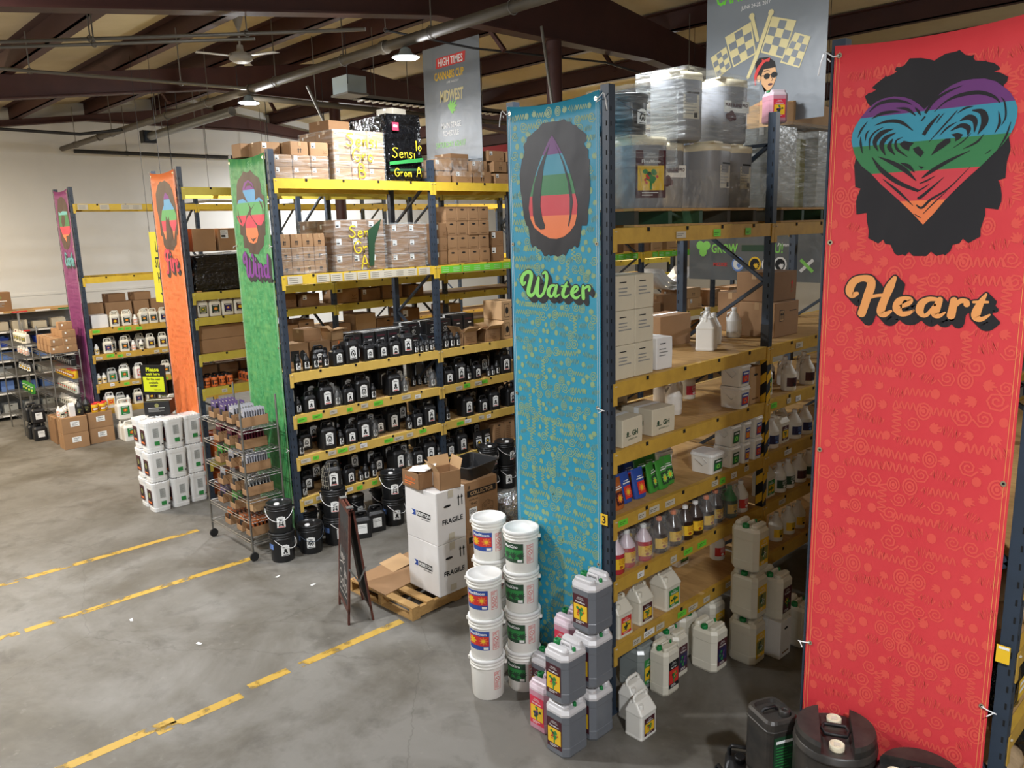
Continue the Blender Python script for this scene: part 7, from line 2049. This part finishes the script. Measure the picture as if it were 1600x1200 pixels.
for i in range(3):
    put(carton(.3, .3, .26, 'kraft2', 'plain'), 'dark brown carton behind the orange jars, %s' % ORD[i], (FXR - .62, .35 + i * .34, LF[4]), 0)
OP = kind('bucket', 'bucket', *bucket('orange', 'orange', .138, .36, MB().rect(-.06, .06, .1, .22, 'ink', CYL(.147), .001), 'white', False))
for i in range(4):
    put(OP, 'orange bucket on the lowest orange rack shelf, %s behind the wire cart' % ORD[i], (FXR - .25, .28 + i * .4, LF[5]), 0, 'orange buckets')
    put(OP, 'orange bucket on the floor under the orange rack, %s behind the wire cart' % ORD[i], (FXR - .25, .28 + i * .4, 0), 0, 'orange buckets')
for i in range(4):
    put(WJUGG[i % 3], 'white jug under the orange jars, %s behind the wire cart' % ORD[i], (FXR - .62, .3 + i * .3, LF[5]), 0)

# ================================================================ goods on and before the purple bannered rack
EK = {'w': (WJUG, .13, 'cream jug with a dark label'), 'b': (WBOT, .09, 'small white bottle'), 'G': (WJUGG[0], .15, 'white jug with a green label'), 'R': (WJUGG[1], .15, 'white jug with a red label'), 'O': (WJUGG[2], .15, 'white jug with an orange label'), 'd': (kind('jug', 'jug', *jug('greywrap', .18, .14, .28, lab_nute(FX(.07), .11, .12, .05, 'darkgreen', 'green', 'red'))), .14, 'grey jug with a green label')}
for ent, z, nm in (([('w', .54, 0), ('w', .76, 0), ('b', .93, 0), ('w', 1.09, 0), ('w', 1.28, 0), ('w', 1.48, 0), ('w', .62, .2), ('w', .85, .2), ('w', 1.2, .2)], LE[2], 'fourth shelf'),
                   ([('b', .15, 0), ('w', .36, 0), ('w', .67, 0), ('b', .84, 0), ('b', .99, 0), ('w', 1.17, 0), ('w', 1.42, 0), ('w', .5, .25), ('w', .8, .25), ('w', 1.05, .25)], LE[3], 'third shelf'),
                   ([('b', .12, 0), ('b', .22, 0), ('d', .37, 0), ('G', .6, 0), ('R', .89, 0), ('b', 1.07, 0), ('b', 1.16, 0), ('b', 1.25, 0), ('w', 1.42, 0), ('w', .7, .25)], LE[4], 'second shelf'),
                   ([('O', .27, 0), ('d', .47, 0), ('b', .61, 0), ('w', .81, 0), ('w', 1.06, 0), ('w', 1.3, 0)], LE[5], 'lowest shelf')):
    shelfrow(ent, EX, z, EK, 'purple rack', nm, 'jugs on the purple rack')
put(carton(.3, .3, .25, 'whitebox', 'plain'), 'white carton standing first on the purple rack shelf of cream jugs', (EX - .2, .27, LE[2]), 0)
for i, w in enumerate((.36, .5, .3, .42)):
    put(carton(w, .36, .3, 'kraft', 'plain'), 'plain brown carton in the row behind the cream jugs, %s' % ORD[i], (EX - .62, .3 + (0, .47, .91, 1.31)[i], LE[2] + .18 - .18), 0, scale=(1, 1, 1.5))
for i, (y, m_) in enumerate(((.75, 'kraft2'), (1.25, 'kraft'))):
    put(carton(.34, .3, .16, m_, 'plain'), 'brown carton perched on the row behind the cream jugs, %s' % ORD[i], (EX - .62, y, LE[2] + .455), 6)
for q, (z, nm) in enumerate(((LE[3], 'third'), (LE[4], 'second'), (LE[5], 'lowest'))):
    for i in range(5):
        put(carton(.36, .3, .34, 'chalk', 'plain'), 'dark carton at the back of the purple rack\'s %s shelf, %s along' % (nm, ORD[i]), (EX - .72, .28 + .38 * i, z), 0)
LB = carton(.44, .34, .3, 'kraft', 'label')
for i, (x, y) in enumerate(((-14.42, -.5), (-14.5, -.02))):
    for j in range(2):
        put(LB, 'brown carton with a printed white label, %s pile from the wire shelf, %s' % (ORD[i], ('lower', 'upper')[j]), (x, y, j * .303), 0, 'labelled cartons before the purple rack')
for i, (x, y) in enumerate(((-14.36, -.66), (-14.46, -.6), (-14.5, -.68), (-14.54, -.55))):
    put(WBOT[i % 4], 'small white bottle on the labelled cartons, %s in the huddle' % ORD[i], (x, y, .606), 0)
put(kind('carton', 'carton', ('carton_body', MB().box(-.05, .05, -.05, .05, 0, .2, 'whitebox')), ('gable_top', MB().loft([[(.05, -.05, .2), (.05, .05, .2), (-.05, .05, .2), (-.05, -.05, .2)], [(.004, -.05, .26), (.004, .05, .26), (-.004, .05, .26), (-.004, -.05, .26)]], 'whitebox'))), 'white gable topped carton on the labelled brown cartons', (-14.38, -.49, .606), 0)
BGAL = gal('blackplastic', 'blackplastic', 'ink', 'olive')
for i, (x, y) in enumerate(((-14.38, -.36), (-14.5, -.2))):
    put(BGAL, 'black round jug on the labelled cartons, %s from the gable carton' % ORD[i], (x, y, .606), 0)
for i, (x, y) in enumerate(((-14.4, -.08), (-14.4, .06), (-14.52, .0), (-14.52, .13))):
    put(YJAR, 'yellow jar with a red lid on the labelled cartons, %s' % ORD[i], (x, y, .606), 0)
put(WJUGBIG, 'large white jug with a green label on the floor by the labelled cartons', (-14.1, .42, 0), 0)
put(WJUGBIG, 'large white jug with a green label stacked up behind its neighbour', (-14.34, .42, .0), 0)
put(WJUGBIG, 'large white jug with a green label riding on the rear floor jug', (-14.34, .42, .402), 0)
for i in range(2):
    put(WJUGG[0], 'white jug with a green label before the lowest purple shelf, %s' % ORD[i], (-14.05 - .02 * i, .78 + .24 * i, 0), 0)
for j in range(2):
    put(WJUGBIG, 'large white jug half hidden beside the white pails, %s' % ('lower', 'upper')[j], (-14.0, 1.28, j * .402), 0)
put(carton(.3, .3, .55, 'beige', 'plain'), 'tall cream carton standing behind the white pails', (-13.2, 1.25, 0), 0)
for j in range(2):
    put(BJERRY, 'black jug on the floor left of the brown cartons, %s' .replace(' left of', ' beside') % ('lower', 'upper')[j], (-15.55, -.82, j * .362), 0)
    put(BJERRY, 'black jug in the rear pair beside the brown cartons, %s' % ('lower', 'upper')[j], (-15.82, -.86, j * .362), 0)
put(carton(.5, .5, .52, 'kraft2', 'plain'), 'big brown carton under the far wire shelf', (-15.1, -.45, .0), 0)
wirecart('tall wire shelf of small goods under a heap of brown cartons', -16.0, -14.62, -.66, -.16, (.62, .95, 1.25, 1.5, 1.78), 1.82, False)
wirecart('second wire shelf standing farther along toward the white wall', -17.3, -16.15, -.95, -.5, (.35, .8, 1.25, 1.6, 1.85), 2.2, False)
rg = random.Random(15)
KC = carton(.2, .24, .14, 'kraft', 'ship')
n = 0
for j, cols in enumerate((4, 4, 3, 1)):
    for i in range(cols):
        for k in range(2 if j < 2 else 1):
            n += 1
            put(KC, 'small brown carton in the heap on the wire shelf, %s of the %s layer%s' % (ORD[i], ORD[j], ', rear' if k else ''), (-14.78 - i * .255 - (.12 if j == 3 else 0), -.29 - k * .22, 1.79 + j * .143), 90 + rg.uniform(-5, 5), 'brown cartons heaped on the wire shelf')
put(carton(.26, .24, .26, 'kraft', 'ship'), 'brown carton with a white label at the heap end on the wire shelf', (-15.86, -.4, 1.79), 0)
for z, k, nm in ((1.5, JUG4[0], 'black jug'), (1.25, YJAR, 'yellow jar'), (.95, WBOT[1], 'white bottle with green band'), (.62, WBOT[0], 'small white bottle')):
    for i in range(9):
        put(k, '%s on the wire shelf under the brown heap, %s' % (nm, ORD[i]), (-14.75 - i * .14 if nm != 'black jug' else -14.76 - i * .142, -.26, z + .008), -90, '%ss on the wire shelf' % nm, scale=(.7 if nm == 'black jug' else 1))
for z, k, nm in ((1.86, WJUG[0], 'cream jug'), (1.61, WBOT[2], 'orange banded bottle'), (1.26, POUCH['black'], 'black pouch'), (.81, POUCH['green'], 'green pouch')):
    for i in range(4):
        put(k, '%s on the second wire shelf, %s' % (nm, ORD[i]), (-16.3 - i * .22, -.68, z + .004), -60, '%ss on the second wire shelf' % nm, scale=.8)
# low shelving against the white wall
t = thing('low_shelving', 'long low shelving with red price strips against the white wall', 'shelf', (-18.3, -1.2, 0))
obj('back_panel', MB().box(-.47, -.45, -1.66, 2.1, .05, 2.3, 'shelfgrey'), t)
for y in (-1.6, -.4, .8, 2.0):
    obj('upright', MB().box(-.42, -.38, y, y + .04, 0, 2.5, 'shelfgrey').box(.18, .22, y, y + .04, 0, 2.42, 'shelfgrey'), t)
for i, z in enumerate((.12, .62, .98, 1.33, 1.62, 1.97, 2.4)):
    b = obj('shelf_board', MB().box(-.44, .24, -1.66, 2.1, z - .04, z, 'shelfgrey' if i < 6 else 'pine'), t)
    for k in range(8):
        obj('price_strip', MB().rect(-1.6 + k * .46, -1.3 + k * .46, z - .036, z - .004, ('white', 'red', 'white', 'capgreen')[k % 4] if i > 4 else 'paper', FX(.241), .001), b)
rg = random.Random(77)
BIN = kind('bin', 'bin', ('tub_body', MB().loft([ring(rr(.24, .2, .02), 0), ring(rr(.3, .26, .02), .2)], 'bluebin')), ('rim', MB().loft([ring(rr(.32, .28, .02), .19), ring(rr(.32, .28, .02), .21)], 'bluebin')), ('pack', MB().loft([ring(rr(.2, .16, .04), .2), ring(rr(.16, .12, .04), .25)], 'bluepack')))
PKB = carton(.3, .3, .24, 'bluepack', 'plain')
PKW = carton(.28, .3, .22, 'greywrap', 'slot')
PKC = carton(.26, .3, .2, 'beige', 'plain')
for z, pr, nm in ((.12, PKW, 'pale box'), (.62, PKB, 'blue pack'), (.98, PKW, 'white pack'), (1.33, PKB, 'light blue pack'), (1.62, BIN, 'blue bin'), (1.97, PKC, 'grey flapped carton')):
    for i in range(9):
        put(pr, '%s on the shelving by the white wall, %s counted from the aisle' % (nm, ORD[i]), (-18.4 + rg.uniform(-.04, .02), -2.62 + i * .38 + rg.uniform(-.03, .03), z), rg.uniform(-5, 5), '%ss by the white wall' % nm, scale=(1, rg.uniform(.8, 1.15), rg.uniform(.75, 1.05)))
put(opencarton(.34, .3, .3, 'kraft2', (60, 70, 75, 20)), 'open brown carton with raised flaps on the wall shelving', (-18.35, -1.28, 2.4), 0)
put(carton(.18, .2, .3, 'kraft', 'plain'), 'narrow brown carton before the open carton on the wall shelving', (-18.12, -1.36, 2.4), 0)
put(carton(.4, .3, .42, 'kraft2', 'blacklogo'), 'brown carton over a black panel next to the purple banner', (-18.3, -.66, 2.4), 0)
put(carton(.3, .3, .14, 'whitebox', 'plain'), 'white carton lying at the aisle end of the wall shelving top', (-18.25, -2.0, 2.4), 0)

# ================================================================ black drums and jugs before the red banner
put(PALLET, 'pallet under the black drums before the red banner', (.62, -.62, 0), 0)


def drum(kindcap):
    r, h = .232, .83
    b = MB().lathe([(r * .95, 0), (r, .03), (r, h * .86)], 'dustblack', 30, cap1=False)
    b.lathe([(r, h * .86), (r * 1.02, h * .865), (r * 1.02, h * .88), (r, h * .885), (r, h * .915), (r * .95, h * .925)], 'dustblack', 30, cap0=False)
    # the two raised flanks of the head beside the sunk channel
    f = MB()
    parts_f = []
    for s in (-1, 1):
        a0 = math.asin(.4)
        arc = [(r * .97 * cos(a), s * r * .97 * sin(a)) for a in [a0 + (pi - 2 * a0) * k / 14 for k in range(15)]]
        f.loft([[(x, y, h * .91) for x, y in arc], [(x, y, h * .97) for x, y in arc], [(x * .93, y * .95 + s * .004, h) for x, y in arc]], 'dustblack')
        parts_f.append(('head_flank', f))
        f = MB()
    caps = MB()
    parts = [('drum_body', b)] + parts_f
    for x in (-.13, .13):
        parts.append(('bung', MB().lathe([(.043, h * .925), (.043, h * .962), (.036, h * .966), (.034, h * .957)], 'drumlid', 18, (x, 0, 0)).box(x - .016, x + .016, -.016, .016, h * .957, h * .962, 'greytag')))
    parts.append(('grip', MB().tube([(-.05, -.06, h * .965), (-.05, .06, h * .965), (.0, .075, h * .965), (.05, .06, h * .965), (.05, -.06, h * .965), (0, -.075, h * .965)], .012, 'black', 6, True)))
    if kindcap == 'orange':
        parts.append(('label', MB().rect(-.11, .11, h * .38, h * .74, 'orange', CYL(r + .001), .001)))
    return kind('drum', 'drum', *parts)


put(drum('orange'), 'tall black drum with an orange label and two pale bungs', (.36, -.29, .142), -62)
put(drum('plain'), 'black drum with pale bungs nearest the blue post of the red banner', (.85, -.31, .142), 22, scale=(1, 1, .95))


def blackcan():
    w, d, h = .235, .27, .44
    b = MB().loft([ring(rr(d * .95, w * .95, .05, 4), 0), ring(rr(d, w, .055, 4), .03), ring(rr(d, w, .055, 4), h * .82), ring(rr(d * 1.03, w * 1.03, .055, 4), h * .83), ring(rr(d * 1.03, w * 1.03, .055, 4), h * .85), ring(rr(d, w, .055, 4), h * .86), ring(rr(d * .98, w * .98, .055, 4), h * .96), ring(rr(d * .9, w * .88, .05, 4), h), ring(rr(d * .78, w * .74, .05, 4), h), ring(rr(d * .74, w * .7, .05, 4), h * .95)], 'dustblack')
    g = MB().tube([(-.02, -.07, h * .95), (-.02, -.055, h * 1.0), (-.02, .03, h * 1.0), (-.02, .045, h * .95)], .011, 'black', 6)
    c = MB().lathe([(.034, h * .95), (.034, h * 1.03), (.028, h * 1.04), (.013, h * 1.04), (.013, h * 1.02)], 'dustblack', 18, (.05, .05, 0))
    v = MB().lathe([(.012, h * .95), (.012, h * .99)], 'black', 8, (-.0, -.085, 0))
    l = MB().rect(-.085, .085, .05, .34, 'darkgreen', FX(d / 2 + .001), .001).text('ROOT DRIP'[:4] + ' 66', .03, FX(d / 2 + .001), 'paper', .002, 0, .3, bold=.02) if False else MB().rect(-.085, .085, .05, .34, 'darkgreen', FX(d / 2 + .001), .001)
    l.rect(-.07, .06, .295, .315, 'paper', FX(d / 2 + .001), .002)
    lines(l, FX(d / 2 + .001), -.07, .07, .27, 10, .02, .006, 'green', .002)
    return kind('jerrycan', 'jerrycan', ('bottle_body', b), ('grip', g), ('cap', c), ('vent_cap', v), ('label', l))


BC = blackcan()
put(BC, 'dusty black jerrycan underneath its twin before the red banner', (-.05, -.27, 0), -25)
put(BC, 'dusty black jerrycan with a green label beside the tall drum', (-.05, -.27, .442), -25)
put(JUG10[1], 'black jug on the floor at the foot of the dusty jerrycans', (-.36, -.1, 0), 120)
put(JUG10[2], 'black jug lying low in front of the dusty jerrycans', (-.34, -.4, 0), 60)
put(BPAIL[1], 'black bucket out of sight in front of the tall drum', (.5, -.78, .142), 0)
put(JUG10[0], 'glossy black jug raised in front of the tall drum', (.56, -.6, .5), 30) if False else put(BGAL, 'glossy black round jug raised in front of the tall drum', (.5, -.78, .514), 60, scale=1.3)

# ================================================================ bags on the rack behind the red banner
def sack(m, w, d, h, prm):
    n = 16
    g = []
    rg = random.Random(w * 100)
    for t_, s in ((0, .75), (.12, .96), (.4, 1.04), (.75, .98), (.92, .8), (1, .5)):
        g.append([(x * s + rg.uniform(-.01, .01), y * s + rg.uniform(-.01, .01), h * t_ + rg.uniform(-.01, .01) * (1 if 0 < t_ else 0)) for x, y in rr(d, w, .1, 3)])
    p = MB().rect(-w * .25, w * .25, h * .3, h * .6, prm, FX(d / 2 + .02), .004)
    lines(p, FX(d / 2 + .02), -w * .2, w * .2, h * .55, 2, h * .1, h * .05, 'paper', .006)
    return kind('sack', 'sack', ('bag', MB().loft(g, m, True, True, True)), ('print', p))


SK = sack('sacktan', .6, .42, .16, 'shelfgrey')
SKd = sack('blackwrap', .3, .24, .4, 'labelyellow')
for j in range(2):
    put(SK, 'tan sack in the pile behind the red banner post, %s' % ('lower', 'upper')[j], (.9, .5, 1.624 + j * .17), 0)
put(SK, 'tan sack farther along the upper shelf behind the red banner', (.9, 1.25, 1.624), 0)
put(SKd, 'black upright bag with a yellow picture behind the red banner', (1.0, .3, 1.124), 0)
put(SKd, 'black upright bag second along behind the red banner', (1.0, .66, 1.124), 0)
put(SK, 'tan sack on the lowest shelf behind the red banner', (.9, .5, .504), 0)
put(SKd, 'black upright bag on the lowest shelf behind the red banner', (1.0, 1.0, .504), 0)

# ================================================================ tags and litter
t = thing('tag', 'yellow bay tag marked with a black three on the blue post', 'tag', (TX - .04, -.02, 1.67))
fr = FY(0, -.004)
obj('card', MB().box(-.035, .035, -.003, .0, -.045, .045, 'labelyellow'), t)
obj('numeral', MB().text('3', .085, fr, 'ink', .001, 0, -.028, bold=.02), t)
t = thing('tag', 'plain pale yellow tag on the blue post right of the red banner'.replace(' right of', ' beside'), 'tag', (1.105, -.02, 1.62))
obj('card', MB().box(-.03, .035, -.003, .0, -.05, .05, 'labelyellow'), t)
obj('tape', MB().rect(-.02, .03, .03, .045, 'paper', FY(0, -.004), .001), t)
for i, (x, y) in enumerate(((-6.0, .3), (-5.55, -.45), (-6.05, -.62), (-5.2, -1.9), (-6.2, -2.2))):
    o = obj('paper_scrap', MB().add([(-.03, -.012, .001), (.035, -.018, .004), (.028, .016, .002), (-.025, .014, .006)], [(0, 1, 2, 3)], 'paper'))
    o.location = (x, y, .001)
    o.rotation_euler = (0, 0, rnd.uniform(0, 6))
    o['label'] = 'small white paper scrap on the concrete floor, %s from the green rack' % ORD[i]
    o['category'] = 'paper scrap'
